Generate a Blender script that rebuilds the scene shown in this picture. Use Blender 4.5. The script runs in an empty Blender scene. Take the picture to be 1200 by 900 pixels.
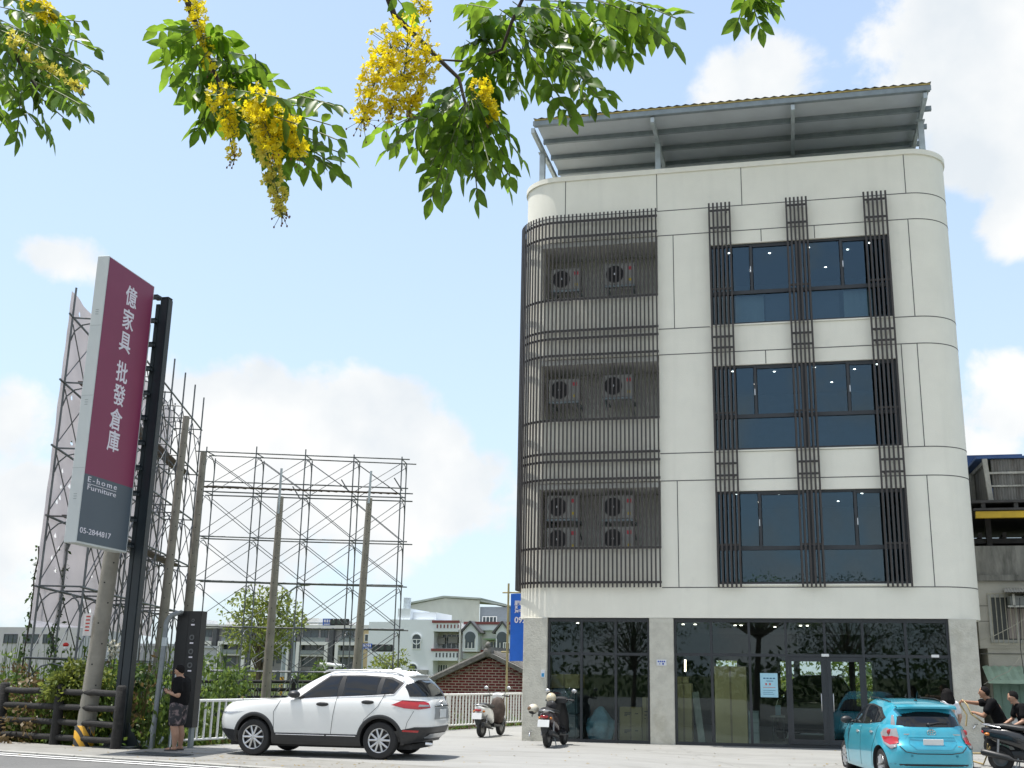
import bpy, bmesh, math, random
from mathutils import Vector, Matrix, noise
random.seed(7)
PI = math.pi
SC = bpy.context.scene
COL = SC.collection
rnd = random.uniform

# ------------------------------------------------------------------ camera geometry (metres; X along the shop front, Y away, Z up)
FOC, PPX, PPY, CAMH = 1306.0, 636.0, 450.0, 1.68
def _c(x, y): return Vector(((x-PPX)/FOC, (PPY-y)/FOC, -1.0))
_Z = _c(705, -4600).normalized()
_t = _c(-5485, 704); _X = (-(_t - _Z*_t.dot(_Z))).normalized()
_Y = _Z.cross(_X)
CR = Matrix((_X, _Y, _Z))            # world = CR @ cam
CAM = Vector((0, 0, CAMH))
def ray(px, py): return CR @ _c(px, py)
def P(px, py, Y):
    """the point at depth Y that was measured at a spot of the photograph"""
    d = ray(px, py); return CAM + d*(Y/d.y)

# ------------------------------------------------------------------ mesh collector
class MB:
    def __init__(s): s.v, s.f, s.m, s.cur = [], [], [], 0
    def add(s, vs, fs):
        b = len(s.v); s.v += [Vector(q) for q in vs]
        for f in fs: s.f.append([b+i for i in f]); s.m.append(s.cur)
        return s
    def bx(s, x0, x1, y0, y1, z0, z1):
        vs = [(x, y, z) for z in (z0, z1) for y in (y0, y1) for x in (x0, x1)]
        return s.add(vs, [(0,2,3,1), (4,5,7,6), (0,1,5,4), (2,6,7,3), (0,4,6,2), (1,3,7,5)])
    def box(s, c, d, R=None, rz=0):
        if R is None: R = Matrix.Rotation(rz, 3, 'Z')
        c = Vector(c)
        vs = [c + R @ Vector((x*d[0]/2, y*d[1]/2, z*d[2]/2)) for z in (-1,1) for y in (-1,1) for x in (-1,1)]
        return s.add(vs, [(0,2,3,1), (4,5,7,6), (0,1,5,4), (2,6,7,3), (0,4,6,2), (1,3,7,5)])
    def bar(s, a, b, w, h, up=(0,0,1)):
        a, b = Vector(a), Vector(b); d = (b-a); L = d.length; d.normalize()
        u = Vector(up)
        if abs(d.dot(u)) > .98: u = Vector((0,1,0))
        sd = d.cross(u).normalized(); uu = sd.cross(d)
        return s.box((a+b)/2, (L, w, h), Matrix((d, sd, uu)).transposed())
    def tube(s, pts, r, n=8, cap=True):
        pts = [Vector(p) for p in pts]; m = len(pts)
        rs = r if isinstance(r, (list, tuple)) else [r]*m
        prev = None; vs = []
        for i, p in enumerate(pts):
            d = (pts[min(i+1, m-1)] - pts[max(i-1, 0)]).normalized()
            if prev is None:
                u = Vector((0,0,1)) if abs(d.z) < .9 else Vector((1,0,0))
                a = d.cross(u).normalized()
            else:
                a = (prev - d*prev.dot(d)).normalized()
            prev = a; b = d.cross(a)
            vs += [p + (a*math.cos(2*PI*k/n) + b*math.sin(2*PI*k/n))*rs[i] for k in range(n)]
        fs = [(i*n+k, i*n+(k+1) % n, (i+1)*n+(k+1) % n, (i+1)*n+k) for i in range(m-1) for k in range(n)]
        if cap: fs += [tuple(range(n-1, -1, -1)), tuple((m-1)*n+k for k in range(n))]
        return s.add(vs, fs)
    def lathe(s, prof, n=24, c=(0,0,0), ax='z'):
        """prof: (radius, height) pairs"""
        c = Vector(c); vs = []
        for r, h in prof:
            for k in range(n):
                a = 2*PI*k/n; x, y = r*math.cos(a), r*math.sin(a)
                q = (x, y, h) if ax == 'z' else ((x, h, y) if ax == 'y' else (h, x, y))
                vs.append(c + Vector(q))
        m = len(prof)
        return s.add(vs, [(i*n+k, i*n+(k+1) % n, (i+1)*n+(k+1) % n, (i+1)*n+k) for i in range(m-1) for k in range(n)])
    def ell(s, c, r, nu=16, nv=10, R=None, fn=None):
        c = Vector(c); vs = []
        for j in range(nv+1):
            th = PI*j/nv
            for i in range(nu):
                ph = 2*PI*i/nu
                q = Vector((math.sin(th)*math.cos(ph), math.sin(th)*math.sin(ph), math.cos(th)))
                if fn: q = fn(q)
                q = Vector((q.x*r[0], q.y*r[1], q.z*r[2]))
                vs.append(c + (R @ q if R else q))
        return s.add(vs, [(j*nu+i, (j+1)*nu+i, (j+1)*nu+(i+1) % nu, j*nu+(i+1) % nu) for j in range(nv) for i in range(nu)])
    def grid(s, fn, nu, nv):
        vs = [fn(i/nu, j/nv) for j in range(nv+1) for i in range(nu+1)]
        w = nu+1
        return s.add(vs, [(j*w+i, j*w+i+1, (j+1)*w+i+1, (j+1)*w+i) for j in range(nv) for i in range(nu)])
    def quad(s, a, b, c, d): return s.add([a, b, c, d], [(0, 1, 2, 3)])
    def ext(s, poly, ax, a, b):
        """polygon (two coordinates) pushed from a to b along axis ax"""
        def q(p, t): return {'x': (t, p[0], p[1]), 'y': (p[0], t, p[1]), 'z': (p[0], p[1], t)}[ax]
        n = len(poly)
        return s.add([q(p, a) for p in poly] + [q(p, b) for p in poly],
                     [tuple(range(n)), tuple(range(2*n-1, n-1, -1))] + [(i, n+i, n+(i+1) % n, (i+1) % n) for i in range(n)])
    def xf(s, R, t=(0,0,0)):
        t = Vector(t); s.v = [R @ q + t for q in s.v]; return s
    def join(s, o):
        b = len(s.v); s.v += o.v; s.f += [[b+i for i in f] for f in o.f]; s.m += [s.cur]*len(o.f); return s
    def build(s, name, mat, parent=None, local=False, smooth=None, bevel=0, seg=2, weld=False):
        vs = s.v
        org = Vector((0,0,0))
        if parent is not None and not local:
            r = parent
            while r.parent is not None: r = r.parent
            inv = (Matrix.Translation(r.location) @ Matrix.Rotation(r.rotation_euler.z, 4, 'Z')).inverted()
            vs = [inv @ q for q in vs]
        elif parent is None and not local and vs:
            xs = [q.x for q in vs]; ys = [q.y for q in vs]; zs = [q.z for q in vs]
            org = Vector(((min(xs)+max(xs))/2, (min(ys)+max(ys))/2, min(zs)))
            vs = [q - org for q in vs]
        me = bpy.data.meshes.new(name)
        me.from_pydata([tuple(q) for q in vs], [], s.f)
        mats = mat if isinstance(mat, (list, tuple)) else [mat]
        for q in mats: me.materials.append(q)
        if len(mats) > 1: me.polygons.foreach_set('material_index', s.m)
        bm = bmesh.new(); bm.from_mesh(me)
        if weld: bmesh.ops.remove_doubles(bm, verts=bm.verts, dist=1e-4)
        bmesh.ops.recalc_face_normals(bm, faces=bm.faces)
        if bevel:
            es = [e for e in bm.edges if len(e.link_faces) == 2 and e.calc_face_angle(0) > .5]
            bmesh.ops.bevel(bm, geom=es, offset=bevel, segments=seg, affect='EDGES', clamp_overlap=True)
        bm.to_mesh(me); bm.free()
        if smooth is not None:
            me.polygons.foreach_set('use_smooth', [True]*len(me.polygons))
            if smooth < 179: me.set_sharp_from_angle(angle=math.radians(smooth))
        me.update()
        o = bpy.data.objects.new(name, me); COL.objects.link(o); o.location = org
        if parent is not None: o.parent = parent
        return o

def tag(o, label=None, cat=None, group=None, kind=None):
    if label: o['label'] = label
    if cat: o['category'] = cat
    if group: o['group'] = group
    if kind: o['kind'] = kind
    return o
def thing(name, label, cat, loc=(0,0,0), rz=0, group=None):
    o = bpy.data.objects.new(name, None); COL.objects.link(o)
    o.location = loc; o.rotation_euler = (0,0,rz); o.empty_display_size = .2
    return tag(o, label, cat, group)
KIDS = {}
def children(o): return [c for c in COL.objects if c.parent == o]
def dup(root, loc, rz=0, label=None, group=None, scale=None):
    r = root.copy(); COL.objects.link(r); r.location = loc; r.rotation_euler = (0,0,rz)
    if label: r['label'] = label
    if group: r['group'] = group
    if scale: r.scale = (scale,)*3
    for ch in children(root):
        c = ch.copy(); COL.objects.link(c); c.parent = r
        for g in children(ch):
            d = g.copy(); COL.objects.link(d); d.parent = c
    return r
def struct(o): o['kind'] = 'structure'; return o

def text_mb(body, size, font_w=1.0, bold=0.0, align='CENTER', extrude=.004, spacing=1.0):
    """lettering from the built-in font as an MB in the XZ plane (facing -Y)"""
    cu = bpy.data.curves.new('lettering', 'FONT'); cu.body = body; cu.size = size; cu.align_x = align; cu.align_y = 'CENTER'
    cu.extrude = extrude; cu.offset = bold; cu.space_character = spacing; cu.resolution_u = 3
    o = bpy.data.objects.new('lettering', cu); COL.objects.link(o)
    dg = bpy.context.evaluated_depsgraph_get()
    me = bpy.data.meshes.new_from_object(o.evaluated_get(dg))
    mb = MB(); mb.add([(v.co.x*font_w, -v.co.z, v.co.y) for v in me.vertices], [tuple(p.vertices) for p in me.polygons])
    bpy.data.objects.remove(o); bpy.data.curves.remove(cu); bpy.data.meshes.remove(me)
    return mb

# ------------------------------------------------------------------ materials
MATS = {}
def M(name, col, rough=.7, metal=0.0, var=.1, scale=5.0, bump=0.0, bscale=60.0, dirt=None, dscale=.7, dthr=.55, spec=.5, coat=0.0, trans=None, stretch=None, emit=None, streak=None, cracks=None):
    if name in MATS: return MATS[name]
    m = bpy.data.materials.new(name); m.use_nodes = True
    nt = m.node_tree; N, L = nt.nodes, nt.links
    b = N['Principled BSDF']; out = N['Material Output']
    b.inputs['Roughness'].default_value = rough; b.inputs['Metallic'].default_value = metal
    b.inputs['Specular IOR Level'].default_value = spec
    if coat: b.inputs['Coat Weight'].default_value = coat; b.inputs['Coat Roughness'].default_value = .05
    tc = N.new('ShaderNodeTexCoord'); vec = tc.outputs['Object']
    if stretch:
        mp = N.new('ShaderNodeMapping'); mp.inputs['Scale'].default_value = stretch; L.new(vec, mp.inputs['Vector']); vec = mp.outputs[0]
    nz = N.new('ShaderNodeTexNoise'); nz.inputs['Scale'].default_value = scale; nz.inputs['Detail'].default_value = 6; nz.inputs['Roughness'].default_value = .6
    L.new(vec, nz.inputs['Vector'])
    rp = N.new('ShaderNodeValToRGB'); rp.color_ramp.elements[0].position = .3; rp.color_ramp.elements[1].position = .7
    rp.color_ramp.elements[0].color = (*[max(0, c*(1-var)) for c in col], 1); rp.color_ramp.elements[1].color = (*[min(1, c*(1+var)) for c in col], 1)
    L.new(nz.outputs['Fac'], rp.inputs['Fac']); cs = rp.outputs['Color']
    if dirt:
        n2 = N.new('ShaderNodeTexNoise'); n2.inputs['Scale'].default_value = dscale; n2.inputs['Detail'].default_value = 9; n2.inputs['Roughness'].default_value = .68
        L.new(vec, n2.inputs['Vector'])
        mr = N.new('ShaderNodeMapRange'); mr.inputs['From Min'].default_value = dthr; mr.inputs['From Max'].default_value = dthr+.2
        L.new(n2.outputs['Fac'], mr.inputs['Value'])
        mx = N.new('ShaderNodeMix'); mx.data_type = 'RGBA'; mx.inputs[7].default_value = (*dirt, 1)
        L.new(mr.outputs[0], mx.inputs[0]); L.new(cs, mx.inputs[6]); cs = mx.outputs[2]
    if streak:
        mp2 = N.new('ShaderNodeMapping'); mp2.inputs['Scale'].default_value = (2.2, 2.2, .16); L.new(tc.outputs['Object'], mp2.inputs['Vector'])
        n4 = N.new('ShaderNodeTexNoise'); n4.inputs['Scale'].default_value = 1.6; n4.inputs['Detail'].default_value = 8; L.new(mp2.outputs[0], n4.inputs['Vector'])
        r4 = N.new('ShaderNodeMapRange'); r4.inputs['From Min'].default_value = .54; r4.inputs['From Max'].default_value = .80; r4.inputs['To Max'].default_value = streak[1]; L.new(n4.outputs['Fac'], r4.inputs['Value'])
        x4 = N.new('ShaderNodeMix'); x4.data_type = 'RGBA'; x4.inputs[7].default_value = (*streak[0], 1); L.new(r4.outputs[0], x4.inputs[0]); L.new(cs, x4.inputs[6]); cs = x4.outputs[2]
    if cracks:
        vo = N.new('ShaderNodeTexVoronoi'); vo.feature = 'DISTANCE_TO_EDGE'; vo.inputs['Scale'].default_value = cracks[0]
        nv = N.new('ShaderNodeTexNoise'); nv.inputs['Scale'].default_value = 1.2; nv.inputs['Detail'].default_value = 8; L.new(tc.outputs['Object'], nv.inputs['Vector'])
        av = N.new('ShaderNodeMix'); av.data_type = 'RGBA'; av.inputs[0].default_value = .42; L.new(tc.outputs['Object'], av.inputs[6]); L.new(nv.outputs['Color'], av.inputs[7]); L.new(av.outputs[2], vo.inputs['Vector'])
        r5 = N.new('ShaderNodeMapRange'); r5.inputs['From Min'].default_value = .0; r5.inputs['From Max'].default_value = cracks[1]; r5.inputs['To Min'].default_value = .32; r5.inputs['To Max'].default_value = 0; L.new(vo.outputs['Distance'], r5.inputs['Value'])
        x5 = N.new('ShaderNodeMix'); x5.data_type = 'RGBA'; x5.inputs[7].default_value = (*cracks[2], 1); L.new(r5.outputs[0], x5.inputs[0]); L.new(cs, x5.inputs[6]); cs = x5.outputs[2]
    L.new(cs, b.inputs['Base Color'])
    if bump:
        n3 = N.new('ShaderNodeTexNoise'); n3.inputs['Scale'].default_value = bscale; n3.inputs['Detail'].default_value = 4
        L.new(vec, n3.inputs['Vector'])
        bp = N.new('ShaderNodeBump'); bp.inputs['Strength'].default_value = bump; bp.inputs['Distance'].default_value = .02
        L.new(n3.outputs['Fac'], bp.inputs['Height']); L.new(bp.outputs[0], b.inputs['Normal'])
    if emit: b.inputs['Emission Color'].default_value = (*emit[0], 1); b.inputs['Emission Strength'].default_value = emit[1]
    if trans:
        tr = N.new('ShaderNodeBsdfTranslucent'); L.new(cs, tr.inputs['Color'])
        hs = N.new('ShaderNodeHueSaturation'); hs.inputs['Value'].default_value = trans[1]; hs.inputs['Hue'].default_value = trans[2] if len(trans) > 2 else .5
        L.new(cs, hs.inputs['Color']); L.new(hs.outputs[0], tr.inputs['Color'])
        ms = N.new('ShaderNodeMixShader'); ms.inputs[0].default_value = trans[0]
        L.new(b.outputs[0], ms.inputs[1]); L.new(tr.outputs[0], ms.inputs[2]); L.new(ms.outputs[0], out.inputs['Surface'])
    MATS[name] = m
    return m
def glass(name, tint, gloss=1.0, base=.04, gcol=(.9,.95,1)):
    if name in MATS: return MATS[name]
    m = bpy.data.materials.new(name); m.use_nodes = True
    nt = m.node_tree; N, L = nt.nodes, nt.links; N.remove(N['Principled BSDF']); out = N['Material Output']
    t = N.new('ShaderNodeBsdfTransparent'); t.inputs[0].default_value = (*tint, 1)
    g = N.new('ShaderNodeBsdfGlossy'); g.inputs['Roughness'].default_value = .012; g.inputs['Color'].default_value = (*gcol, 1)
    nz = N.new('ShaderNodeTexNoise'); nz.inputs['Scale'].default_value = .8
    tc = N.new('ShaderNodeTexCoord'); L.new(tc.outputs['Object'], nz.inputs['Vector'])
    bp = N.new('ShaderNodeBump'); bp.inputs['Strength'].default_value = .012; bp.inputs['Distance'].default_value = .02
    L.new(nz.outputs['Fac'], bp.inputs['Height']); L.new(bp.outputs[0], g.inputs['Normal'])
    fr = N.new('ShaderNodeFresnel'); fr.inputs['IOR'].default_value = 1.5
    mu = N.new('ShaderNodeMath'); mu.operation = 'MULTIPLY_ADD'; mu.inputs[1].default_value = gloss; mu.inputs[2].default_value = base; mu.use_clamp = True
    L.new(fr.outputs[0], mu.inputs[0])
    ms = N.new('ShaderNodeMixShader'); L.new(mu.outputs[0], ms.inputs[0]); L.new(t.outputs[0], ms.inputs[1]); L.new(g.outputs[0], ms.inputs[2])
    L.new(ms.outputs[0], out.inputs['Surface']); MATS[name] = m
    return m
def brick_mat(name, c1, c2, mortar, scale, bw=.5, rh=.25, ms=.02, rough=.85):
    if name in MATS: return MATS[name]
    m = bpy.data.materials.new(name); m.use_nodes = True
    nt = m.node_tree; N, L = nt.nodes, nt.links; b = N['Principled BSDF']; b.inputs['Roughness'].default_value = rough
    tc = N.new('ShaderNodeTexCoord'); sp = N.new('ShaderNodeSeparateXYZ'); L.new(tc.outputs['Object'], sp.inputs[0])
    ad = N.new('ShaderNodeMath'); L.new(sp.outputs[0], ad.inputs[0]); L.new(sp.outputs[1], ad.inputs[1])
    cb = N.new('ShaderNodeCombineXYZ'); L.new(ad.outputs[0], cb.inputs[0]); L.new(sp.outputs[2], cb.inputs[1])
    t = N.new('ShaderNodeTexBrick'); t.inputs['Color1'].default_value = (*c1,1); t.inputs['Color2'].default_value = (*c2,1); t.inputs['Mortar'].default_value = (*mortar,1)
    t.inputs['Scale'].default_value = scale; t.inputs['Brick Width'].default_value = bw; t.inputs['Row Height'].default_value = rh; t.inputs['Mortar Size'].default_value = ms
    L.new(cb.outputs[0], t.inputs['Vector'])
    nz = N.new('ShaderNodeTexNoise'); nz.inputs['Scale'].default_value = 3; nz.inputs['Detail'].default_value = 8; L.new(tc.outputs['Object'], nz.inputs['Vector'])
    mr = N.new('ShaderNodeMapRange'); mr.inputs['To Min'].default_value = .55; mr.inputs['To Max'].default_value = 1.4; L.new(nz.outputs['Fac'], mr.inputs['Value'])
    mx = N.new('ShaderNodeMix'); mx.data_type = 'RGBA'; mx.blend_type = 'MULTIPLY'; mx.inputs[0].default_value = 1
    L.new(t.outputs['Color'], mx.inputs[6]); L.new(mr.outputs[0], mx.inputs[7]); L.new(mx.outputs[2], b.inputs['Base Color'])
    bp = N.new('ShaderNodeBump'); bp.inputs['Strength'].default_value = .5; bp.inputs['Distance'].default_value = .01; bp.invert = True
    L.new(t.outputs['Fac'], bp.inputs['Height']); L.new(bp.outputs[0], b.inputs['Normal'])
    MATS[name] = m
    return m

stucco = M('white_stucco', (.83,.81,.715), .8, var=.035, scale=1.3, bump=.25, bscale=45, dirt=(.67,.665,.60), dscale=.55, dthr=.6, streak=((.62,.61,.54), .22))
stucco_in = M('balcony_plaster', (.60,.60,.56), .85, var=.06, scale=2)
joint_m = M('joint_sealant', (.10,.10,.10), .8)
concrete = M('column_concrete', (.56,.545,.475), .85, var=.14, scale=3.5, bump=.7, bscale=22, dirt=(.42,.40,.32), dscale=1.3, dthr=.54)
slat_m = M('brown_grey_aluminium', (.043,.037,.035), .5, metal=.0, var=.12, scale=3)
frame_m = M('dark_window_aluminium', (.028,.032,.038), .4, var=.15, scale=4)
galv = M('galvanised_steel', (.42,.47,.49), .45, metal=.35, var=.18, scale=4, bump=.05)
galv_dark = M('painted_purlin_steel', (.23,.27,.29), .5, metal=.3, var=.15, scale=4)
sheet_m = M('canopy_soffit_sheet', (.50,.54,.57), .55, var=.07, scale=1.5)
foam_m = M('yellow_foam_edge', (.36,.28,.10), .9, var=.3, scale=10)
black_m = M('black_rubber', (.016,.016,.017), .75, var=.15)
blackpl = M('black_plastic', (.022,.023,.025), .45, var=.1)
chrome = M('chrome', (.72,.73,.75), .18, metal=1.0, var=.03)
silver = M('silver_alloy', (.56,.57,.58), .3, metal=.8, var=.05)
white_metal = M('white_painted_metal', (.76,.77,.76), .45, var=.05, scale=2, dirt=(.5,.47,.42), dscale=3, dthr=.63)
white_paint = M('white_car_paint', (.78,.79,.78), .3, var=.01, coat=1.0)
teal_paint = M('teal_car_paint', (.040,.37,.50), .28, metal=.2, var=.04, coat=1.0)
dark_paint = M('dark_car_paint', (.02,.022,.026), .3, var=.05, coat=1.0)
carglass = M('tinted_car_glass', (.010,.012,.015), .04, var=.1, spec=.6)
red_lens = M('red_lens', (.36,.010,.014), .15, var=.08, spec=.6, coat=.5)
clear_lens = M('clear_lens', (.24,.24,.25), .12, var=.06, spec=.6, coat=.5)
plate_m = M('number_plate', (.68,.70,.70), .5, var=.06)
post_m = M('dark_steel_post', (.014,.021,.026), .42, metal=.0, var=.15, scale=3)
cab_m = M('cabinet_light_grey', (.58,.61,.60), .5, var=.05, scale=2, dirt=(.46,.49,.48), dscale=2, dthr=.6)
purple_m = M('purple_sign_vinyl', (.215,.028,.082), .5, var=.06, scale=.8)
slate_m = M('slate_sign_vinyl', (.075,.10,.125), .5, var=.05, scale=.8)
letter_m = M('white_lettering', (.75,.72,.78), .5, var=.03)
logw = M('dark_weathered_log', (.017,.016,.015), .85, var=.45, scale=7, bump=.6, bscale=25, dirt=(.06,.057,.053), dscale=3, dthr=.58)
pole_c = M('pole_concrete', (.25,.235,.20), .9, var=.16, scale=3, bump=.3, bscale=40, dirt=(.17,.16,.14), dscale=1.2, dthr=.55)
pipe_m = M('scaffold_pipe', (.13,.14,.145), .5, metal=.3, var=.35, scale=2, dirt=(.085,.055,.04), dscale=1.7, dthr=.56)
tarp_m = M('white_tarpaulin_back', (.60,.555,.575), .8, var=.08, scale=.35, dirt=(.46,.43,.45), dscale=.5, dthr=.56, trans=(.5, 1.0))
skin_m = M('skin', (.40,.23,.155), .55, var=.08, scale=12)
hair_m = M('black_hair', (.008,.007,.007), .8, var=.3, scale=40, spec=.15)
shirt_m = M('black_cotton', (.010,.010,.011), .95, var=.25, scale=20, bump=.3, bscale=18, spec=.1)
white_cot = M('white_cotton', (.72,.72,.74), .9, var=.05, scale=15, bump=.3, bscale=18)
card_m = M('cardboard', (.52,.42,.22), .85, var=.10, scale=2)
# ------------------------------------------------------------------ camera, light, sky
cam = bpy.data.cameras.new('camera'); co = bpy.data.objects.new('camera', cam); COL.objects.link(co); SC.camera = co
cam.sensor_fit = 'HORIZONTAL'; cam.sensor_width = 36; cam.lens = FOC/1200*36; cam.shift_x = -36/1200
cam.clip_start = .1; cam.clip_end = 6000
co.matrix_world = Matrix.Translation(CAM) @ CR.to_4x4()
SUN = Vector((-.27, -.03, .96)).normalized()
sl = bpy.data.lights.new('sun', 'SUN'); sl.energy = 2.8; sl.angle = math.radians(.53); sl.color = (1, .96, .90)
so = bpy.data.objects.new('sun', sl); COL.objects.link(so); so.rotation_euler = SUN.to_track_quat('Z', 'Y').to_euler(); so.location = (0,0,60)
W = bpy.data.worlds.new('World'); SC.world = W; W.use_nodes = True
nt = W.node_tree; N, L = nt.nodes, nt.links; N.clear()
out = N.new('ShaderNodeOutputWorld')
sky = N.new('ShaderNodeTexSky'); sky.sky_type = 'NISHITA'; sky.sun_disc = False
sky.sun_elevation = math.asin(SUN.z); sky.sun_rotation = math.atan2(SUN.x, SUN.y); sky.air_density = 1.0; sky.dust_density = 1.2; sky.ozone_density = 1.5
tc = N.new('ShaderNodeTexCoord'); D3 = tc.outputs['Generated']
def mth(op, a, b=None, c=None, clamp=False):
    n = N.new('ShaderNodeMath'); n.operation = op; n.use_clamp = clamp
    for i, q in enumerate((a, b, c)):
        if q is None: continue
        if isinstance(q, (int, float)): n.inputs[i].default_value = q
        else: L.new(q, n.inputs[i])
    return n.outputs[0]
sp = N.new('ShaderNodeSeparateXYZ'); L.new(D3, sp.inputs[0])
az = mth('ARCTAN2', sp.outputs[0], sp.outputs[1]); el = mth('ARCSINE', sp.outputs[2])
def azel(px, py):
    d = ray(px, py).normalized(); return math.atan2(d.x, d.y), math.asin(d.z)
blobs = [((140,610),.30,.08,.95),((330,535),.20,.09,1.05),((420,555),.15,.08,1.1),((520,570),.09,.055,1.05),((255,490),.075,.05,1.02),((15,490),.055,.055,1.0),((110,640),.2,.07,.8),
         ((1140,50),.13,.09,1.08),((1195,120),.10,.10,1.02),((920,95),.11,.045,.75),((1200,240),.05,.05,.9),((1195,470),.07,.05,.9),((1150,520),.07,.03,.8),((90,300),.05,.028,.66),((60,420),.05,.03,.6),
         ((-700,330),.3,.1,1.0),((2000,300),.25,.12,1.0),((700,-900),.5,.18,.9)]
mask = None
for (px_, py_), ra, re, s_ in blobs:
    a0, e0 = azel(px_, py_)
    u = mth('DIVIDE', mth('SUBTRACT', az, a0), ra); v = mth('DIVIDE', mth('SUBTRACT', el, e0), re)
    r2 = mth('ADD', mth('MULTIPLY', u, u), mth('MULTIPLY', v, v))
    g = mth('MULTIPLY', mth('SUBTRACT', 1.0, mth('MULTIPLY', r2, .5), clamp=True), s_)
    mask = g if mask is None else mth('MAXIMUM', mask, g)
# behind the photographer: unseen clouds everywhere, thickened for whiter light on the facade
back = mth('MULTIPLY', mth('LESS_THAN', sp.outputs[1], -.05), .66)
mask = mth('MAXIMUM', mask, back)
nz = N.new('ShaderNodeTexNoise'); nz.inputs['Scale'].default_value = 9.0; nz.inputs['Detail'].default_value = 10; nz.inputs['Roughness'].default_value = .58; nz.inputs['Distortion'].default_value = .25
L.new(D3, nz.inputs['Vector'])
den = mth('ADD', mask, mth('MULTIPLY', mth('SUBTRACT', nz.outputs['Fac'], .5), 1.7))
mr = N.new('ShaderNodeMapRange'); mr.interpolation_type = 'SMOOTHSTEP'; mr.inputs['From Min'].default_value = .50; mr.inputs['From Max'].default_value = .76
L.new(den, mr.inputs['Value'])
n2 = N.new('ShaderNodeTexNoise'); n2.inputs['Scale'].default_value = 11; n2.inputs['Detail'].default_value = 7; L.new(D3, n2.inputs['Vector'])
cr = N.new('ShaderNodeValToRGB'); cr.color_ramp.elements[0].position = .3; cr.color_ramp.elements[1].position = .62
cr.color_ramp.elements[0].color = (.69,.74,.785,1); cr.color_ramp.elements[1].color = (.88,.885,.88,1)
L.new(n2.outputs['Fac'], cr.inputs['Fac'])
bg1 = N.new('ShaderNodeBackground'); bg1.inputs['Strength'].default_value = .125
# humid haze: the blue thins out towards the horizon
hz = N.new('ShaderNodeMapRange'); hz.inputs['From Min'].default_value = 0.0; hz.inputs['From Max'].default_value = .75; hz.inputs['To Min'].default_value = .80; hz.inputs['To Max'].default_value = .30
L.new(el, hz.inputs['Value'])
SKYK = .12
mxh = N.new('ShaderNodeMix'); mxh.data_type = 'RGBA'; mxh.inputs[7].default_value = (.56/SKYK*.55, .68/SKYK*.55, .77/SKYK*.55, 1)
L.new(hz.outputs[0], mxh.inputs[0]); L.new(sky.outputs[0], mxh.inputs[6]); L.new(mxh.outputs[2], bg1.inputs['Color'])
bg2 = N.new('ShaderNodeBackground'); bg2.inputs['Strength'].default_value = .53; L.new(cr.outputs[0], bg2.inputs['Color'])
mxs = N.new('ShaderNodeMixShader'); L.new(mr.outputs[0], mxs.inputs[0]); L.new(bg1.outputs[0], mxs.inputs[1]); L.new(bg2.outputs[0], mxs.inputs[2])
L.new(mxs.outputs[0], out.inputs['Surface'])
vs_ = SC.view_settings; vs_.view_transform = 'Standard'; vs_.look = 'None'; vs_.gamma = 1; vs_.use_curve_mapping = False; vs_.exposure = 1.14
SC.cycles.max_bounces = 7; SC.cycles.transparent_max_bounces = 12; SC.cycles.diffuse_bounces = 3; SC.cycles.glossy_bounces = 4
SC.cycles.caustics_reflective = False; SC.cycles.caustics_refractive = False; SC.cycles.sample_clamp_indirect = 6

# ------------------------------------------------------------------ ground
def sstep(a, b, x):
    t = max(0, min(1, (x-a)/(b-a))); return t*t*(3-2*t)
def gz(x, y):
    """height of the yard: level, easing down towards the road on the right"""
    return -.052*max(0, 26.9-y)*sstep(-4.5, -.5, x) if y > 15 else gz(x, 15.01)
RD = Vector((.969, -.247)); RN = Vector((.247, .969))        # along / across the road
def road_pt(s, n): return RD.x*s + RN.x*n, RD.y*s + RN.y*n
def strip(name, mat, n0, n1, dz, s0=-90, s1=90, ns=120, nn=6, kind='structure'):
    mb = MB()
    def f(u, v):
        x, y = road_pt(s0+(s1-s0)*u, n0+(n1-n0)*v); return (x, y, gz(x, y)+dz)
    mb.grid(f, ns, nn); o = mb.build(name, mat, local=True); o['kind'] = kind; return o
grass_g = M('field_ground', (.085,.105,.035), .95, var=.4, scale=.6, dirt=(.13,.10,.06), dscale=.2, dthr=.52)
mb = MB(); mb.grid(lambda u, v: (-2500+5000*u, -2500+5000*v, -1.55), 20, 20)
struct(mb.build('ground', grass_g, local=True))
asph = M('asphalt', (.13,.13,.125), .9, var=.22, scale=30, bump=.5, bscale=120, dirt=(.17,.168,.16), dscale=.5, dthr=.5)
vergm = M('verge_concrete', (.24,.235,.215), .9, var=.14, scale=6, bump=.35, bscale=60, dirt=(.16,.155,.14), dscale=1.2, dthr=.5, stretch=(.6,1.6,1))
padm = M('yard_concrete', (.285,.285,.272), .85, var=.10, scale=2, bump=.3, bscale=70, dirt=(.215,.215,.20), dscale=.55, dthr=.5, stretch=(.4,2.0,1), cracks=(.22, .006, (.14,.14,.13)))
linem = M('road_paint', (.62,.62,.60), .8, var=.15, scale=12, dirt=(.25,.25,.24), dscale=5, dthr=.58)
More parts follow.
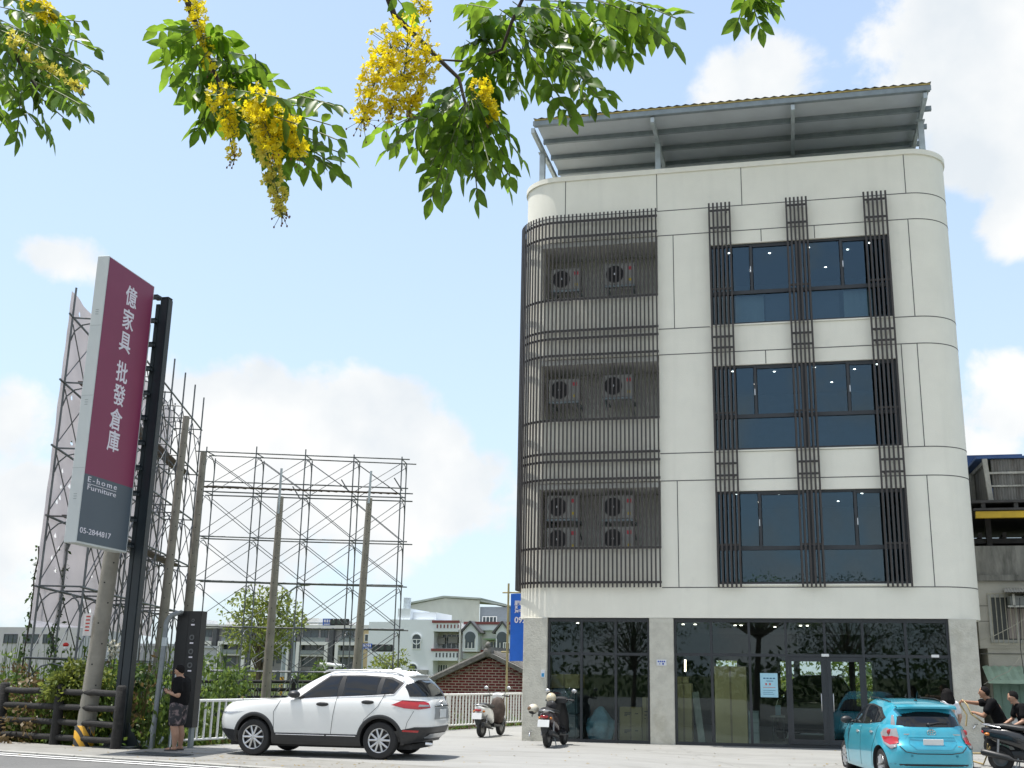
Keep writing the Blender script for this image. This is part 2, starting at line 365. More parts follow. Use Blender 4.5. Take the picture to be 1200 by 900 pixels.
# yard slab: a body 1.6 m thick whose left edge carries the white fence
padpoly = [road_pt(-18.5,18.2),(-13.2,23.0),(-8.3,37.75),(-8.0,52),(24,52),road_pt(20,18.2)]
mb = MB()
bm_ = bmesh.new()
vsb = [bm_.verts.new((x, y, 0)) for x, y in padpoly]; bm_.faces.new(vsb)
for axis, lo, hi, st in ((0, -14, 24, 1.0), (1, 9, 52, 1.0)):
    k = lo
    while k < hi:
        no = (1,0,0) if axis == 0 else (0,1,0); cop = (k,0,0) if axis == 0 else (0,k,0)
        bmesh.ops.bisect_plane(bm_, geom=bm_.verts[:]+bm_.edges[:]+bm_.faces[:], plane_co=cop, plane_no=no)
        k += st
for v in bm_.verts: v.co.z = gz(v.co.x, v.co.y)
ex = bmesh.ops.extrude_face_region(bm_, geom=bm_.faces[:])
for v in [g for g in ex['geom'] if isinstance(g, bmesh.types.BMVert)]: v.co.z = -1.6
bm_.verts.ensure_lookup_table(); bm_.verts.index_update()
mb.add([v.co.copy() for v in bm_.verts], [[v.index for v in f.verts] for f in bm_.faces]); bm_.free()
struct(mb.build('yard_pavement', padm, local=True))
# road embankment with asphalt, lines, verge
mb = MB()
NL = [-30 + 46.1*i/23 for i in range(24)] + [17.2, 18.19, 18.6]
def emb(u, v):
    k = round(v*26); s_ = -300+600*u
    x, y = road_pt(s_, NL[k])
    return (x, y, -1.6 if k == 26 else gz(x, y)-.045)
mb.grid(emb, 300, 26); struct(mb.build('road_bed', vergm, local=True))
strip('road', asph, -.5, 16.05, -.016, -260, 260, 260, 8)
strip('road_line', linem, 15.55, 15.68, -.006, -200, 200, 200, 1)
strip('road_line', linem, 15.86, 15.99, -.006, -200, 200, 200, 1)
strip('road_line', linem, 7.6, 7.72, -.006, -200, 200, 200, 1)
strip('pavement', vergm, 16.22, 18.19, .004, -120, 60, 160, 3)
def drop_kerb():
    mb = MB()
    for i in range(120):
        s0 = -120 + i*1.02
        (x0, y0), (x1, y1) = road_pt(s0, 16.13), road_pt(s0+1.0, 16.13)
        mb.bar((x0, y0, gz(x0,y0)-.02), (x1, y1, gz(x1,y1)-.02), .16, .09)
    struct(mb.build('road_kerb', M('kerb_concrete', (.33,.325,.30), .9, var=.15, scale=4), local=True, bevel=.01, seg=1))
drop_kerb()
# drain cover beside the man
mb = MB(); 
c = P(187,886,21.0); mb.box((c.x, c.y, .018), (1.25,.55,.012), rz=-.25)
for k in range(12): mb.box((c.x-.55+.1*k, c.y+.135-.026*k*.98, .026), (.03,.5,.006), rz=-.25)
tag(mb.build('drain_cover', M('cast_iron', (.09,.10,.10), .6, metal=.3, var=.3, scale=15)), 'dark iron drain cover set in the pavement at the man\'s feet', 'drain cover')
# ------------------------------------------------------------------ the white commercial building
D = 28.69; RC = 1.1; XL = -7.06; XR = 4.585; YB = 40.0
ZS, ZT = 3.05, 15.20
B = thing('commercial_building', 'tall white four storey building with rounded corners, brown slat screens and glass shop front', 'building', (-1.2, D, 0))
sills = [10.70, 7.30, 3.885]; heads = [12.98, 9.575, 6.235]
rec0 = [11.70, 8.27, 4.86]; rec1 = [13.37, 9.95, 6.54]
def outline(off=0.0, n=9):
    pts = [(XL-off, YB)]
    for i in range(n+1):
        a = PI + (PI/2)*i/n; pts.append((XL+RC+(RC+off)*math.cos(a), D+RC+(RC+off)*math.sin(a)))
    return pts
def front_samples(off=0.0, flats=(), n=9):
    L_ = outline(off, n); R_ = []
    for i in range(n+1):
        a = 1.5*PI + (PI/2)*i/n; R_.append((XR-RC+(RC+off)*math.cos(a), D+RC+(RC+off)*math.sin(a)))
    R_.append((XR+off, YB))
    return L_ + [(x, D-off) for x in flats] + R_
S = front_samples(0, (-3.15, -1.75, 2.92), 16)
mb = MB()
def solid(x0, x1, ymid):
    """height intervals that are wall in one column of the facade"""
    xm = (x0+x1)/2; op = []
    if ymid < D+.2:
        if -6.35 < xm < -3.15: op = [(rec0[k], rec1[k]) for k in (2,1,0)]
        elif -1.75 < xm < 2.92: op = [(sills[k], heads[k]) for k in (2,1,0)]
    z = ZS; out_ = []
    for a, b in op: out_.append((z, a)); z = b
    out_.append((z, ZT)); return out_, op
edges = {}
for (xa, ya), (xb, yb) in zip(S[:-1], S[1:]):
    sol, op = solid(xa, xb, (ya+yb)/2)
    for z0, z1 in sol: mb.quad((xa,ya,z0), (xb,yb,z0), (xb,yb,z1), (xa,ya,z1))
    dp = 1.25 if xb < -3 else .22
    for z0, z1 in op:
        mb.quad((xa,ya,z0), (xb,yb,z0), (xb,D+dp,z0), (xa,D+dp,z0)); mb.quad((xa,ya,z1), (xb,yb,z1), (xb,D+dp,z1), (xa,D+dp,z1))
        for x, y in ((xa,ya), (xb,yb)): edges.setdefault((x, round(z0,2)), []).append((y, z0, z1, dp))
for (x, z), e in edges.items():
    if len(e) == 1:
        y, z0, z1, dp = e[0]; mb.quad((x,y,z0), (x,D+dp,z0), (x,D+dp,z1), (x,y,z1))
mb.quad((XL,YB,0), (XR,YB,0), (XR,YB,.7), (XL,YB,.7)); mb.quad((XL,YB,2.2), (XR,YB,2.2), (XR,YB,ZT), (XL,YB,ZT))
mb.quad((XL,YB,.7), (-6.2,YB,.7), (-6.2,YB,2.2), (XL,YB,2.2)); mb.quad((2.6,YB,.7), (XR,YB,.7), (XR,YB,2.2), (2.6,YB,2.2))
# soffit and roof deck as fans
mb.add([(x, y, ZS) for x, y in S], [tuple(range(len(S)))]); mb.add([(x, y, ZT-.9) for x, y in S], [tuple(range(len(S)))])
for x in (XL+.2, XR-.2): mb.quad((x, D+.7, 0), (x, YB, 0), (x, YB, ZS), (x, D+.7, ZS))
facade = mb.build('facade_wall', stucco, B, smooth=32, weld=True)
# recess plaster (balconies behind the slats)
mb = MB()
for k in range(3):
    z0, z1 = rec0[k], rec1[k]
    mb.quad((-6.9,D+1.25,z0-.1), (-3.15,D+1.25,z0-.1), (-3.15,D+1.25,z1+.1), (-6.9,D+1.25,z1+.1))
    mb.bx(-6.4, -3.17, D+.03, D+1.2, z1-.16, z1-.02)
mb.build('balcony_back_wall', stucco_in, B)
# parapet cap
mb = MB(); C0, C1 = front_samples(-.2, (-1,), 16), front_samples(.045, (-1,), 16)
for i in range(len(C1)-1):
    a, b, c, d = C0[i], C0[i+1], C1[i+1], C1[i]
    for za, zb, p, q in ((15.2, 15.34, d, c), (15.34, 15.34, None, None), (15.2, 15.2, None, None), (15.2, 15.34, a, b)):
        if p: mb.quad((*p, za), (*q, za), (*q, zb), (*p, zb))
        else: mb.quad((*a, za), (*b, za), (*c, za), (*d, za))
mb.build('parapet_cap', stucco, B, smooth=35, weld=True)
# panel joints: dark sealant lines that follow the wall
mb = MB(); J = front_samples(.0025, (-3.15, -1.75, 2.92), 16)
def jh(z, xa=-99, xb=99):
    for p, q in zip(J[1:-2], J[2:-1]):
        if (p[0]+q[0])/2 < xa or (p[0]+q[0])/2 > xb: continue
        mb.bar((*p, z), (*q, z), .005, .022)
def jv(x, z0, z1):
    mb.bx(x-.011, x+.011, D-.0026, D+.02, z0, z1)
for z in (14.085, 13.352, 10.665, 9.945, 7.26, 6.535, 3.803): jh(z, -3.15)
for z in (13.352, 10.665, 9.945, 7.26, 6.535, 3.803): pass
for x, z0, z1 in ((-5.74,14.1,15.2), (-3.15,14.1,15.2), (-.83,14.09,15.2), (3.45,14.09,15.2), (-2.72,10.67,13.35), (-2.72,3.81,6.53), (3.45,10.67,13.35), (3.06,7.27,9.94), (3.45,7.27,9.94), (3.45,3.81,6.53), (-.35,9.58,9.94), (1.05,12.99,13.35), (-.35,13.0,13.35)): jv(x, z0, z1)
jh(14.105, -99, -3.15)
mb.build('panel_joints', joint_m, B)
# columns
mb = MB()
for x0, x1 in ((-6.75,-6.12), (-3.49,-2.88), (3.70,4.33)):
    c = MB(); c.bx(x0, x1, D+.005, D+.62, -.25, ZS-.002); c.build('column', concrete, B, bevel=.012, seg=1)
# upper windows
upglass = glass('upper_window_glass', (.60,.68,.72), 1.6, .0, (.66,.86,1))
opaqueish = glass('frosted_lower_glass', (.13,.17,.20), 1.6, .05, (.75,.88,1))
for k in range(3):
    z0, z1 = sills[k], heads[k]; zt = z0 + .90
    xs = [-1.75, -.64, .60, 1.71, 2.92]
    w = MB(); y0, y1 = D+.07, D+.15
    w.bx(-1.75, 2.92, y0, y1, z0, z0+.06); w.bx(-1.75, 2.92, y0, y1, z1-.06, z1); w.bx(-1.75+.06, 2.92-.06, y0-.012, y1-.012, zt-.05, zt+.05)
    for x in (-1.75, 2.86): w.bx(x, x+.06, y0+.001, y1-.001, z0+.06, z1-.06)
    w.bx(.54, .66, y0-.02, y1, z0+.06, z1-.06)
    for x in (-.64, 1.71): w.bx(x-.035, x+.035, y0-.006, y1-.006, zt+.05, z1-.06)
    for x in (-.60, 1.75): w.bx(x+.0, x+1.06, y0+.006, y0+.04, z1-.10, z1-.06); 
    win = w.build('window', frame_m, B)
    for i in range(4):
        g = MB(); g.bx(xs[i]+.05, xs[i+1]-.05, D+.115+.004*(i % 2), D+.121+.004*(i % 2), zt+.05, z1-.06); g.build('pane', upglass, win)
    for xa, xb in ((-1.69,.54), (.66,2.86)):
        g = MB(); g.bx(xa, xb, D+.112, D+.118, z0+.06, zt-.05); g.build('pane', upglass, win)
    for x in (-.66, 1.74): h = MB(); h.bx(x-.012, x+.012, D+.035, D+.058, zt+.55, zt+.72); h.build('handle', silver, win)
    s = MB(); s.bx(-1.78, 2.95, D-.035, D+.068, z0-.045, z0-.002); s.build('window_sill', stucco, B, bevel=.008, seg=1)
# rooms behind the upper windows
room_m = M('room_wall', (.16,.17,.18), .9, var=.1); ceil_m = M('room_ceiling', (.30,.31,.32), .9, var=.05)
lamp_m = M('downlight', (.9,.9,.9), .5, emit=((1,.93,.82), 7), var=.01)
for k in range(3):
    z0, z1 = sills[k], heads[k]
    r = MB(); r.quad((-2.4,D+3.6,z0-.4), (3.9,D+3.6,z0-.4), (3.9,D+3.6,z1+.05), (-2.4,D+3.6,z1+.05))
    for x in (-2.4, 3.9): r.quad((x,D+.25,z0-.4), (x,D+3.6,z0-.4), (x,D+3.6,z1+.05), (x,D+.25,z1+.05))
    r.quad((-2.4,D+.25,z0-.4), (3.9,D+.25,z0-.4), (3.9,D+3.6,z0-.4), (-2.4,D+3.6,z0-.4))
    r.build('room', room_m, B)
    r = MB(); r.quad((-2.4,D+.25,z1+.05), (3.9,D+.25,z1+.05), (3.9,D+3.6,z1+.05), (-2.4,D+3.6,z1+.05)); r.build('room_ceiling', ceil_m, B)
    for x, y in ((-1.25,.8), (-.15,1.0), (.9,.75), (1.95,1.1), (2.5,.7), (-.7,2.3), (1.4,2.4)): r = MB(); r.lathe([(.001,z1+.04), (.028,z1+.04), (.032,z1+.048)], 12, (x, D+y, 0)); r.build('downlight', lamp_m, B)
blind_m = M('pale_door_panel', (.84,.86,.80), .7, var=.06, stretch=(6,1,.3))
door_m = M('interior_door', (.20,.21,.23), .5, var=.08)
for x0, x1, m_ in ((-1.1,-.35,blind_m), (1.72,2.45,blind_m), (-.3,.5,door_m), (.75,1.6,door_m)):
    r = MB(); r.bx(x0, x1, D+.30, D+.35, sills[0]-.38, sills[0]+.86)
    if m_ is door_m: r.bx(x0+.12, x1-.12, D+.285, D+.30, sills[0]-.25, sills[0]+.7)
    r.build('wardrobe_panel', m_, B)
# ---- slat screens
SL0, SL1 = 3.80, 14.12
path = [p for p in front_samples(.15, (-3.15,), 24)]
path = path[:path.index((-3.15, D-.15))+1]
path[0] = (XL-.15, D+RC+1.1)
cum = [0]
for a, b in zip(path[:-1], path[1:]): cum.append(cum[-1]+math.hypot(b[0]-a[0], b[1]-a[1]))
def at_len(s):
    for i in range(len(path)-1):
        if s <= cum[i+1] or i == len(path)-2:
            t = (s-cum[i])/(cum[i+1]-cum[i]); a, b = path[i], path[i+1]
            d = Vector((b[0]-a[0], b[1]-a[1], 0)).normalized(); return Vector((a[0]+(b[0]-a[0])*t, a[1]+(b[1]-a[1])*t, 0)), d
mb = MB(); s = cum[-1]-.024
while s > 0:
    p, d = at_len(s); nrm = Vector((d.y, -d.x, 0)); R = Matrix((d, nrm, (0,0,1))).transposed()
    mb.box((p.x, p.y, (SL0+SL1)/2), (.041, .026, SL1-SL0), R); s -= .1108
scr = mb.build('slat_screen', slat_m, B)
railz = []
for y in (254.5, 272.5): railz.append(P(770, y, D).z)
for k in range(3): railz += [11.62-3.405*k]
for k in range(2): railz += [10.72-3.41*k, 10.50-3.41*k, 10.02-3.41*k]
railz += [3.93]
RP = front_samples(.118, (-3.14,), 14); RP = RP[1:RP.index((-3.14, D-.118))+1]; RP.insert(0, (XL-.118, D+RC+1.0))
for z in railz:
    r = MB()
    for a, b in zip(RP[:-1], RP[1:]): r.bar((*a, z), (*b, z), .03, .06)
    r.build('rail', slat_m, scr)
for x0, x1 in ((-1.735,-1.14), (.32,.885), (2.33,2.93)):
    mb = MB()
    for i in range(6):
        x = x0+.022 + (x1-x0-.044)*i/5; mb.bx(x-.0245, x+.0245, D-.20, D-.165, 3.80, 14.13)
    for z in (13.92, 13.42, 11.66, 10.33, 10.03, 8.26, 6.93, 6.62, 4.85): mb.bx(x0+.02, x1-.02, D-.165, D-.13, z-.025, z+.025)
    for z in (13.9, 13.4, 10.35, 10.0, 6.95, 6.6): 
        for x in (x0+.12, x1-.12): mb.bx(x-.02, x+.02, D-.13, D+.001, z-.02, z+.02)
    mb.build('slat_fin', slat_m, B)
# ---- roof canopy
ye, zc = 27.75, P(860,122,27.75).z
zc = (P(632,141,ye).z + P(1088,106,ye).z)/2
x0c, x1c = P(627,141,ye).x, P(1090,106,ye).x
mb = MB()
nC = 90
def cor(u, v):
    x = x0c-.03+(x1c-x0c+.06)*u; return (x, ye-.1+10.5*v, zc+.10+.02*math.cos(u*nC*PI)+.05*v)
mb.grid(cor, nC, 1); mb.build('roof_sheet', M('roof_metal_sheet', (.20,.19,.17), .5, metal=.3), B)
mb = MB(); mb.bx(x0c, x1c, ye-.09, ye+.02, zc+.035, zc+.078); mb.build('foam_edge', foam_m, B)
mb = MB(); mb.quad((x0c+.04,ye+.05,zc-.02), (x1c-.04,ye+.05,zc-.02), (x1c-.04,ye+10,zc+.03), (x0c+.04,ye+10,zc+.03))
for i in range(1, 12): mb.bx(x0c+i*(x1c-x0c)/12-.004, x0c+i*(x1c-x0c)/12+.004, ye+.06, ye+9.9, zc-.024, zc-.019)
mb.build('roof_soffit', sheet_m, B)
mb = MB(); mb.bx(x0c-.04, x1c+.02, ye-.08, ye-.045, zc-.11, zc+.03); mb.bx(x0c-.02, x1c, ye-.045, ye+.05, zc-.11, zc-.085); mb.build('eave_beam', galv_dark, B)
for y in (1.0, 2.05, 3.1, 4.4, 6.0, 7.6):
    mb = MB(); yy = ye+y; z = zc-.02+.005*y
    mb.bx(x0c+.03, x1c+(.14 if y > .9 else 0), yy-.03, yy+.03, z-.13, z-.005); mb.bx(x0c+.03, x1c+.14, yy+.031, yy+.07, z-.13, z-.115); mb.build('purlin', galv_dark, B)
for i, x in enumerate((-6.50, -3.14, .62, 4.0)):
    mb = MB(); xx = x*1.0; mb.bar((xx, ye-.02, zc-.22), (xx, ye+9.5, zc-.17), .10, .15); mb.build('rafter', galv, B)
    yp = D+.36 if i != 2 else D+2.2
    mb = MB(); mb.bx(xx-.075, xx+.075, yp-.075, yp+.075, 14.2, zc-.29); mb.bx(xx-.11, xx+.11, yp-.11, yp+.11, zc-.31, zc-.285); mb.build('canopy_post', galv, B)
mb = MB(); mb.bar((-3.1,D+1.9,zc-.42), (4.0,D+1.9,zc-.40), .10, .16); mb.build('tie_beam', galv, B)
# ---- shop front
shopglass = glass('shop_glass', (.62,.70,.66), 1.5, .0, (.80,.94,1))
yg0, yg1 = D+.10, D+.19
def bay(x0, x1, xs, ztr, name):
    w = MB()
    w.bx(x0, x1, yg0, yg1, ZS-.10, ZS-.004); w.bx(x0, x1, yg0, yg1, -.2, .07)
    w.bx(x0+.06, x1-.06, yg0-.004, yg1-.004, ztr-.035, ztr+.035)
    for x in (x0, x1-.06): w.bx(x, x+.06, yg0-.002, yg1-.002, -.2, ZS-.10)
    for x in xs: w.bx(x-.03, x+.03, yg0-.008, yg1-.008, .07, ZS-.10)
    o = w.build(name, frame_m, B); e = [x0+.03]+list(xs)+[x1-.03]
    for a, b in zip(e[:-1], e[1:]):
        for za, zb in ((.07, ztr-.035), (ztr+.035, ZS-.10)):
            if name == 'shop_window' and len(xs) > 3 and abs((a+b)/2-.33) < .1 and za < 1: continue
            if name == 'shop_window' and len(xs) > 3 and abs((a+b)/2-1.25) < .12 and za < 1: continue
            dx = .0017*math.sin(a*9); g = MB(); g.quad((a, yg0+.05, za), (b, yg0+.05+dx, za), (b, yg0+.05+dx, zb), (a, yg0+.05, zb)); g.build('pane', shopglass, o)
    return o
bay(-6.12, -3.49, (-5.24, -4.36), 2.15, 'shop_window')
bay(-2.88, 3.70, (-1.95, -1.02, -.13, .80, 1.70, 2.70), 2.16, 'shop_window')
for x0, x1, hx in ((-.10,.77,.66), (.83,1.67,.94)):
    w = MB(); w.bx(x0+.001, x0+.09, yg0-.02, yg1-.02, .08, 2.12); w.bx(x1-.09, x1-.001, yg0-.02, yg1-.02, .08, 2.12); w.bx(x0+.09, x1-.09, yg0-.021, yg1-.021, 2.02, 2.12); w.bx(x0+.09, x1-.09, yg0-.021, yg1-.021, .08, .2)
    d = w.build('shop_door', frame_m, B)
    g = MB(); g.quad((x0+.09,yg0+.02,.2), (x1-.09,yg0+.02,.2), (x1-.09,yg0+.02,2.02), (x0+.09,yg0+.02,2.02)); g.build('pane', shopglass, d)
    g = MB(); g.tube([(hx,yg0-.02,.85), (hx,yg0-.07,.87), (hx,yg0-.07,1.25), (hx,yg0-.02,1.27)], .012, 8); g.build('handle', silver, d, smooth=60)
for px_, py_ in ((967,768), (1096,769)):
    c = P(px_, py_, yg0-.02); g = MB(); g.bx(c.x-.09, c.x+.09, yg0-.03, yg0-.001-.008, c.z-.03, c.z+.035); g.build('door_closer_cover', white_metal, B, bevel=.006)
# shop interior shell
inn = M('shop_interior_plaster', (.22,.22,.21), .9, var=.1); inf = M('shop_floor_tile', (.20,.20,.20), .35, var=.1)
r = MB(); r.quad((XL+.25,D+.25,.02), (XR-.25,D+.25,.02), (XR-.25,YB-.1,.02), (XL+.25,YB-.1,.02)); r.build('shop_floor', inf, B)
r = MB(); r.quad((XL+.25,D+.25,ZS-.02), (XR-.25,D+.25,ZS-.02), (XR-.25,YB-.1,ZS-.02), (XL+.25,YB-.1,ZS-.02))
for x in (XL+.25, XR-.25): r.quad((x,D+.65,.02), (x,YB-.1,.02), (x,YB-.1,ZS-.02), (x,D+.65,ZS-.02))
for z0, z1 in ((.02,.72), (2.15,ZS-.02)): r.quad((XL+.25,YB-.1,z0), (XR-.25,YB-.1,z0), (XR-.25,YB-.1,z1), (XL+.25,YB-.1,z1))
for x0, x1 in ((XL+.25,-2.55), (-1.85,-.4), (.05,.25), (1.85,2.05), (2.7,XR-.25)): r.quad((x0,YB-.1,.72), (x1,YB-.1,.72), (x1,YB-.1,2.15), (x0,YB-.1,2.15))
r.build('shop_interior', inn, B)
for px_, py_, y_ in ((801,752,31.5), (815,752,31.5), (862,752,32), (869,752,32), (909,758,33), (939,752,32), (947,752,32), (677,742,31)):
    c = P(px_, py_, y_); r = MB(); r.lathe([(.001,0), (.032,0), (.036,.012)], 12, (c.x, y_, ZS-.05)); r.build('downlight', lamp_m, B)
r = MB(); a = P(803,773,30.6); b = P(803,787,30.6); r.tube([a, b], .022, 8); r.build('wall_tube_lamp', M('tube_lamp', (.9,.9,.9), .5, emit=((1,.82,.62), 5), var=.01), B)
# ---- air conditioners behind the screen
acw = M('air_conditioner_white', (.30,.30,.28), .5, var=.05, scale=3)
grille_m = M('fan_grille_black', (.03,.03,.032), .6)
tagr = M('red_sticker', (.5,.06,.08), .6); tagy = M('yellow_sticker', (.6,.45,.03), .6)
def make_ac():
    t = thing('air_conditioner', 'x', 'air conditioner', (0,0,0), 0, 'air conditioners on the slatted balconies')
    m = MB(); m.bx(-.42, .42, 0, .32, 0, .62); m.build('casing', acw, t, local=True, bevel=.012)
    m = MB()
    for r_ in (.24, .19, .14, .09, .045): m.lathe([(r_-.006,-.022), (r_+.006,-.022), (r_+.006,-.01), (r_-.006,-.01), (r_-.006,-.022)], 28, (-.13,0,.31), 'y')
    for i in range(8):
        a = PI*i/8; m.bar((-.13-.24*math.cos(a), -.016, .31-.24*math.sin(a)), (-.13+.24*math.cos(a), -.016, .31+.24*math.sin(a)), .008, .008)
    m.lathe([(.001,-.004), (.25,-.004), (.25,.0)], 28, (-.13,0,.31), 'y'); m.build('fan_grille', grille_m, t, local=True)
    m = MB(); m.lathe([(.001,-.03), (.03,-.03), (.035,-.02)], 14, (-.13,0,.31), 'y'); m.build('fan_hub', silver, t, local=True)
    m = MB(); m.bx(.24, .36, -.004, .001, .42, .52); m.build('red_label', tagr, t, local=True)
    m = MB(); m.bx(.26, .34, -.004, .001, .10, .17); m.build('yellow_label', tagy, t, local=True)
    m = MB()
    for x in (-.36, .36): m.bx(x-.025, x+.025, -.02, .95, -.07, -.003); m.bar((x, .04, -.03), (x, .93, -.45), .03, .03)
    m.bx(-.42, .42, -.01, .03, -.065, -.01); m.build('wall_bracket', galv_dark, t, local=True)
    return t
acp = None
acs = [(663,327,'left air conditioner of the two on the topmost slatted balcony'), (726,321,'right air conditioner of the two on the topmost slatted balcony'),
       (661,457,'left air conditioner of the two on the middle slatted balcony'), (724,452,'right air conditioner of the two on the middle slatted balcony'),
       (659,594,'upper left air conditioner of the four on the lowest slatted balcony'), (724,594,'upper right air conditioner of the four on the lowest slatted balcony'),
       (659,632,'lower left air conditioner of the four on the lowest slatted balcony'), (724,631,'lower right air conditioner of the four on the lowest slatted balcony')]
for px_, py_, lb in acs:
    c = P(px_, py_, D+.32); c.z -= .31
    if acp is None: acp = make_ac(); acp.location = c; acp['label'] = 'white ' + lb
    else: dup(acp, c, 0, 'white ' + lb)
# ---- things behind the shop glass
def carton(name, label, px0, px1, ytop, ybot, Y, dep=.5, lines=True, mat=card_m, cuts=(), group=None):
    a, b = P(px0, ybot, Y), P(px1, ytop, Y)
    t = thing(name, label, 'box', ((a.x+b.x)/2, Y+dep/2, max(.021, a.z)), 0, group)
    z0 = max(.021, a.z); m = MB(); m.bx(a.x, b.x, Y, Y+dep, z0, b.z); m.build('box_body', mat, t, bevel=.008, seg=1)
    m = MB(); xm = (a.x+b.x)/2; m.bx(xm-.025, xm+.025, Y-.0025, Y, z0+.004, b.z-.006); m.build('packing_tape', M('brown_tape', (.30,.22,.12), .4), t)
    if lines:
        m = MB(); w = b.x-a.x; h = b.z-z0
        for i, (u, v, l) in enumerate(((.22,.66,.32), (.22,.58,.26), (.22,.5,.12), (.70,.62,.14))): m.bx(a.x+w*u, a.x+w*(u+l), Y-.003, Y, z0+h*v, z0+h*v+.022)
        m.build('printed_lines', M('box_print', (.07,.06,.05), .8), t)
    return t
bl = 'cardboard boxes in the shop window'
carton('cardboard_box', 'wide shallow cardboard box lying on top of wrapped mattresses in the left shop window', 644,678,790,806,29.5, .9, False, group=bl)
carton('cardboard_box', 'lower of the two printed cardboard boxes stacked beside the blue bag', 726,752,850,869,29.45, .5, group=bl)
carton('cardboard_box', 'upper of the two printed cardboard boxes stacked beside the blue bag', 726,752,829,849.6,29.45, .5, group=bl)
carton('cardboard_box', 'tall narrow cardboard box against the middle concrete column in the left shop window', 753,764,817,869,29.5, .5, group=bl)
carton('cardboard_box', 'very tall double cardboard box standing in the right shop window', 839,874,781,872,29.5, .5, False, group=bl)
carton('cardboard_box', 'tall cardboard box at the left edge of the right shop window', 793,810,801,871,29.7, .5, False, group=bl)
carton('cardboard_box', 'small flat cardboard box on top of the tall one at the window\'s left edge', 793,806,793,800.7,29.75, .4, False, group=bl)
wrap = M('plastic_wrapped_mattress', (.14,.21,.26), .25, var=.4, scale=4, bump=.5, bscale=7)
for i, (y0, y1) in enumerate(((838,868), (807,837.5))):
    a, b = P(646, y1, 29.5), P(676, y0, 29.5)
    m = MB(); m.bx(a.x, b.x, 29.5, 30.4, max(.022, a.z), b.z); tag(m.build('wrapped_mattress', wrap, bevel=.05, seg=3, smooth=50), ('lower' if i == 0 else 'upper') + ' plastic wrapped mattress pack stacked in the left shop window', 'mattress', 'wrapped mattresses')
m = MB(); c = P(704,868,29.75)
def bagf(q):
    z = q.z; k = 1.0 + .22*noise.noise(Vector((q.x*2.2, q.y*2.2, q.z*3)))+.12*noise.noise(q*5)+.05*noise.noise(q*11)
    h_ = max(1e-6, math.hypot(q.x, q.y)); rr = max(0, 1-abs(z)**3.2)**(1/3.2)
    if z > .25: rr *= 1-.62*((z-.25)/.75)**.9
    return Vector((q.x/h_*rr*k, q.y/h_*rr*k, max(z, -.86)*(1.0 if z < .8 else 1.0+.5*(z-.8))))
m.ell((c.x, 29.75, .36), (.36,.36,.44), 40, 26, None, bagf)
tag(m.build('plastic_bag', M('blue_plastic_bag', (.32,.62,.82), .22, var=.25, scale=5, bump=.7, bscale=9), smooth=180), 'big knotted light blue plastic bag on the shop floor behind glass', 'bag')
a, b = P(823,871,29.4), P(815,811,30.0); m = MB(); m.bar((a.x,29.35,.03), (b.x,29.9,b.z), .17, .035, (0,1,0)); tag(m.build('wooden_plank', M('grey_plank', (.27,.29,.27), .8, var=.3, scale=6, stretch=(1,1,.2)), bevel=.004), 'grey plank leaning upright inside the right shop window', 'plank')
t = thing('display_table', 'low dark display table with bottles on it inside the shop', 'table', (P(911,860,31).x, 31.2, .02))
m = MB(); xa, xb = P(903,842,31).x, P(920,842,31).x; m.bx(xa, xb, 31, 31.5, .62, .66); m.build('table_top', M('pale_table_top', (.45,.45,.42), .5), t)
for x in (xa+.03, xb-.06):
    for y in (31.03, 31.44): m = MB(); m.bx(x, x+.035, y, y+.035, .02, .62); m.build('leg', frame_m, t)
m = MB(); m.bx(xa+.02, xb-.02, 31.02, 31.48, .25, .27); m.build('shelf', frame_m, t)
c = P(912,838,31.2); m = MB(); m.bx(c.x-.07, c.x+.07, 31.2, 31.22, .662, .92); m.xf(Matrix.Identity(3)); tag(m.build('leaflet_stand', M('pale_blue_card', (.25,.42,.52), .6)), 'pale blue leaflet standing on the dark display table', 'leaflet')
t = thing('storage_rack', 'small grey metal shelf unit beside the tall cardboard box', 'shelf', (P(884,860,29.6).x, 29.8, .02))
xa, xb = P(877,860,29.6).x, P(890,860,29.6).x; zt_ = P(884,833,29.6).z
m = MB(); m.bx(xa, xb, 29.6, 30.0, .02, zt_); m.build('drawer_carcass', M('grey_drawer_unit', (.22,.26,.27), .5), t, bevel=.006)
for i in range(3): m = MB(); h = (zt_-.08)/3; m.bx(xa+.02, xb-.02, 29.585, 29.599, .05+h*i, .05+h*(i+.9)); m.build('drawer', M('drawer_front', (.30,.35,.36), .45), t)
# notice on the glass
a, b = P(891.5,817,yg0), P(911,789,yg0)
t = thing('poster', 'pale blue paper notice with printed lines taped inside the shop glass', 'poster', ((a.x+b.x)/2, yg0+.04, a.z))
m = MB(); m.bx(a.x, b.x, yg0+.040, yg0+.044, a.z, b.z); m.build('sheet', M('pale_blue_paper', (.36,.62,.74), .7, var=.04), t)
pk = M('poster_ink', (.04,.12,.22), .7); pr = M('poster_red_ink', (.5,.12,.10), .7)
w, h = b.x-a.x, b.z-a.z; m = MB()
for u, v, l, q in ((.18,.76,.13,.05), (.36,.76,.13,.05), (.54,.76,.13,.05), (.72,.76,.13,.05), (.35,.66,.4,.025), (.15,.28,.7,.015), (.15,.20,.55,.015), (.15,.12,.62,.015)): m.bx(a.x+w*u, a.x+w*(u+l), yg0+.0385, yg0+.040, a.z+h*v, a.z+h*(v+q))
m.build('printed_lines', pk, t)
m = MB()
for u, v, l, q in ((.28,.50,.1,.09), (.50,.50,.1,.09), (.15,.40,.7,.02)): m.bx(a.x+w*u, a.x+w*(u+l), yg0+.0385, yg0+.040, a.z+h*v, a.z+h*(v+q))
m.build('red_print', pr, t)
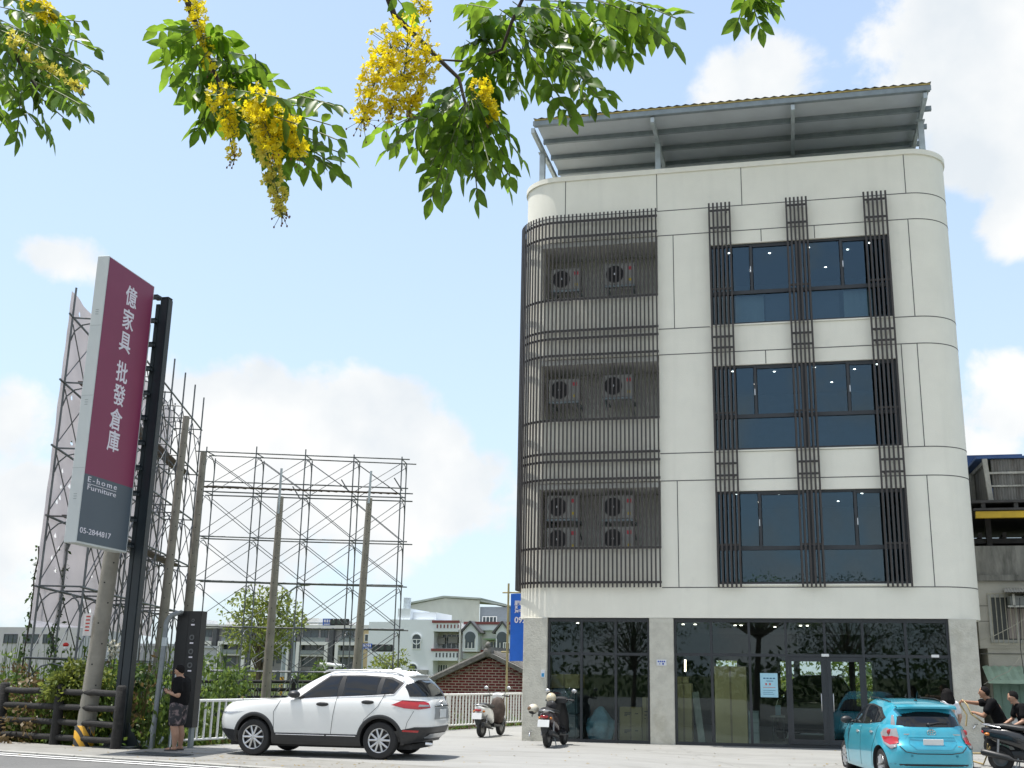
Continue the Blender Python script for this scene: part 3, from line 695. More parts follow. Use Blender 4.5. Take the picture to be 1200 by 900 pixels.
# house number plate on the middle column, blue tag and tap on the left column
a, b = P(769.5,780,D), P(781,773,D); t = thing('address_plate', 'small white address plate with blue writing on the middle concrete column', 'sign', ((a.x+b.x)/2, D, a.z))
m = MB(); m.bx(a.x, b.x, D-.012, D+.004, a.z, b.z); m.build('plate', M('white_enamel', (.68,.70,.74), .4), t, bevel=.003)
m = MB(); w, h = b.x-a.x, b.z-a.z
for i in range(4): m.bx(a.x+w*(.12+.2*i), a.x+w*(.26+.2*i), D-.015, D-.012, a.z+h*.56, a.z+h*.80)
m.bx(a.x+w*.30, a.x+w*.36, D-.015, D-.012, a.z+h*.15, a.z+h*.45); m.bx(a.x+w*.58, a.x+w*.74, D-.015, D-.012, a.z+h*.15, a.z+h*.45)
m.build('lettering', M('blue_enamel_ink', (.03,.08,.42), .4), t)
a, b = P(634,794,D), P(638.5,785,D); t = thing('meter_tag', 'little blue and white tag on the edge of the left concrete column', 'sign', ((a.x+b.x)/2, D, a.z))
m = MB(); m.bx(a.x, b.x, D-.012, D+.004, a.z, b.z); m.build('plate', M('white_enamel', (.68,.70,.74), .4), t)
m = MB(); m.bx(a.x+.015, b.x-.015, D-.015, D-.012, a.z+.02, a.z+.11); m.build('blue_panel', M('tag_blue', (.04,.28,.55), .4), t)
c = P(621.5,863,D); t = thing('water_tap', 'small chrome water tap low on the left concrete column', 'tap', (c.x, D, .1))
m = MB(); m.tube([(c.x,D+.01,.19), (c.x,D-.09,.19), (c.x,D-.12,.15), (c.x,D-.12,.11)], .018, 8); m.build('spout', chrome, t, smooth=60)
m = MB(); m.bx(c.x-.045, c.x+.045, D-.08, D-.05, .225, .245); m.bx(c.x-.012, c.x+.012, D-.075, D-.055, .19, .23); m.build('handle', chrome, t)
c = P(1142,851,D); t = thing('wall_faucet', 'chrome wall faucet on the right concrete column behind the hose', 'tap', (c.x, D, c.z))
m = MB(); m.tube([(c.x,D+.01,c.z), (c.x,D-.07,c.z), (c.x-.05,D-.10,c.z-.05)], .02, 8); m.bx(c.x-.01, c.x+.07, D-.08, D-.06, c.z+.03, c.z+.05); m.build('spout', chrome, t)
# ------------------------------------------------------------------ pole sign at the roadside
def on_plane(px, py, p0, n):
    d = ray(px, py); n = Vector(n); return CAM + d*((Vector(p0)-CAM).dot(n)/d.dot(n))
SG = thing('pole_sign', 'tall maroon and slate sign cabinet with white Chinese lettering bracketed to a dark steel post', 'sign', (-14.18, 22.62, 0))
nf = Vector((-14.20, 20.30, 0)); ff = Vector((-14.32, 22.33, 0)); du = (ff-nf).normalized(); nn = Vector((du.y, -du.x, 0))
zb, zt = 4.12, 10.36; wid = (ff-nf).length
Rs = Matrix((du, -nn, (0,0,1))).transposed()      # text x -> du, text facing -y -> nn
def sbox(mb, u0, u1, n0, n1, z0, z1):
    c = nf + du*((u0+u1)/2) + nn*((n0+n1)/2); mb.box((c.x, c.y, (z0+z1)/2), (u1-u0, n1-n0, z1-z0), Matrix((du, nn, (0,0,1))).transposed())
m = MB(); sbox(m, 0, wid, -.27, 0, zb, zt); m.build('cabinet', cab_m, SG, bevel=.008, seg=1)
zd = 5.56
m = MB(); sbox(m, .03, wid-.04, .001, .007, zd, zt-.03); m.build('maroon_panel', purple_m, SG)
m = MB(); sbox(m, .03, wid-.04, .001, .0065, zb+.04, zd-.001); m.build('slate_panel', slate_m, SG)
m = MB()
for z in (zb+.9, zb+2.9, zb+4.9): 
    for k in range(3): sbox(m, -.003, .002, -.17, -.10, z+.05*k, z+.05*k+.012)
for z in (zb+1.55, zb+3.1, zb+4.65): sbox(m, -.002, .002, -.268, -.002, z, z+.006)
m.build('vent_slots', M('vent_grey', (.30,.33,.33), .6), SG)
m = MB()
for ch, px_, py_ in (('億',153.3,350),('家',149.5,376.7),('具',146,402.7),('批',142.3,438.3),('發',139,465),('倉',135.2,493.3),('庫',132.3,519.0)):
    t = text_mb(ch, .50, bold=.006); c = on_plane(px_, py_, nf, nn); t.xf(Rs, c + nn*.010); m.join(t)
m.build('lettering', letter_m, SG)
m = MB()
for s_, p_, q_, sz, spc in (('E-home',(102.5,560.5),(136,572.5),.165,1.35), ('Furniture',(102,569.5),(135,581.5),.155,1.05), ('05-2844817',(93,620.5),(129,629.5),.165,1.0)):
    t = text_mb(s_, sz, spacing=spc); a, b = on_plane(*p_, nf, nn), on_plane(*q_, nf, nn); c = (a+b)/2; c.z = (a.z+b.z)/2
    xs_ = [v.x for v in t.v]; k = (b-a).dot(du)/(max(xs_)-min(xs_)); t.v = [Vector((v.x*k, v.y, v.z)) for v in t.v]; t.xf(Rs, c + nn*.010); m.join(t)
    if s_ == 'E-home': m.box(c+nn*.010-Vector((0,0,.088)), ((b-a).dot(du), .004, .010), Rs)
m.build('small_lettering', letter_m, SG)
PX_, PY_ = -14.16, 22.62
m = MB(); m.bx(PX_-.09, PX_+.12, PY_-.11, PY_+.11, 0, 10.12); m.bx(PX_-.092, PX_+.122, PY_-.112, PY_+.112, 10.12, 10.16); m.build('post', post_m, SG, bevel=.02, seg=2)
m = MB(); m.bx(PX_-.22, PX_-.12, PY_-.07, PY_+.07, .6, 10.0); m.build('side_channel', post_m, SG, bevel=.008, seg=1)
for k in range(11):
    z = 4.25+.585*k; m = MB(); m.bx(PX_-.42, PX_-.09, PY_-.20, PY_-.10, z, z+.05); m.bx(PX_-.31, PX_-.16, PY_-.14, PY_+.12, z+.05, z+.12); m.bar((ff.x-.1, ff.y-.02, z+.02), (PX_-.1, PY_-.15, z+.02), .05, .05); m.build('bracket', post_m, SG)
m = MB(); m.bx(PX_-.42, PX_+.46, PY_-.4, PY_+.4, -.02, .03)
for sx, sy in ((1,0), (-1,0), (0,1), (0,-1)):
    if sx: m.ext([(PX_+.02+sx*.12, .03), (PX_+.02+sx*.44, .03), (PX_+.02+sx*.12, .52)], 'y', PY_-.012, PY_+.012)
    else: m.ext([(PY_+sy*.12, .03), (PY_+sy*.40, .03), (PY_+sy*.12, .52)], 'x', PX_+.01, PX_+.034)
m.build('base_plate', post_m, SG)
# ---- black cabinet with round fittings, pipes
BX = thing('signal_cabinet', 'tall black steel cabinet with four small round fittings behind the man', 'cabinet', (-12.78, 23.0, 0))
yb = 22.95; a, b = P(208.5,716,yb), P(236.5,716,yb); x0, x1 = a.x, b.x; zt_ = a.z
m = MB(); m.bx(x0, x1, yb, yb+.26, .42, zt_); m.build('cabinet_body', M('black_cabinet_paint', (.009,.010,.011), .5, var=.12), BX, bevel=.008)
m = MB(); m.bx(x0+.03, x0+.09, yb+.05, yb+.2, 0, .42); m.bx(x1-.09, x1-.03, yb+.05, yb+.2, 0, .42); m.build('stand', galv_dark, BX)
for py_, r_ in ((727,.035), (747,.06), (763.5,.06), (779.5,.06)):
    c = P(226.5-(py_-727)*.075, py_, yb); m = MB(); m.lathe([(r_*.55,-.012), (r_,-.012), (r_,.0), (r_*.55,-.004)], 18, (c.x, yb-.001, c.z), 'y'); m.build('round_fitting', M('grey_fitting', (.10,.105,.11), .35, metal=.4), BX)
    m = MB(); m.bx(c.x-.04, c.x+.045, yb-.006, yb-.001, c.z-r_-.075, c.z-r_-.045); m.build('white_tag', letter_m, BX)
m = MB(); m.bx(x0+.27, x0+.28, yb-.004, yb-.001, .45, zt_-.03); m.build('door_seam', black_m, BX)
CP = thing('cable_conduit', 'bent grey steel conduit rising from the pavement into the black cabinet', 'conduit', (-13.3, 22.7, 0))
pth = [P(177,878,22.55), P(186,805,22.6), P(192.5,752,22.7), P(194.5,733,22.75)]
for k in range(6): t_ = k/5*PI/2; e = P(194.5,733,22.75); pth.append(e + Vector((.30-.30*math.cos(t_), .0+.06*k/5, .26*math.sin(t_)+.02)))
pth.append(Vector((x0+.01, 23.05, pth[-1].z)))
m = MB(); m.tube(pth, .055, 12); m.build('main_pipe', M('conduit_grey', (.20,.22,.23), .5, metal=.3, var=.2), CP, smooth=60)
m = MB(); c = P(193,752,22.7); m.tube([c-Vector((.003,0,.09)), c+Vector((.003,0,.09))], .066, 12); m.build('coupling', galv, CP, smooth=60)
for (xa, ya, xb, yb2, r_) in ((171,873,192,804,.022), (206,876,207,800,.03), (199,878,206,790,.02), (212,874,213,786,.02), (186,872,191,864,.03), (160,868,176,877,.025)):
    m = MB(); m.tube([P(xa,ya,22.75) if ya < 877 else P(xa,ya,22.6), P(xb,yb2,22.85)], r_, 8); m.build('thin_pipe', galv, CP, smooth=60)
# ---- imitation log fence
LF = thing('log_fence', 'low dark weathered imitation log fence with four rails along the verge', 'fence', (-15.9, 22.75, 0))
e0, e1 = Vector((-13.95, 22.10, 0)), Vector((-20.2, 24.35, 0)); dr = (e1-e0).normalized()
for k in range(4):
    p = e0 + dr*(2.07*k); m = MB(); m.tube([p+Vector((0,0,-.05)), p+Vector((.01,0,.6)), p+Vector((0,0,1.25)), p+Vector((0,0,1.29))], [.115,.108,.105,.07], 14); m.build('post', logw, LF, smooth=50)
    if k < 3:
        for z in (.16, .48, .80, 1.12):
            a = p + dr*.07; b = p + dr*2.0; m = MB()
            m.tube([a+(b-a)*i/5+Vector((0,0,z+.008*math.sin(i*2+z*9))) for i in range(6)], [.066+.004*math.sin(i*3+z*20) for i in range(6)], 12); m.build('rail', logw, LF, smooth=50)
# ---- white tube fences on the yard edge
def white_fence(label, p0, p1, sp, zt, posts):
    p0, p1 = Vector((*p0, 0)), Vector((*p1, 0)); d = (p1-p0); Lh = d.length; d.normalize()
    t = thing('metal_fence', label, 'fence', p0)
    for z, r_ in ((zt, .034), (.13, .026)):
        m = MB(); m.tube([p0+Vector((0,0,z)), p1+Vector((0,0,z))], r_, 10); m.build('rail', white_metal, t, smooth=60)
    m = MB(); n = int(Lh/sp)
    for i in range(1, n):
        q = p0 + d*(Lh*i/n); m.tube([q+Vector((0,0,.13)), q+Vector((0,0,zt))], .026, 8, False)
    m.build('palings', white_metal, t, smooth=60)
    for i in range(posts+1):
        q = p0 + d*(Lh*i/posts); m = MB(); m.tube([q+Vector((0,0,-.02)), q+Vector((0,0,zt+.03))], .038, 10); m.build('post', white_metal, t, smooth=60)
white_fence('white tube fence section ahead of and behind the parked white car', (-13.2,23.15), (-10.75,30.4), .20, .96, 4)
white_fence('far white tube fence section running in front of the red brick house', (-10.72,30.5), (-8.42,37.3), .165, 1.0, 3)
# ---- concrete poles
def conc_pole(label, foot, top, r0, r1, extra=None, label_plate=False, guard=False):
    t = thing('concrete_pole', label, 'pole', foot, 0, 'bare concrete poles')
    f, tp = Vector(foot), Vector(top); d = tp-f; m = MB()
    n = 10; m.tube([f + d*i/n for i in range(n+1)], [r0+(r1-r0)*i/n for i in range(n+1)], 16); m.build('shaft', pole_c, t, smooth=50)
    m = MB(); n = int(d.length/.42)
    for i in range(2, n):
        q = f + d*(i/n); r_ = r0+(r1-r0)*i/n; a = -1.15 + (.55 if i % 2 else -.2); dv = Vector((math.cos(a), math.sin(a), 0))
        m.tube([q+dv*(r_-.01), q+dv*(r_+.003)], .018, 8)
    m.build('step_holes', M('hole_black', (.03,.03,.028), .9), t)
    if label_plate:
        q = P(103.5,732,f.y-r0-.005); m = MB(); m.bx(q.x-.10, q.x+.10, q.y-.03, q.y, q.z-.24, q.z+.24); pl = m.build('number_label', M('pole_label_white', (.62,.60,.58), .6), t)
        m = MB()
        for i in range(5): m.bx(q.x-.05, q.x+.05, q.y-.034, q.y-.03, q.z+.16-.075*i, q.z+.19-.075*i)
        m.build('red_marks', M('label_red', (.45,.05,.04), .6), pl)
    if guard:
        m = MB(); m.lathe([(r0+.012,-.02), (r0+.012,.42), (r0+.0,.43)], 24, (f.x, f.y, 0)); m.build('striped_guard', GUARD, t, smooth=50)
    if extra:
        m = MB(); m.tube([Vector(extra[0]), Vector(extra[1])], .045, 8); m.build('steel_extension', galv, t, smooth=60)
GUARD = bpy.data.materials.new('yellow_black_guard'); GUARD.use_nodes = True
_n, _l = GUARD.node_tree.nodes, GUARD.node_tree.links; _b = _n['Principled BSDF']; _b.inputs['Roughness'].default_value = .5
_t = _n.new('ShaderNodeTexCoord'); _w = _n.new('ShaderNodeTexWave'); _w.inputs['Scale'].default_value = 2.2; _w.inputs['Distortion'].default_value = 1.2; _w.bands_direction = 'DIAGONAL'
_r = _n.new('ShaderNodeValToRGB'); _r.color_ramp.interpolation = 'CONSTANT'; _r.color_ramp.elements[0].color = (.62,.33,.02,1); _r.color_ramp.elements[1].color = (.03,.028,.025,1); _r.color_ramp.elements[1].position = .62
_l.new(_t.outputs['Object'], _w.inputs['Vector']); _l.new(_w.outputs['Fac'], _r.inputs[0]); _l.new(_r.outputs[0], _b.inputs['Base Color'])
def pole_at(pt, pb, Y, zf):
    t_, b_ = P(*pt, Y), P(*pb, Y); k = (zf-b_.z)/(t_.z-b_.z); f = b_+(t_-b_)*k; f.z = zf; return f, t_
f = Vector((-15.06, 22.62, -.05)); conc_pole('thick concrete pole with a small label and striped yellow guard behind the log fence', f, (-14.70, 22.62, 7.9), .20, .155, label_plate=True, guard=True)
f, t_ = pole_at((218.5,488), (192,720), 31, -1.5); conc_pole('tall bare concrete pole just right of the sign post', f, t_, .175, .10)
f, t_ = pole_at((238.5,530), (221,715), 34, -1.5); conc_pole('concrete pole at the left end of the see-through pipe scaffold', f, t_, .175, .10)
f, t_ = pole_at((329,582), (311,820), 36.5, -1.5); conc_pole('concrete pole with a steel pipe extension, left of the two amid the scaffold', f, t_, .18, .105, (P(330,549,36.4), P(326,602,36.4)))
f, t_ = pole_at((433,584), (418,785), 39, -1.5); conc_pole('concrete pole with a steel pipe extension, right of the two amid the scaffold', f, t_, .18, .11, (P(435,552,38.9), P(432,590,38.9)))
# ---- scaffolds
def scaffold(name, label, A, Bp, nb, levels, width, zg, z_end, ledger_levels, brace_rows=(0, 1), back=None):
    A, Bp = Vector((*A, 0)), Vector((*Bp, 0)); d = (Bp-A); Lh = d.length; d.normalize(); nrm = Vector((d.y, -d.x, 0))
    if nrm.dot(-A) < 0: nrm = -nrm
    t = thing(name, label, 'scaffold', A+Vector((0,0,zg)))
    rows = (nrm*0, Vector(back) if back else -nrm*width)
    R_ = lambda i, r: A + d*(Lh*i/nb) + rows[r]
    up = Vector((0,0,1))
    for i in range(nb+1):
        for r in (0, 1):
            q = R_(i, r); m = MB(); zz = z_end + rnd(-.05, .25) - (.25 if r else 0)
            m.tube([q+up*zg, q+up*(zg+zz)/2+d*.01+up*zg*.0, q+up*zz], .028, 7); m.build('upright', pipe_m, t, smooth=60)
        for z in levels:
            m = MB()
            a, b = R_(i, 0)+up*z, R_(i, 1)+up*z; m.tube([a, b], .024, 6)
            cpt = []
            for k in range(7):
                an = PI*k/6; cpt.append((a+b)/2 + (a-b)/2*.96*math.cos(an) + up*(-.62+.50*math.sin(an)))
            m.tube(cpt, .020, 6)
            m.build('frame_hoop', pipe_m, t, smooth=60)
    for z in ledger_levels:
        for r in (0, 1):
            m = MB(); a, b = R_(0, r)-d*rnd(.1,.5)+up*(z+rnd(-.03,.03)), R_(nb, r)+d*rnd(.1,.45)+up*(z+rnd(-.03,.03)); m.tube([a, (a+b)/2+up*rnd(-.04,.02), b], .030, 7); m.build('ledger', pipe_m, t, smooth=60)
    lv = [zg+.1] + list(levels)
    for i in range(nb):
        for j in range(len(lv)-1):
            m = MB()
            for r in brace_rows:
                if r == 1 and random.random() < .12: continue
                z0, z1 = lv[j]+.12, lv[j+1]-.18
                m.tube([R_(i, r)+up*z0, R_(i+1, r)+up*z1], .016, 5); m.tube([R_(i, r)+up*z1+nrm*.03, R_(i+1, r)+up*z0+nrm*.03], .016, 5)
            if m.v: m.build('cross_brace', pipe_m, t, smooth=60)
    return t, d, nrm, Lh
lvR = [P(360,y,44.5).z for y in (787,735,682.5,631.5,579.5,534)]
SR, dR, nR, LR = scaffold('pipe_scaffold', 'open see-through steel pipe scaffold of a bare billboard beyond the yard fence', (-24.2,42.9), (-16.42,45.9), 4, lvR, 1.15, -1.5, lvR[-1]+.15, lvR+[P(360,569,44.5).z], back=(-.16,1.1,0))
m = MB(); q0, q1 = Vector((-24.0,42.4,P(360,577,44.5).z)), Vector((-16.3,45.3,P(360,577,44.5).z)); m.bar(q0, q1, .22, .04)
for k in range(26): c = q0+(q1-q0)*(k+.5)/26; m.bar(c+Vector((-.05,-.1,-.03)), c+Vector((.05,.1,-.03)), .04, .03)
m.build('walkway_plank', M('rusty_plank', (.10,.075,.06), .8, var=.3), SR)
for px_, py_ in ((343,570), (400,562), (462,560)):
    m = MB(); c = P(px_, py_, 44.8); m.tube([c, c+Vector((.35,.1,-.55))], .03, 6); m.build('loose_pipe', pipe_m, SR)
lvL = [1.68+.02+1.70*k for k in range(0, 6)]
lvL = [.12, 1.85, 3.58, 5.3, 7.03, 8.75, 10.5]
SLt, dL, nL, LL = scaffold('billboard_scaffold', 'tall pipe scaffold carrying the torn white back of a billboard, behind the sign', (-17.05,24.9), (-21.75,38.0), 7, lvL, 1.05, -1.5, 11.55, lvL)
m = MB(); A_ = Vector((-17.05,24.9,0)) - nL*1.12; nu, nv = 56, 60
random.seed(3)
hole = set((random.randrange(2,nu-2), random.randrange(3,nv-2)) for _ in range(85))
def shp(i, j):
    q = A_ + dL*((LL+.2)*i/nu - .1) + Vector((0,0,2.75+8.45*j/nv)); q += nL*(.022*noise.noise(Vector((i*.3, j*.25, 1))) + .02*math.sin(i*PI/4)); return q
for i in range(nu):
    for j in range(nv):
        a, b, c, d_ = shp(i,j), shp(i+1,j), shp(i+1,j+1), shp(i,j+1)
        if (i, j) in hole:
            ab, bc, cd, da = a+(b-a)*.55, b+(c-b)*.25, c+(d_-c)*.5, d_+(a-d_)*.7
            m.add([a, ab, da], [(0,1,2)]); m.add([ab, b, bc], [(0,1,2)]); m.add([bc, c, cd], [(0,1,2)]); m.add([cd, d_, da], [(0,1,2)])
        else: m.quad(a, b, c, d_)
m.build('billboard_sheet', tarp_m, SLt, weld=True)
for z in (5.32, 8.78):
    m = MB(); a, b = Vector((-17.05,24.9,z))-nL*.5, Vector((-21.75,38.0,z))-nL*.5
    m.bar(a, b, .45, .05); m.build('walkway_plank', M('rusty_plank', (.10,.075,.06), .8, var=.3), SLt)
# dark creeper climbing the scaffold is made with the plants
# ------------------------------------------------------------------ vehicles
def sg(v, p): return math.copysign(abs(v)**p, v)
def lerp_tab(tab, x):
    if x <= tab[0][0]: return tab[0][1]
    for (a, va), (b, vb) in zip(tab[:-1], tab[1:]):
        if x <= b:
            t = (x-a)/(b-a); return va+(vb-va)*t
    return tab[-1][1]
def smooth_tab(tab, x):
    """Catmull-Rom through (x, value) pairs"""
    n = len(tab)
    if x <= tab[0][0]: return tab[0][1]
    if x >= tab[-1][0]: return tab[-1][1]
    for i in range(n-1):
        if x <= tab[i+1][0]:
            x0, y0 = tab[i]; x1, y1 = tab[i+1]; h = x1-x0; t = (x-x0)/h
            m0 = (y1-tab[i-1][1])/(x1-tab[i-1][0]) if i > 0 else (y1-y0)/h
            m1 = (tab[i+2][1]-y0)/(tab[i+2][0]-x0) if i+2 < n else (y1-y0)/h
            return (2*t**3-3*t*t+1)*y0+(t**3-2*t*t+t)*h*m0+(-2*t**3+3*t*t)*y1+(t**3-t*t)*h*m1
class Surf:
    def __init__(s, lev, zlo, zhi, tap, N=112):
        s.lev, s.zlo, s.zhi, s.tap, s.N = lev, zlo, zhi, tap, N
    def par(s, v): return [smooth_tab([(l[0], l[k]) for l in s.lev], v) for k in (1,2,3,4)]
    def raw(s, t, v):
        xf, xr, hw, n = s.par(v); xc, a = (xf+xr)/2, (xf-xr)/2
        x = xc + a*sg(math.cos(t), 2/n); y = hw*sg(math.sin(t), 2/n)*s.tap(x)
        lo, hi = s.zlo(x), s.zhi(x); return Vector((x, y, lo+v*(hi-lo)))
    def half(s, v, M_=400):
        """evenly spaced points from the front middle round the left side to the rear middle"""
        ts = [PI*i/M_ for i in range(M_+1)]
        p = [s.raw(t, v) for t in ts]; cum = [0]
        for a, b in zip(p[:-1], p[1:]): cum.append(cum[-1]+(b-a).length)
        return p, cum
    def ring(s, v):
        p, cum = s.half(v); n = s.N//2; out = []; j = 0
        for i in range(n+1):
            t = cum[-1]*i/n
            while j < len(cum)-2 and cum[j+1] < t: j += 1
            k = (t-cum[j])/max(1e-9, cum[j+1]-cum[j]); out.append(p[j]+(p[j+1]-p[j])*k)
        return out + [Vector((q.x, -q.y, q.z)) for q in out[-2:0:-1]]
    def side(s, x, z, sign=1):
        lo, hi = s.zlo(x), s.zhi(x); v = max(0, min(1, (z-lo)/(hi-lo))); xf, xr, hw, n = s.par(v); xc, a = (xf+xr)/2, (xf-xr)/2
        u = min(1, abs(x-xc)/a); return Vector((x, sign*hw*s.tap(x)*(1-u**n)**(1/n), z))
    def wrap(s, d, z, rear=True):
        """point d metres round the body from the rear (or front) middle, at height z"""
        sign = 1 if d >= 0 else -1; d = abs(d); x = s.par(.5)[1 if rear else 0]
        v = max(0, min(1, (z-s.zlo(x))/(s.zhi(x)-s.zlo(x)))); key = (round(v, 3), rear)
        if not hasattr(s, 'cache'): s.cache = {}
        if key not in s.cache:
            p, cum = s.half(round(v, 3)); 
            if rear: p = p[::-1]; cum = [cum[-1]-c for c in cum[::-1]]
            s.cache[key] = (p, cum)
        p, cum = s.cache[key]
        for j in range(len(cum)-1):
            if cum[j+1] >= d:
                k = (d-cum[j])/max(1e-9, cum[j+1]-cum[j]); q = p[j]+(p[j+1]-p[j])*k; return Vector((q.x, sign*q.y, z))
        return Vector((p[-1].x, 0, z))
    def shell(s, vs, top=(.985,.95,.86,.66,.4,.15,0), crown=.04, bottom=True):
        mb = MB(); R = [s.ring(v) for v in vs]; n = s.N
        base = len(mb.v); rings = R[:]
        xf, xr, hw, _ = s.par(vs[-1]); xc = (xf+xr)/2
        for k in top:
            rr = []
            for q in R[-1]:
                x = xc+(q.x-xc)*(k if k > 0 else 0)
                rr.append(Vector((x, q.y*k, s.zhi(x)-(s.zhi(q.x)-q.z)*k*0 + crown*(1-k*k))))
            rings.append(rr)
        for rr in rings: mb.v += rr
        for i in range(len(rings)-1):
            for j in range(n): mb.f.append([i*n+j, i*n+(j+1) % n, (i+1)*n+(j+1) % n, (i+1)*n+j]); mb.m.append(0)
        if bottom: mb.f.append(list(range(n-1, -1, -1))); mb.m.append(0)
        return mb
def col_poly(poly, u):
    """lower and upper edge of a polygon at u"""
    ys = []
    for (a, b), (c, d) in zip(poly, poly[1:]+poly[:1]):
        if a == c: continue
        if min(a, c)-1e-9 <= u <= max(a, c)+1e-9: ys.append(b+(d-b)*(u-a)/(c-a))
    return min(ys), max(ys)
def decal(fn, poly, off=.004, nu=16, nv=6, mb=None):
    """skin a polygon onto a body surface, standing off by off"""
    mb = mb or MB(); us = [p[0] for p in poly]; u0, u1 = min(us), max(us)
    xs = sorted(set([round(u0+(u1-u0)*i/nu, 5) for i in range(nu+1)] + [round(u, 5) for u in us]))
    def g(u, z):
        e = .004; p = fn(u, z); du = fn(u+e, z)-fn(u-e, z); dz = fn(u, z+e)-fn(u, z-e); nn_ = du.cross(dz)
        if nn_.length < 1e-12: return p
        nn_.normalize()
        if nn_.dot(Vector((p.x*.15, p.y, .0)) if abs(p.y) > .5 else Vector((p.x, 0, 0))) < 0: nn_ = -nn_
        return p+nn_*off
    cols = []
    for u in xs:
        uu = min(max(u, u0+1e-6), u1-1e-6); lo, hi = col_poly(poly, uu)
        cols.append([g(uu, lo+(hi-lo)*j/nv) for j in range(nv+1)])
    b = len(mb.v)
    for c in cols: mb.v += c
    for i in range(len(cols)-1):
        for j in range(nv):
            mb.f.append([b+i*(nv+1)+j, b+(i+1)*(nv+1)+j, b+(i+1)*(nv+1)+j+1, b+i*(nv+1)+j+1]); mb.m.append(mb.cur)
    return mb
def seam(fn, pts, r=.004, mb=None, n=10):
    mb = mb or MB(); out_ = []
    for (a, b), (c, d) in zip(pts[:-1], pts[1:]):
        for i in range(n): out_.append(fn(a+(c-a)*i/n, b+(d-b)*i/n))
    out_.append(fn(*pts[-1])); mb.tube(out_, r, 5); return mb
def bool_cut(mb, cut):
    me1 = bpy.data.meshes.new('tmp_body'); me1.from_pydata([tuple(q) for q in mb.v], [], mb.f)
    bm = bmesh.new(); bm.from_mesh(me1); bmesh.ops.remove_doubles(bm, verts=bm.verts, dist=2e-4); bmesh.ops.recalc_face_normals(bm, faces=bm.faces); bm.to_mesh(me1); bm.free()
    me2 = bpy.data.meshes.new('tmp_cut'); me2.from_pydata([tuple(q) for q in cut.v], [], cut.f)
    bm = bmesh.new(); bm.from_mesh(me2); bmesh.ops.recalc_face_normals(bm, faces=bm.faces); bm.to_mesh(me2); bm.free()
    for me in (me1, me2): me.materials.append(blackpl); me.materials.append(black_m)
    me2.polygons.foreach_set('material_index', [1]*len(me2.polygons))
    o1 = bpy.data.objects.new('tmp_body', me1); o2 = bpy.data.objects.new('tmp_cut', me2); COL.objects.link(o1); COL.objects.link(o2)
    md = o1.modifiers.new('cut', 'BOOLEAN'); md.object = o2; md.operation = 'DIFFERENCE'; md.solver = 'EXACT'
    dg = bpy.context.evaluated_depsgraph_get(); dg.update(); me = bpy.data.meshes.new_from_object(o1.evaluated_get(dg))
    r = MB(); r.v = [v.co.copy() for v in me.vertices]; r.f = [list(p.vertices) for p in me.polygons]; r.m = [p.material_index for p in me.polygons]
    for o in (o1, o2): bpy.data.objects.remove(o)
    for q in (me1, me2, me): bpy.data.meshes.remove(q)
    return r
def wheel(t, name, x, y, r, rim, side, spokes=5, w=.21, dbl=True):
    """tyre, rim and hub; side = +1 when the wheel face looks to +y"""
    m = MB(); prof = []
    for k in range(13):
        a = PI*k/12; prof.append((r-.045+.045*math.sin(a)**.6, -w/2*math.cos(a)))
    prof = [(rim*.98, -w/2+.01)] + prof + [(rim*.98, w/2-.01)]
    m.lathe(prof, 40, (x, y, r), 'y'); ty = m.build(name, black_m, t, local=True, smooth=60)
    m = MB(); f = y+side*(w/2-.035)
    m.lathe([(rim*1.0, -.02*side), (rim*.99, .018*side), (rim*.93, .012*side), (rim*.90, -.05*side), (.001, -.06*side)], 40, (x, f, r), 'y'); m.build('rim', blackpl if dbl is None else M('rim_dark', (.06,.06,.065), .4, metal=.5), ty, local=True, smooth=50)
    m = MB()
    m.lathe([(rim*.90, -.005*side), (rim*1.005, .02*side), (rim*.985, .028*side), (rim*.90, .012*side), (rim*.90, -.005*side)], 40, (x, f, r), 'y')
    for k in range(spokes):
        a0 = 2*PI*k/spokes + PI/2
        for da in ((-.20, .20) if dbl else (0,)):
            a1 = a0+da*.55; a2 = a0+da*1.5
            p0 = Vector((x+rim*.16*math.cos(a1), f+.016*side, r+rim*.16*math.sin(a1))); p1 = Vector((x+rim*.95*math.cos(a2), f+.010*side, r+rim*.95*math.sin(a2)))
            m.bar(p0, p1, .022, .042 if dbl else .06, (0, 1, 0)) if False else m.tube([p0, (p0+p1)/2, p1], [.026,.020,.022] if dbl else [.035,.03,.035], 6)
    m.lathe([(.001, .032*side), (rim*.20, .028*side), (rim*.24, 0), (rim*.24, -.03*side)], 20, (x, f, r), 'y')
    m.build('spokes', silver, ty, local=True, smooth=45)
    return ty
def lock(t, fn): return fn

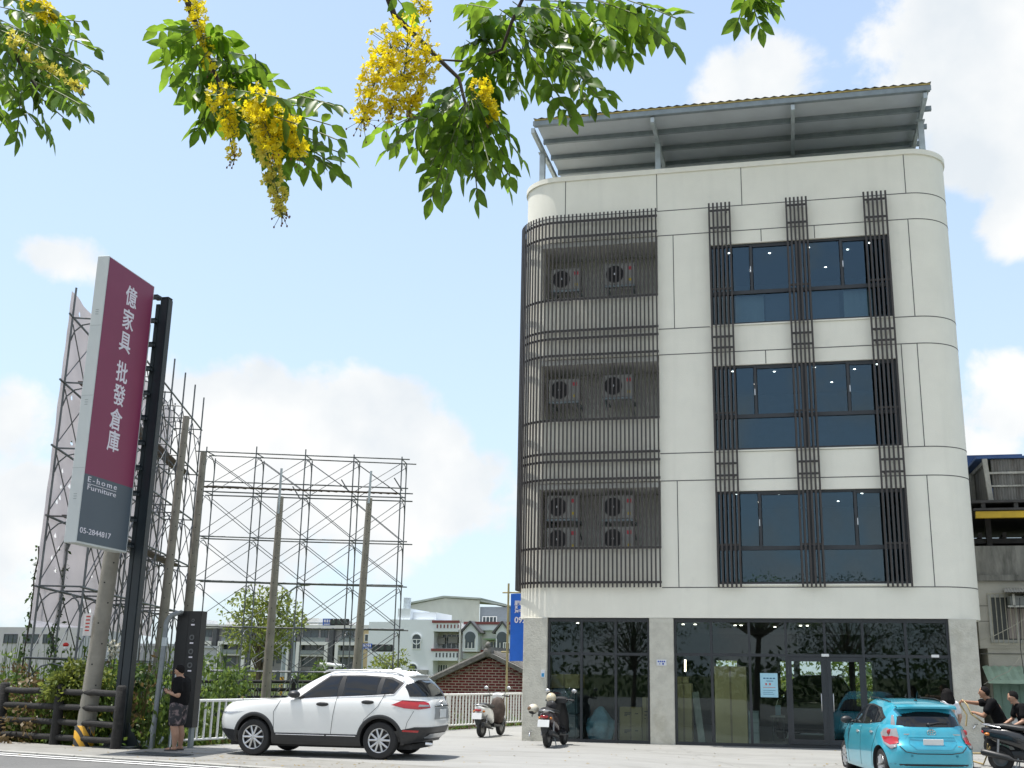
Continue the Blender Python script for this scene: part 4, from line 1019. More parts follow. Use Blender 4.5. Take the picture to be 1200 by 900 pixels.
# ---------- the white sport utility car
def make_suv(paint, label, name='parked_car'):
    t = thing(name, label, 'car')
    XF, XR, HW, AX, RW = 2.31, -2.36, .905, 1.3525, .355
    zhi = lambda x: smooth_tab([(-2.4,1.13),(-1.5,1.16),(-.4,1.13),(.4,1.10),(.9,1.08),(1.5,1.06),(2.0,1.02),(2.2,.985),(2.32,.94)], x)
    zlo = lambda x: smooth_tab([(-2.4,.40),(-1.9,.30),(-1.2,.24),(1.2,.24),(1.9,.26),(2.32,.34)], x)
    tap = lambda x: 1-.10*max(0, (x-.9)/1.4)**2.2-.05*max(0, (-x-1.1)/1.25)**2.2
    low = Surf([(0,2.14,-2.16,.83,5.2),(.10,2.22,-2.26,.875,5.2),(.3,2.29,-2.335,.898,5.4),(.55,2.30,-2.35,.905,5.6),(.8,2.27,-2.33,.902,5.4),(.94,2.20,-2.30,.885,4.8),(1.0,2.12,-2.27,.862,4.6)], zlo, zhi, tap)
    b = low.shell([0,.05,.12,.2,.3,.42,.55,.68,.8,.88,.94,.98,1.0], crown=.055)
    cut = MB()
    for x in (AX, -AX):
        for s in (-1, 1): cut.lathe([(.001,s*.60),(.412,s*.60),(.412,s*1.1),(.001,s*1.1)], 40, (x,0,RW+.01), 'y')
    b = bool_cut(b, cut)
    rz = lambda x: 1.665-.045*((x+.55)/1.15)**2
    top = Surf([(0,.98,-2.27,.862,5.2),(.3,.72,-2.20,.815,5.2),(.6,.42,-2.08,.745,5.2),(.85,.12,-1.95,.672,5.0),(.95,-.02,-1.88,.63,4.6),(1.0,-.10,-1.84,.59,4.4)], lambda x: zhi(x)-.03, rz, lambda x: 1-.06*max(0, (-x-.9)/1.4)**2, 112)
    g = top.shell([0,.1,.25,.4,.55,.7,.82,.9,.95,1.0], crown=.03, bottom=True)
    for i, fc in enumerate(b.f):
        zc = sum(b.v[k].z for k in fc)/len(fc); xc = sum(b.v[k].x for k in fc)/len(fc)
        if zc < (.56 if xc < -1.75 else .44 if xc < 1.8 else .47): b.m[i] = 1
    b.cur = 0; b.join(g); b.build('body', [paint, blackpl], t, local=True, smooth=42)
    S1 = lambda sgn: (lambda x, z: top.side(x, z, sgn)); L1 = lambda sgn: (lambda x, z: low.side(x, z, sgn))
    for sgn in (1, -1):
        f = S1(sgn); fl = L1(sgn)
        # black surround, then the three side panes
        m = decal(f, [(.46,1.115),(-.16,1.575),(-.9,1.59),(-1.5,1.56),(-1.76,1.45),(-1.60,1.235),(-1.0,1.195),(-.2,1.155)], .003, 40, 8); m.build('window_surround', blackpl, t, local=True, smooth=180)
        for poly in ([(.36,1.135),(-.17,1.545),(-.44,1.56),(-.40,1.175)], [(-.51,1.185),(-.53,1.562),(-1.0,1.562),(-1.27,1.545),(-1.23,1.23)], [(-1.32,1.24),(-1.36,1.535),(-1.52,1.51),(-1.67,1.435),(-1.56,1.265)]):
            decal(f, poly, .007, 14, 6).build('side_window', carglass, t, local=True, smooth=180)
        m = seam(f, [(.40,1.108),(-.2,1.148),(-1.0,1.188),(-1.60,1.228),(-1.775,1.45),(-1.72,1.495)], .009); m.build('chrome_trim', chrome, t, local=True, smooth=60)
        # cladding along sill and arches
        m = decal(fl, [(.95,.30),(.95,.455),(-.95,.455),(-.95,.30)], .010, 20, 4)
        m.build('sill_cladding', blackpl, t, local=True, smooth=180)
        m = seam(fl, [(.85,.425),(-.20,.425)], .014); seam(fl, [(-.24,.425),(-.86,.425)], .014, m); m.build('chrome_strip', chrome, t, local=True, smooth=60)
        for ax in (AX, -AX):
            m = MB(); n = 30
            def arch(u, v):
                a = -.28+(PI+.56)*u; rr = .405+.075*v; x = ax+rr*math.cos(a); z = RW+.01+rr*math.sin(a); z = max(z, .27)
                p = fl(x, min(z, .98)); p.y += sgn*(.014 if 0 < v < 1 else .0); p.z = z
                return p
            m.grid(arch, n, 3); m.build('arch_cladding', blackpl, t, local=True, smooth=50)
        m = MB()
        seam(fl, [(.90,.46),(.93,.85),(.80,1.08)], .005, m); seam(fl, [(-.42,1.19),(-.36,.8),(-.33,.46)], .005, m); seam(fl, [(-1.42,1.24),(-1.30,1.0),(-1.02,.74),(-.93,.50)], .005, m)
        seam(fl, [(-2.02,.92),(-1.9,.70),(-1.86,.52)], .004, m)
        m.build('door_seams', black_m, t, local=True)
        for hx, hz in ((-.12,1.02), (-1.08,1.075)):
            m = MB(); p = fl(hx, hz); m.ell((p.x, p.y+sgn*.008, p.z), (.135,.024,.042), 16, 8); h = m.build('door_handle', blackpl, t, local=True, smooth=180)
        # mirror
        m = MB(); p = f(.47, 1.2); m.ell((.50, sgn*(abs(p.y)+.14), 1.20), (.125,.12,.075), 18, 12); m.tube([p, (.48, sgn*(abs(p.y)+.09), 1.16)], .03, 8); m.build('wing_mirror', blackpl, t, local=True, smooth=180)
        # lamps
        wr = lambda d, z: low.wrap(sgn*d, z, True)
        decal(wr, [(.58,.98),(.58,1.07),(.80,1.15),(1.0,1.14),(1.36,1.03),(1.12,.97),(.85,.95)], .010, 20, 5).build('tail_light', red_lens, t, local=True, smooth=180)
        decal(wr, [(.60,1.00),(.60,1.03),(.80,1.04),(.84,1.00)], .014, 8, 3).build('reversing_lamp', clear_lens, t, local=True, smooth=180)
        decal(wr, [(.80,.52),(.80,.56),(1.12,.57),(1.12,.535)], .022, 10, 2).build('bumper_reflector', red_lens, t, local=True, smooth=180)
        wf = lambda d, z: low.wrap(sgn*d, z, False)
        decal(wf, [(.62,.80),(.62,.86),(1.0,.92),(1.46,.955),(1.30,.85),(.95,.79)], .008, 16, 4).build('headlight', M('headlight_lens', (.25,.27,.30), .06, spec=.8, coat=1), t, local=True, smooth=180)
        m = MB(); m.tube([(.02,sgn*.60,rz(.02)-.02), (-.1,sgn*.615,rz(-.1)+.02), (-.9,sgn*.62,rz(-.9)+.03), (-1.55,sgn*.60,rz(-1.55)+.02), (-1.7,sgn*.585,rz(-1.7)-.03)], .016, 8); m.build('roof_rail', silver, t, local=True, smooth=60)
    # glass fore and aft, bumpers, plate
    decal(lambda d, z: top.wrap(d, z, True), [(-.92,1.19),(-.86,1.38),(-.74,1.545),(.74,1.545),(.86,1.38),(.92,1.19)], .012, 60, 8).build('rear_window', carglass, t, local=True, smooth=180)
    decal(lambda d, z: top.wrap(d, z, False), [(-.72,1.14),(-.56,1.58),(.56,1.58),(.72,1.14)], .006, 24, 6).build('windscreen', carglass, t, local=True, smooth=180)
    m = MB(); m.box((-1.85,0,1.585), (.24,1.08,.03), Matrix.Rotation(.12,3,'Y')); m.build('spoiler', paint, t, local=True, bevel=.014)
    m = MB(); m.ell((-1.35,0,1.69), (.10,.018,.05), 12, 8); m.build('antenna_fin', paint, t, local=True, smooth=180)
    wr = lambda d, z: low.wrap(d, z, True); wf = lambda d, z: low.wrap(d, z, False)
    decal(wr, [(-1.50,.33),(-1.44,.50),(-.9,.62),(.9,.62),(1.44,.50),(1.50,.33)], .014, 40, 6).build('rear_bumper_cladding', blackpl, t, local=True, smooth=180)
    decal(wr, [(-.62,.40),(-.5,.50),(.5,.50),(.62,.40)], .026, 16, 3).build('silver_skid_plate', silver, t, local=True, smooth=180)
    decal(wf, [(-1.62,.34),(-1.36,.46),(-.9,.50),(.9,.50),(1.36,.46),(1.62,.34)], .012, 40, 4).build('front_bumper_cladding', blackpl, t, local=True, smooth=180)
    decal(wf, [(-.50,.56),(-.56,.80),(.56,.80),(.50,.56)], .010, 16, 4).build('front_grille', blackpl, t, local=True, smooth=180)
    decal(wr, [(-.46,.76),(-.40,.98),(.40,.98),(.46,.76)], .004, 16, 4).build('plate_recess', M('plate_recess_grey', (.30,.31,.31), .4), t, local=True, smooth=180)
    m = MB(); q = wr(0, .86); m.box((q.x-.016, 0, .86), (.012,.38,.16)); pl = m.build('number_plate', plate_m, t, local=True, bevel=.004, seg=1)
    m = MB(); q = wr(0, 1.06); m.lathe([(.045,-.02),(.06,-.02),(.06,-.008),(.045,-.008),(.045,-.02)], 20, (q.x, 0, 1.06), 'x'); m.box((q.x-.016,0,1.06), (.008,.14,.022)); m.build('badge', chrome, t, local=True)
    decal(wr, [(-.42,.995),(-.42,1.015),(.42,1.015),(.42,.995)], .012, 16, 1).build('tailgate_strip', chrome, t, local=True, smooth=180)
    m = MB(); m.tube([(-2.20,.52,.30),(-2.34,.52,.29)], .035, 10); m.build('exhaust_pipe', chrome, t, local=True)
    m = MB(); m.box((0,0,.235), (3.9,1.3,.10)); m.build('underbody', black_m, t, local=True)
    for x in (AX, -AX):
        for s in (1, -1): wheel(t, 'wheel', x, s*(HW-.135), RW, .235, s, 5, .225)
    return t
suv = make_suv(white_paint, 'white sport utility car parked side on in front of the white tube fence')
a, b = ground_a, ground_b = (Vector((-10.70,21.95,0)), Vector((-8.0,22.02,0)))
suv.location = (-9.20, 22.34, 0.005); suv.rotation_euler = (0, 0, PI-.02); suv.scale = (.988,)*3
dk = make_suv(dark_paint, 'dark sport utility car standing inside the shop behind the glass doors', 'indoor_car')
dk.location = (.62, 33.6, .021); dk.rotation_euler = (0, 0, -PI/2-.15)

# ---------- the teal hatchback
def make_hatch():
    t = thing('parked_hatchback', 'teal hatchback seen from behind, parked in front of the glass shop doors', 'car')
    AX, RW, HW = 1.275, .298, .845
    zhi = lambda x: smooth_tab([(-1.9,.975),(-1.5,1.01),(-.8,.985),(.2,.93),(1.0,.90),(1.5,.83),(1.9,.72),(2.12,.62)], x)
    zlo = lambda x: smooth_tab([(-1.9,.30),(-1.5,.22),(-1.0,.17),(1.0,.17),(1.6,.18),(2.12,.25)], x)
    tap = lambda x: 1-.26*max(0, (x-.7)/1.4)**2.4-.02*max(0, (-x-.9)/.95)**2.0
    low = Surf([(0,2.0,-1.77,.825,6.5),(.10,2.06,-1.84,.842,6.5),(.3,2.11,-1.865,.848,6.2),(.5,2.10,-1.865,.848,6.0),(.64,2.06,-1.80,.838,5.0),(.8,1.98,-1.765,.83,4.4),(.94,1.9,-1.73,.805,4.4),(1.0,1.85,-1.70,.78,4.4)], zlo, zhi, tap)
    b = low.shell([0,.05,.12,.2,.3,.4,.5,.57,.64,.72,.8,.88,.94,.98,1.0], crown=.05)
    cut = MB()
    for x in (AX, -AX):
        for s in (-1, 1): cut.lathe([(.001,s*.56),(.345,s*.56),(.345,s*1.1),(.001,s*1.1)], 40, (x,0,RW+.005), 'y')
    b = bool_cut(b, cut)
    rz = lambda x: 1.44-.035*((x-.05)/1.0)**2-.02*max(0, -x-.6)**2
    top = Surf([(0,1.30,-1.71,.775,4.6),(.3,.98,-1.66,.735,4.6),(.6,.64,-1.60,.675,4.6),(.85,.32,-1.53,.60,4.4),(.95,.18,-1.50,.56,4.2),(1.0,.10,-1.48,.52,4.0)], lambda x: zhi(x)-.03, rz, lambda x: 1-.085*max(0, (-x-.5)/1.2)**1.6, 112)
    g = top.shell([0,.1,.25,.4,.55,.7,.82,.9,.95,1.0], crown=.03)
    b.cur = 0; b.join(g); b.build('body', [teal_paint, black_m], t, local=True, smooth=42)
    for sgn in (1, -1):
        f = lambda x, z: top.side(x, z, sgn); fl = lambda x, z: low.side(x, z, sgn)
        decal(f, [(.92,.945),(.18,1.335),(-.4,1.355),(-.95,1.30),(-1.28,1.13),(-1.16,1.045),(-.4,.985)], .003, 40, 8).build('window_surround', blackpl, t, local=True, smooth=180)
        for poly in ([(.80,.965),(.16,1.31),(-.12,1.325),(-.10,.985)], [(-.19,.99),(-.21,1.325),(-.5,1.32),(-.84,1.285),(-.84,1.03)], [(-.90,1.035),(-.90,1.27),(-1.20,1.125),(-1.12,1.06)]):
            decal(f, poly, .007, 14, 6).build('side_window', carglass, t, local=True, smooth=180)
        m = MB()
        seam(fl, [(.75,.22),(.80,.6),(.66,.88)], .004, m); seam(fl, [(-.13,.95),(-.12,.6),(-.14,.22)], .004, m); seam(fl, [(-1.14,.98),(-1.05,.78),(-.90,.55),(-.86,.25)], .004, m)
        m.build('door_seams', black_m, t, local=True)
        for hx, hz in ((.08,.83), (-.84,.86)):
            m = MB(); p = fl(hx, hz); m.ell((p.x, p.y+sgn*.008, p.z), (.095,.02,.022), 14, 8); m.build('door_handle', silver, t, local=True, smooth=180)
        m = MB(); p = f(.72, .99); m.ell((.76, sgn*(abs(p.y)+.15), 1.01), (.075,.115,.075), 18, 12); m.tube([p, (.74, sgn*(abs(p.y)+.09), .97)], .028, 8); m.build('wing_mirror', blackpl, t, local=True, smooth=180)
        wr = lambda d, z: low.wrap(sgn*d, z, True); wt = lambda d, z: top.wrap(sgn*d, z, True)
        decal(wr, [(.575,.80),(.60,.965),(.74,.97),(.90,.93),(1.02,.86),(.96,.70),(.76,.60),(.66,.64)], .012, 22, 6).build('tail_light', clear_lens, t, local=True, smooth=180)
        decal(wr, [(.60,.70),(.595,.80),(.70,.815),(.86,.80),(.97,.81),(.93,.72),(.78,.665)], .017, 16, 5).build('red_lens_lower', red_lens, t, local=True, smooth=180)
        decal(wr, [(.68,.635),(.70,.67),(.86,.69),(.90,.67),(.77,.615)], .016, 12, 4).build('reversing_lamp', clear_lens, t, local=True, smooth=180)
        decal(wt, [(.615,.965),(.60,1.27),(.645,1.27),(.725,.965)], .010, 6, 8).build('pillar_lens', clear_lens, t, local=True, smooth=180)
        m = MB(); q = wr(.76, .885); m.ell((q.x-.006, q.y, q.z), (.026,.055,.052), 16, 10); m.build('brake_lamp', red_lens, t, local=True, smooth=180)
        m = MB(); q = low.wrap(sgn*.40, .50, True); m.lathe([(.001,-.016),(.018,-.016),(.02,-.004)], 12, (q.x, q.y, q.z), 'x'); m.build('parking_sensor', M('sensor_teal', (.02,.20,.28), .4), t, local=True)
        m = MB(); m.tube([(.25,sgn*.50,rz(.25)+.025), (-.4,sgn*.535,rz(-.4)+.03), (-1.1,sgn*.50,rz(-1.1)+.018)], .009, 6); m.build('roof_seam', black_m, t, local=True)
    wr = lambda d, z: low.wrap(d, z, True); wt = lambda d, z: top.wrap(d, z, True)
    decal(wt, [(-.60,.985),(-.545,1.31),(.545,1.31),(.60,.985)], .006, 24, 6).build('rear_window', carglass, t, local=True, smooth=180)
    decal(lambda d, z: top.wrap(d, z, False), [(-.62,.95),(-.46,1.34),(.46,1.34),(.62,.95)], .006, 24, 6).build('windscreen', carglass, t, local=True, smooth=180)
    m = MB()
    def spo(u, v):
        y = -.56+1.12*u; e = 1-abs(2*u-1)**4; return (-1.36-.33*v*(.75+.25*e), y*(1-.04*v), 1.385-.045*v-.02*(1-e)+.028*math.sin(PI*min(1, v*1.0))*.6)
    m.grid(spo, 20, 8); m.grid(lambda u, v: Vector(spo(u, v))-Vector((0,0,.035+.0*v)), 20, 8); m.grid(lambda u, v: Vector(spo(u, 1))-Vector((0,0,.035*v)), 20, 1); m.build('spoiler', teal_paint, t, local=True, smooth=40)
    decal(wt, [(-.57,1.295),(-.55,1.335),(.55,1.335),(.57,1.295)], .010, 20, 2).build('brake_lamp_strip', blackpl, t, local=True, smooth=180)
    m = MB(); m.tube([wt(.02,1.03)+Vector((-.03,0,0)), wt(-.14,1.06)+Vector((-.03,0,0)), wt(-.34,1.055)+Vector((-.025,0,0))], [.016,.012,.008], 8); m.ell(wt(.02,1.03)+Vector((-.02,0,0)), (.03,.035,.03), 10, 8); m.build('rear_wiper', blackpl, t, local=True, smooth=60)
    m = MB(); seam(wr, [(-.60,.66),(-.50,.565),(-.3,.535),(.3,.535),(.50,.565),(.60,.66)], .008, m, 8); m.build('tailgate_seam', black_m, t, local=True)
    decal(wr, [(-.43,.70),(-.40,.825),(.40,.825),(.43,.70),(.30,.605),(-.30,.605)], -.012+.018, 24, 4).build('plate_recess', M('teal_recess', (.030,.31,.44), .3, metal=.25, coat=1), t, local=True, smooth=180)
    decal(wr, [(-.41,.81),(-.40,.84),(.40,.84),(.41,.81)], .028, 20, 2).build('plate_garnish', teal_paint, t, local=True, smooth=180)
    m = MB(); q = wr(0, .705); m.box((q.x-.020, 0, .705), (.012,.36,.16), Matrix.Rotation(-.12,3,'Y')); m.build('number_plate', plate_m, t, local=True, bevel=.004, seg=1)
    # emblem: three chrome ovals
    q = wr(0, .895); m = MB()
    for (cy, cz, ry, rz_) in ((0,0,.075,.05), (0,.0,.024,.045), (0,.022,.055,.020)):
        m.tube([(q.x-.018-.0*k, cy+ry*math.cos(2*PI*k/24), .895+cz+rz_*math.sin(2*PI*k/24)) for k in range(25)], .0075, 6, False)
    m.build('emblem', chrome, t, local=True, smooth=60)
    m = MB()
    for y, w in ((-.43,.17), (.43,.13)):
        p = wr(y, .86); m.box((p.x-.010, p.y, .86), (.006, w, .018), rz=.10 if y > 0 else -.10)
    p = wr(-.47, .665); m.box((p.x-.012, p.y, .665), (.006,.08,.02), rz=-.1); m.build('chrome_script', chrome, t, local=True)
    m = MB(); m.tube([(-1.0,0,1.44), (-1.06,0,1.48), (-1.14,0,1.60)], [.012,.008,.004], 6); m.ell((-.99,0,1.43), (.05,.03,.02), 12, 8); m.build('antenna', blackpl, t, local=True, smooth=60)
    decal(wr, [(-1.2,.31),(-1.0,.36),(1.0,.36),(1.2,.31)], .006, 24, 2).build('rear_diffuser', blackpl, t, local=True, smooth=180)
    m = MB(); m.box((.1,0,.17), (3.3,1.2,.10)); m.build('underbody', black_m, t, local=True)
    for x in (AX, -AX):
        for s in (1, -1): wheel(t, 'wheel', x, s*(HW-.135), RW, .195, s, 8, .18, False)
    return t
hb = make_hatch()
HBX, HBY, HBA = 2.02, 23.62, math.radians(90+12)
hb.location = (HBX, HBY, gz(HBX, HBY)); hb.rotation_euler = (-.0, 0, HBA)

# ---------- motor scooters
def loft(sec, n=20, mb=None, cap=True):
    """sections (x, yc, zc, half width, half height, exponent) along x"""
    mb = mb or MB(); b = len(mb.v)
    for x, yc, zc, hy, hz, e in sec:
        for k in range(n):
            a = 2*PI*k/n; mb.v.append(Vector((x, yc+hy*sg(math.cos(a), 2/e), zc+hz*sg(math.sin(a), 2/e))))
    m = len(sec)
    for i in range(m-1):
        for k in range(n): mb.f.append([b+i*n+k, b+i*n+(k+1) % n, b+(i+1)*n+(k+1) % n, b+(i+1)*n+k]); mb.m.append(mb.cur)
    if cap: mb.f += [[b+k for k in range(n)][::-1], [b+(m-1)*n+k for k in range(n)]]; mb.m += [mb.cur]*2
    return mb
def make_scooter(label, body, panel, mirror_m, plate=True, big=1.0, rack=False):
    t = thing('motor_scooter', label, 'scooter', (0,0,0), 0, 'parked motor scooters')
    for x, r in ((-.62,.235), (.64,.235)):
        m = MB(); w = .11; prof = [(r*.60, -w/2+.01)]+[(r-.035+.035*math.sin(PI*k/8)**.7, -w/2*math.cos(PI*k/8)) for k in range(9)]+[(r*.60, w/2-.01)]
        m.lathe(prof, 28, (x,0,r), 'y'); ty = m.build('wheel', black_m, t, local=True, smooth=60)
        m = MB(); m.lathe([(r*.62,-.04),(r*.62,.04),(r*.5,.03),(.05,.045),(.001,.045)], 24, (x,0,r), 'y'); m.lathe([(r*.62,-.04),(r*.5,-.03),(.05,-.045),(.001,-.045)], 24, (x,0,r), 'y')
        for k in range(5): a = 2*PI*k/5; m.tube([(x+.04*math.cos(a),0,r+.04*math.sin(a)), (x+r*.6*math.cos(a),0,r+r*.6*math.sin(a))], .02, 6)
        m.build('rim', M('scooter_rim', (.12,.12,.125), .35, metal=.6), ty, local=True, smooth=50)
    m = loft([(-.92,0,.74,.05,.035,2.5),(-.86,0,.71,.11,.075,2.6),(-.70,0,.66,.155,.13,2.8),(-.45,0,.62,.165,.16,3),(-.22,0,.56,.15,.17,3),(-.08,0,.48,.12,.16,3),(-.02,0,.42,.09,.12,3)]); m.build('rear_body', body, t, local=True, smooth=50)
    m = loft([(-.80,0,.775,.06,.02,2.5),(-.74,0,.80,.11,.04,2.6),(-.5,0,.815,.14,.05,2.8),(-.25,0,.785,.145,.05,2.8),(-.05,0,.765,.12,.05,2.8),(.06,0,.745,.07,.03,2.5)]); m.build('seat', M('black_vinyl_seat', (.02,.02,.021), .5, bump=.2), t, local=True, smooth=60)
    m = loft([(-.08,0,.30,.13,.06,4),(.1,0,.27,.15,.035,5),(.36,0,.27,.15,.035,5),(.46,0,.30,.14,.05,4)]); m.build('floorboard', blackpl, t, local=True, smooth=50)
    m = MB()
    def shield(u, v):
        y = (-1+2*u)*(.17+.06*math.sin(PI*v)*.8)*(1-.25*v); x = .44+.12*(1-(2*u-1)**2)*(.7+.3*v)+.02*math.sin(v*PI)-.09*v; return (x, y, .27+.70*v)
    m.grid(shield, 14, 12); m.grid(lambda u, v: Vector(shield(u, v))+Vector((-.035,0,0)), 14, 12); m.build('leg_shield', panel, t, local=True, smooth=60)
    m = loft([(.40,0,1.0,.05,.05,2.5),(.36,0,1.02,.15,.06,2.6),(.44,0,1.05,.17,.075,2.6),(.52,0,1.03,.14,.07,2.5),(.58,0,1.01,.07,.04,2.3)][1:]); m.build('handlebar_cowl', panel, t, local=True, smooth=60)
    m = MB(); m.tube([(.30,.34,1.03),(.37,.18,1.05),(.40,0,1.05),(.37,-.18,1.05),(.30,-.34,1.03)], .013, 8); m.build('handlebar', blackpl, t, local=True, smooth=60)
    for s in (1, -1):
        m = MB(); m.tube([(.37,s*.22,1.045),(.30,s*.36,1.028)], .021, 10); m.build('grip', black_m, t, local=True, smooth=60)
        m = MB(); m.tube([(.38,s*.20,1.05),(.36,s*.27,1.17),(.37,s*.31,1.22)], .007, 6); st = m.build('mirror_stalk', blackpl, t, local=True)
        m = MB(); m.ell((.37,s*.335,1.25), (.022,.065,.045), 14, 10); m.build('mirror', mirror_m, st, local=True, smooth=180)
        m = MB(); m.tube([(.40,s*.20,1.05),(.42,s*.33,1.04)], .006, 5); m.build('brake_lever', silver, t, local=True)
        m = MB(); m.tube([(.52,s*.075,.62),(.60,s*.075,.40),(.64,s*.075,.235)], .022, 8); m.build('fork', galv_dark, t, local=True, smooth=60)
        m = MB(); m.tube([(-.60,s*.14,.58),(-.64,s*.14,.26)], .022, 8); m.build('shock_absorber', M('shock_steel', (.3,.3,.31), .4, metal=.6), t, local=True, smooth=60)
        m = MB(); m.ell((-.80,s*.135,.66), (.05,.035,.03), 12, 8); m.build('rear_indicator', M('amber_lens', (.5,.16,.02), .2), t, local=True, smooth=180)
    m = MB(); fr = .27
    m.grid(lambda u, v: (.64+fr*math.cos(.25+2.2*u), (-1+2*v)*.075*(1), .235+fr*math.sin(.25+2.2*u)-.03*(2*v-1)**2), 16, 6); m.build('front_mudguard', panel, t, local=True, smooth=60)
    m = MB(); m.ell((.575,0,.86), (.05,.085,.07), 16, 10); m.build('headlight', clear_lens, t, local=True, smooth=180)
    m = MB(); m.ell((-.885,0,.695), (.05,.10,.042), 16, 10); m.build('tail_light', red_lens, t, local=True, smooth=180)
    m = loft([(-.86,0,.60,.05,.03,3),(-.89,0,.45,.085,.05,4),(-.885,0,.36,.06,.05,3)]); m.build('rear_mudguard', blackpl, t, local=True, smooth=60)
    if plate: m = MB(); m.box((-.945,0,.545), (.008,.28,.16), Matrix.Rotation(.22,3,'Y')); m.build('number_plate', plate_m, t, local=True, bevel=.003, seg=1)
    m = loft([(-.66,.06,.27,.06,.09,3),(-.5,.07,.28,.085,.10,3),(-.25,.06,.32,.09,.10,3),(-.05,.03,.33,.07,.08,3)]); m.build('engine', M('engine_grey', (.06,.06,.062), .5, metal=.4), t, local=True, smooth=60)
    m = MB(); m.tube([(-.15,-.12,.20),(-.35,-.15,.22),(-.45,-.16,.26),(-.88,-.17,.34),(-.92,-.17,.345)], [.02,.022,.05,.062,.045], 12); m.build('exhaust', blackpl, t, local=True, smooth=60)
    m = MB(); m.tube([(-.30,.06,.25),(-.36,.13,.02),(-.42,.16,.005)], .013, 6); m.tube([(-.30,-.06,.25),(-.36,-.13,.02),(-.42,-.16,.005)], .013, 6); m.build('centre_stand', galv_dark, t, local=True)
    m = MB(); m.tube([(-.55,.13,.78),(-.85,.12,.83),(-.93,0,.835),(-.85,-.12,.83),(-.55,-.13,.78)], .013, 8); m.build('grab_rail', silver if not rack else blackpl, t, local=True, smooth=60)
    return t
s1 = make_scooter('white motor scooter parked by the far fence with a brown raincoat on it', M('white_scooter_plastic', (.70,.71,.70), .3, coat=.6), M('white_scooter_plastic', (.7,.7,.7)), silver)
s1.location = (-7.98, 30.32, 0); s1.rotation_euler = (0, 0, math.radians(81)); 
s2 = make_scooter('dark maroon and black motor scooter parked tail out beside the left concrete column', M('maroon_black_plastic', (.035,.018,.022), .3, coat=.6), blackpl, silver)
s2.location = (-5.52, 26.98, 0); s2.rotation_euler = (0, 0, math.radians(84))
s3 = make_scooter('black motor scooter at the photo\'s right edge in front of the three people', M('black_scooter_plastic', (.012,.013,.015), .25, coat=.7), M('dark_grey_plastic', (.03,.035,.042), .3, coat=.5), silver, plate=False)
s3.location = (4.62, 24.6, gz(4.6, 24.6)); s3.rotation_euler = (0, 0, math.radians(-24)); s3.scale = (1.08,)*3
# brown raincoat on the white scooter
m = MB(); C_ = s1.location; Rz = Matrix.Rotation(math.radians(81), 3, 'Z')
def coat(q):
    k = 1+.16*noise.noise(Vector((q.x*2.5, q.y*2.5, q.z*2)))+.07*noise.noise(q*7); return Vector((q.x*k, q.y*k, q.z*(1+.1*noise.noise(q*3))))
m.ell((.38,-.02,.66), (.13,.22,.36), 24, 18, None, coat); m.xf(Rz, C_)
tag(m.build('raincoat', M('brown_raincoat', (.075,.055,.045), .7, var=.3, scale=9, bump=.5, bscale=14), smooth=180), 'brown raincoat hung over the front of the white motor scooter', 'raincoat')
# helmets
def helmet(label, loc, rz, col):
    t = thing('helmet', label, 'helmet', loc, rz, 'helmets on the dark scooter')
    m = MB(); m.ell((0,0,.0), (.135,.12,.125), 24, 16, None, lambda q: Vector((q.x, q.y, max(q.z, -.62 if q.x < .1 else -.35)))); m.build('shell', col, t, local=True, smooth=60)
    m = MB(); m.ell((0.01,0,-.055), (.105,.095,.06), 18, 10); m.build('lining', black_m, t, local=True, smooth=60)
    m = MB(); m.ell((.03,0,.012), (.120,.108,.085), 20, 12); m.build('visor', M('brown_visor', (.16,.09,.04), .1, coat=1), t, local=True, smooth=180)
    m = MB(); m.tube([(0,.1,-.07),(0.03,.06,-.17),(.03,-.06,-.17),(0,-.1,-.07)], .007, 6); m.build('chin_strap', black_m, t, local=True)
cream = M('cream_helmet', (.60,.53,.38), .25, coat=.8, var=.04)
c = P(646,818,27.25); helmet('cream helmet hung highest on the dark scooter', c, math.radians(80), cream)
c = P(625,831,27.2); helmet('cream helmet hung lower left on the dark scooter handle', c, math.radians(200), M('white_gold_helmet', (.62,.58,.47), .3, coat=.7, var=.15, scale=14))
m = MB(); c = P(640,836,27.05); m.ell(c, (.20,.15,.15), 24, 16, None, coat); m.ell(c+Vector((.10,.1,.16)), (.13,.12,.14), 20, 14, None, coat)
tag(m.build('jacket', M('black_white_jacket', (.02,.02,.022), .8, var=.2, dirt=(.55,.56,.58), dscale=5, dthr=.56, bump=.4), smooth=180), 'black and white patterned jacket draped over the dark scooter seat', 'jacket')
# ------------------------------------------------------------------ people
def remesh(mb, voxel, smooth=4):
    me = bpy.data.meshes.new('tmp'); me.from_pydata([tuple(q) for q in mb.v], [], mb.f)
    bm = bmesh.new(); bm.from_mesh(me); bmesh.ops.remove_doubles(bm, verts=bm.verts, dist=1e-5); bmesh.ops.recalc_face_normals(bm, faces=bm.faces); bm.to_mesh(me); bm.free()
    o = bpy.data.objects.new('tmp', me); COL.objects.link(o)
    md = o.modifiers.new('r', 'REMESH'); md.mode = 'VOXEL'; md.voxel_size = voxel
    if smooth: ms = o.modifiers.new('s', 'SMOOTH'); ms.factor = .5; ms.iterations = smooth
    dg = bpy.context.evaluated_depsgraph_get(); dg.update(); m2 = bpy.data.meshes.new_from_object(o.evaluated_get(dg))
    r = MB(); r.add([v.co.copy() for v in m2.vertices], [list(p.vertices) for p in m2.polygons])
    bpy.data.objects.remove(o); bpy.data.meshes.remove(me); bpy.data.meshes.remove(m2); return r
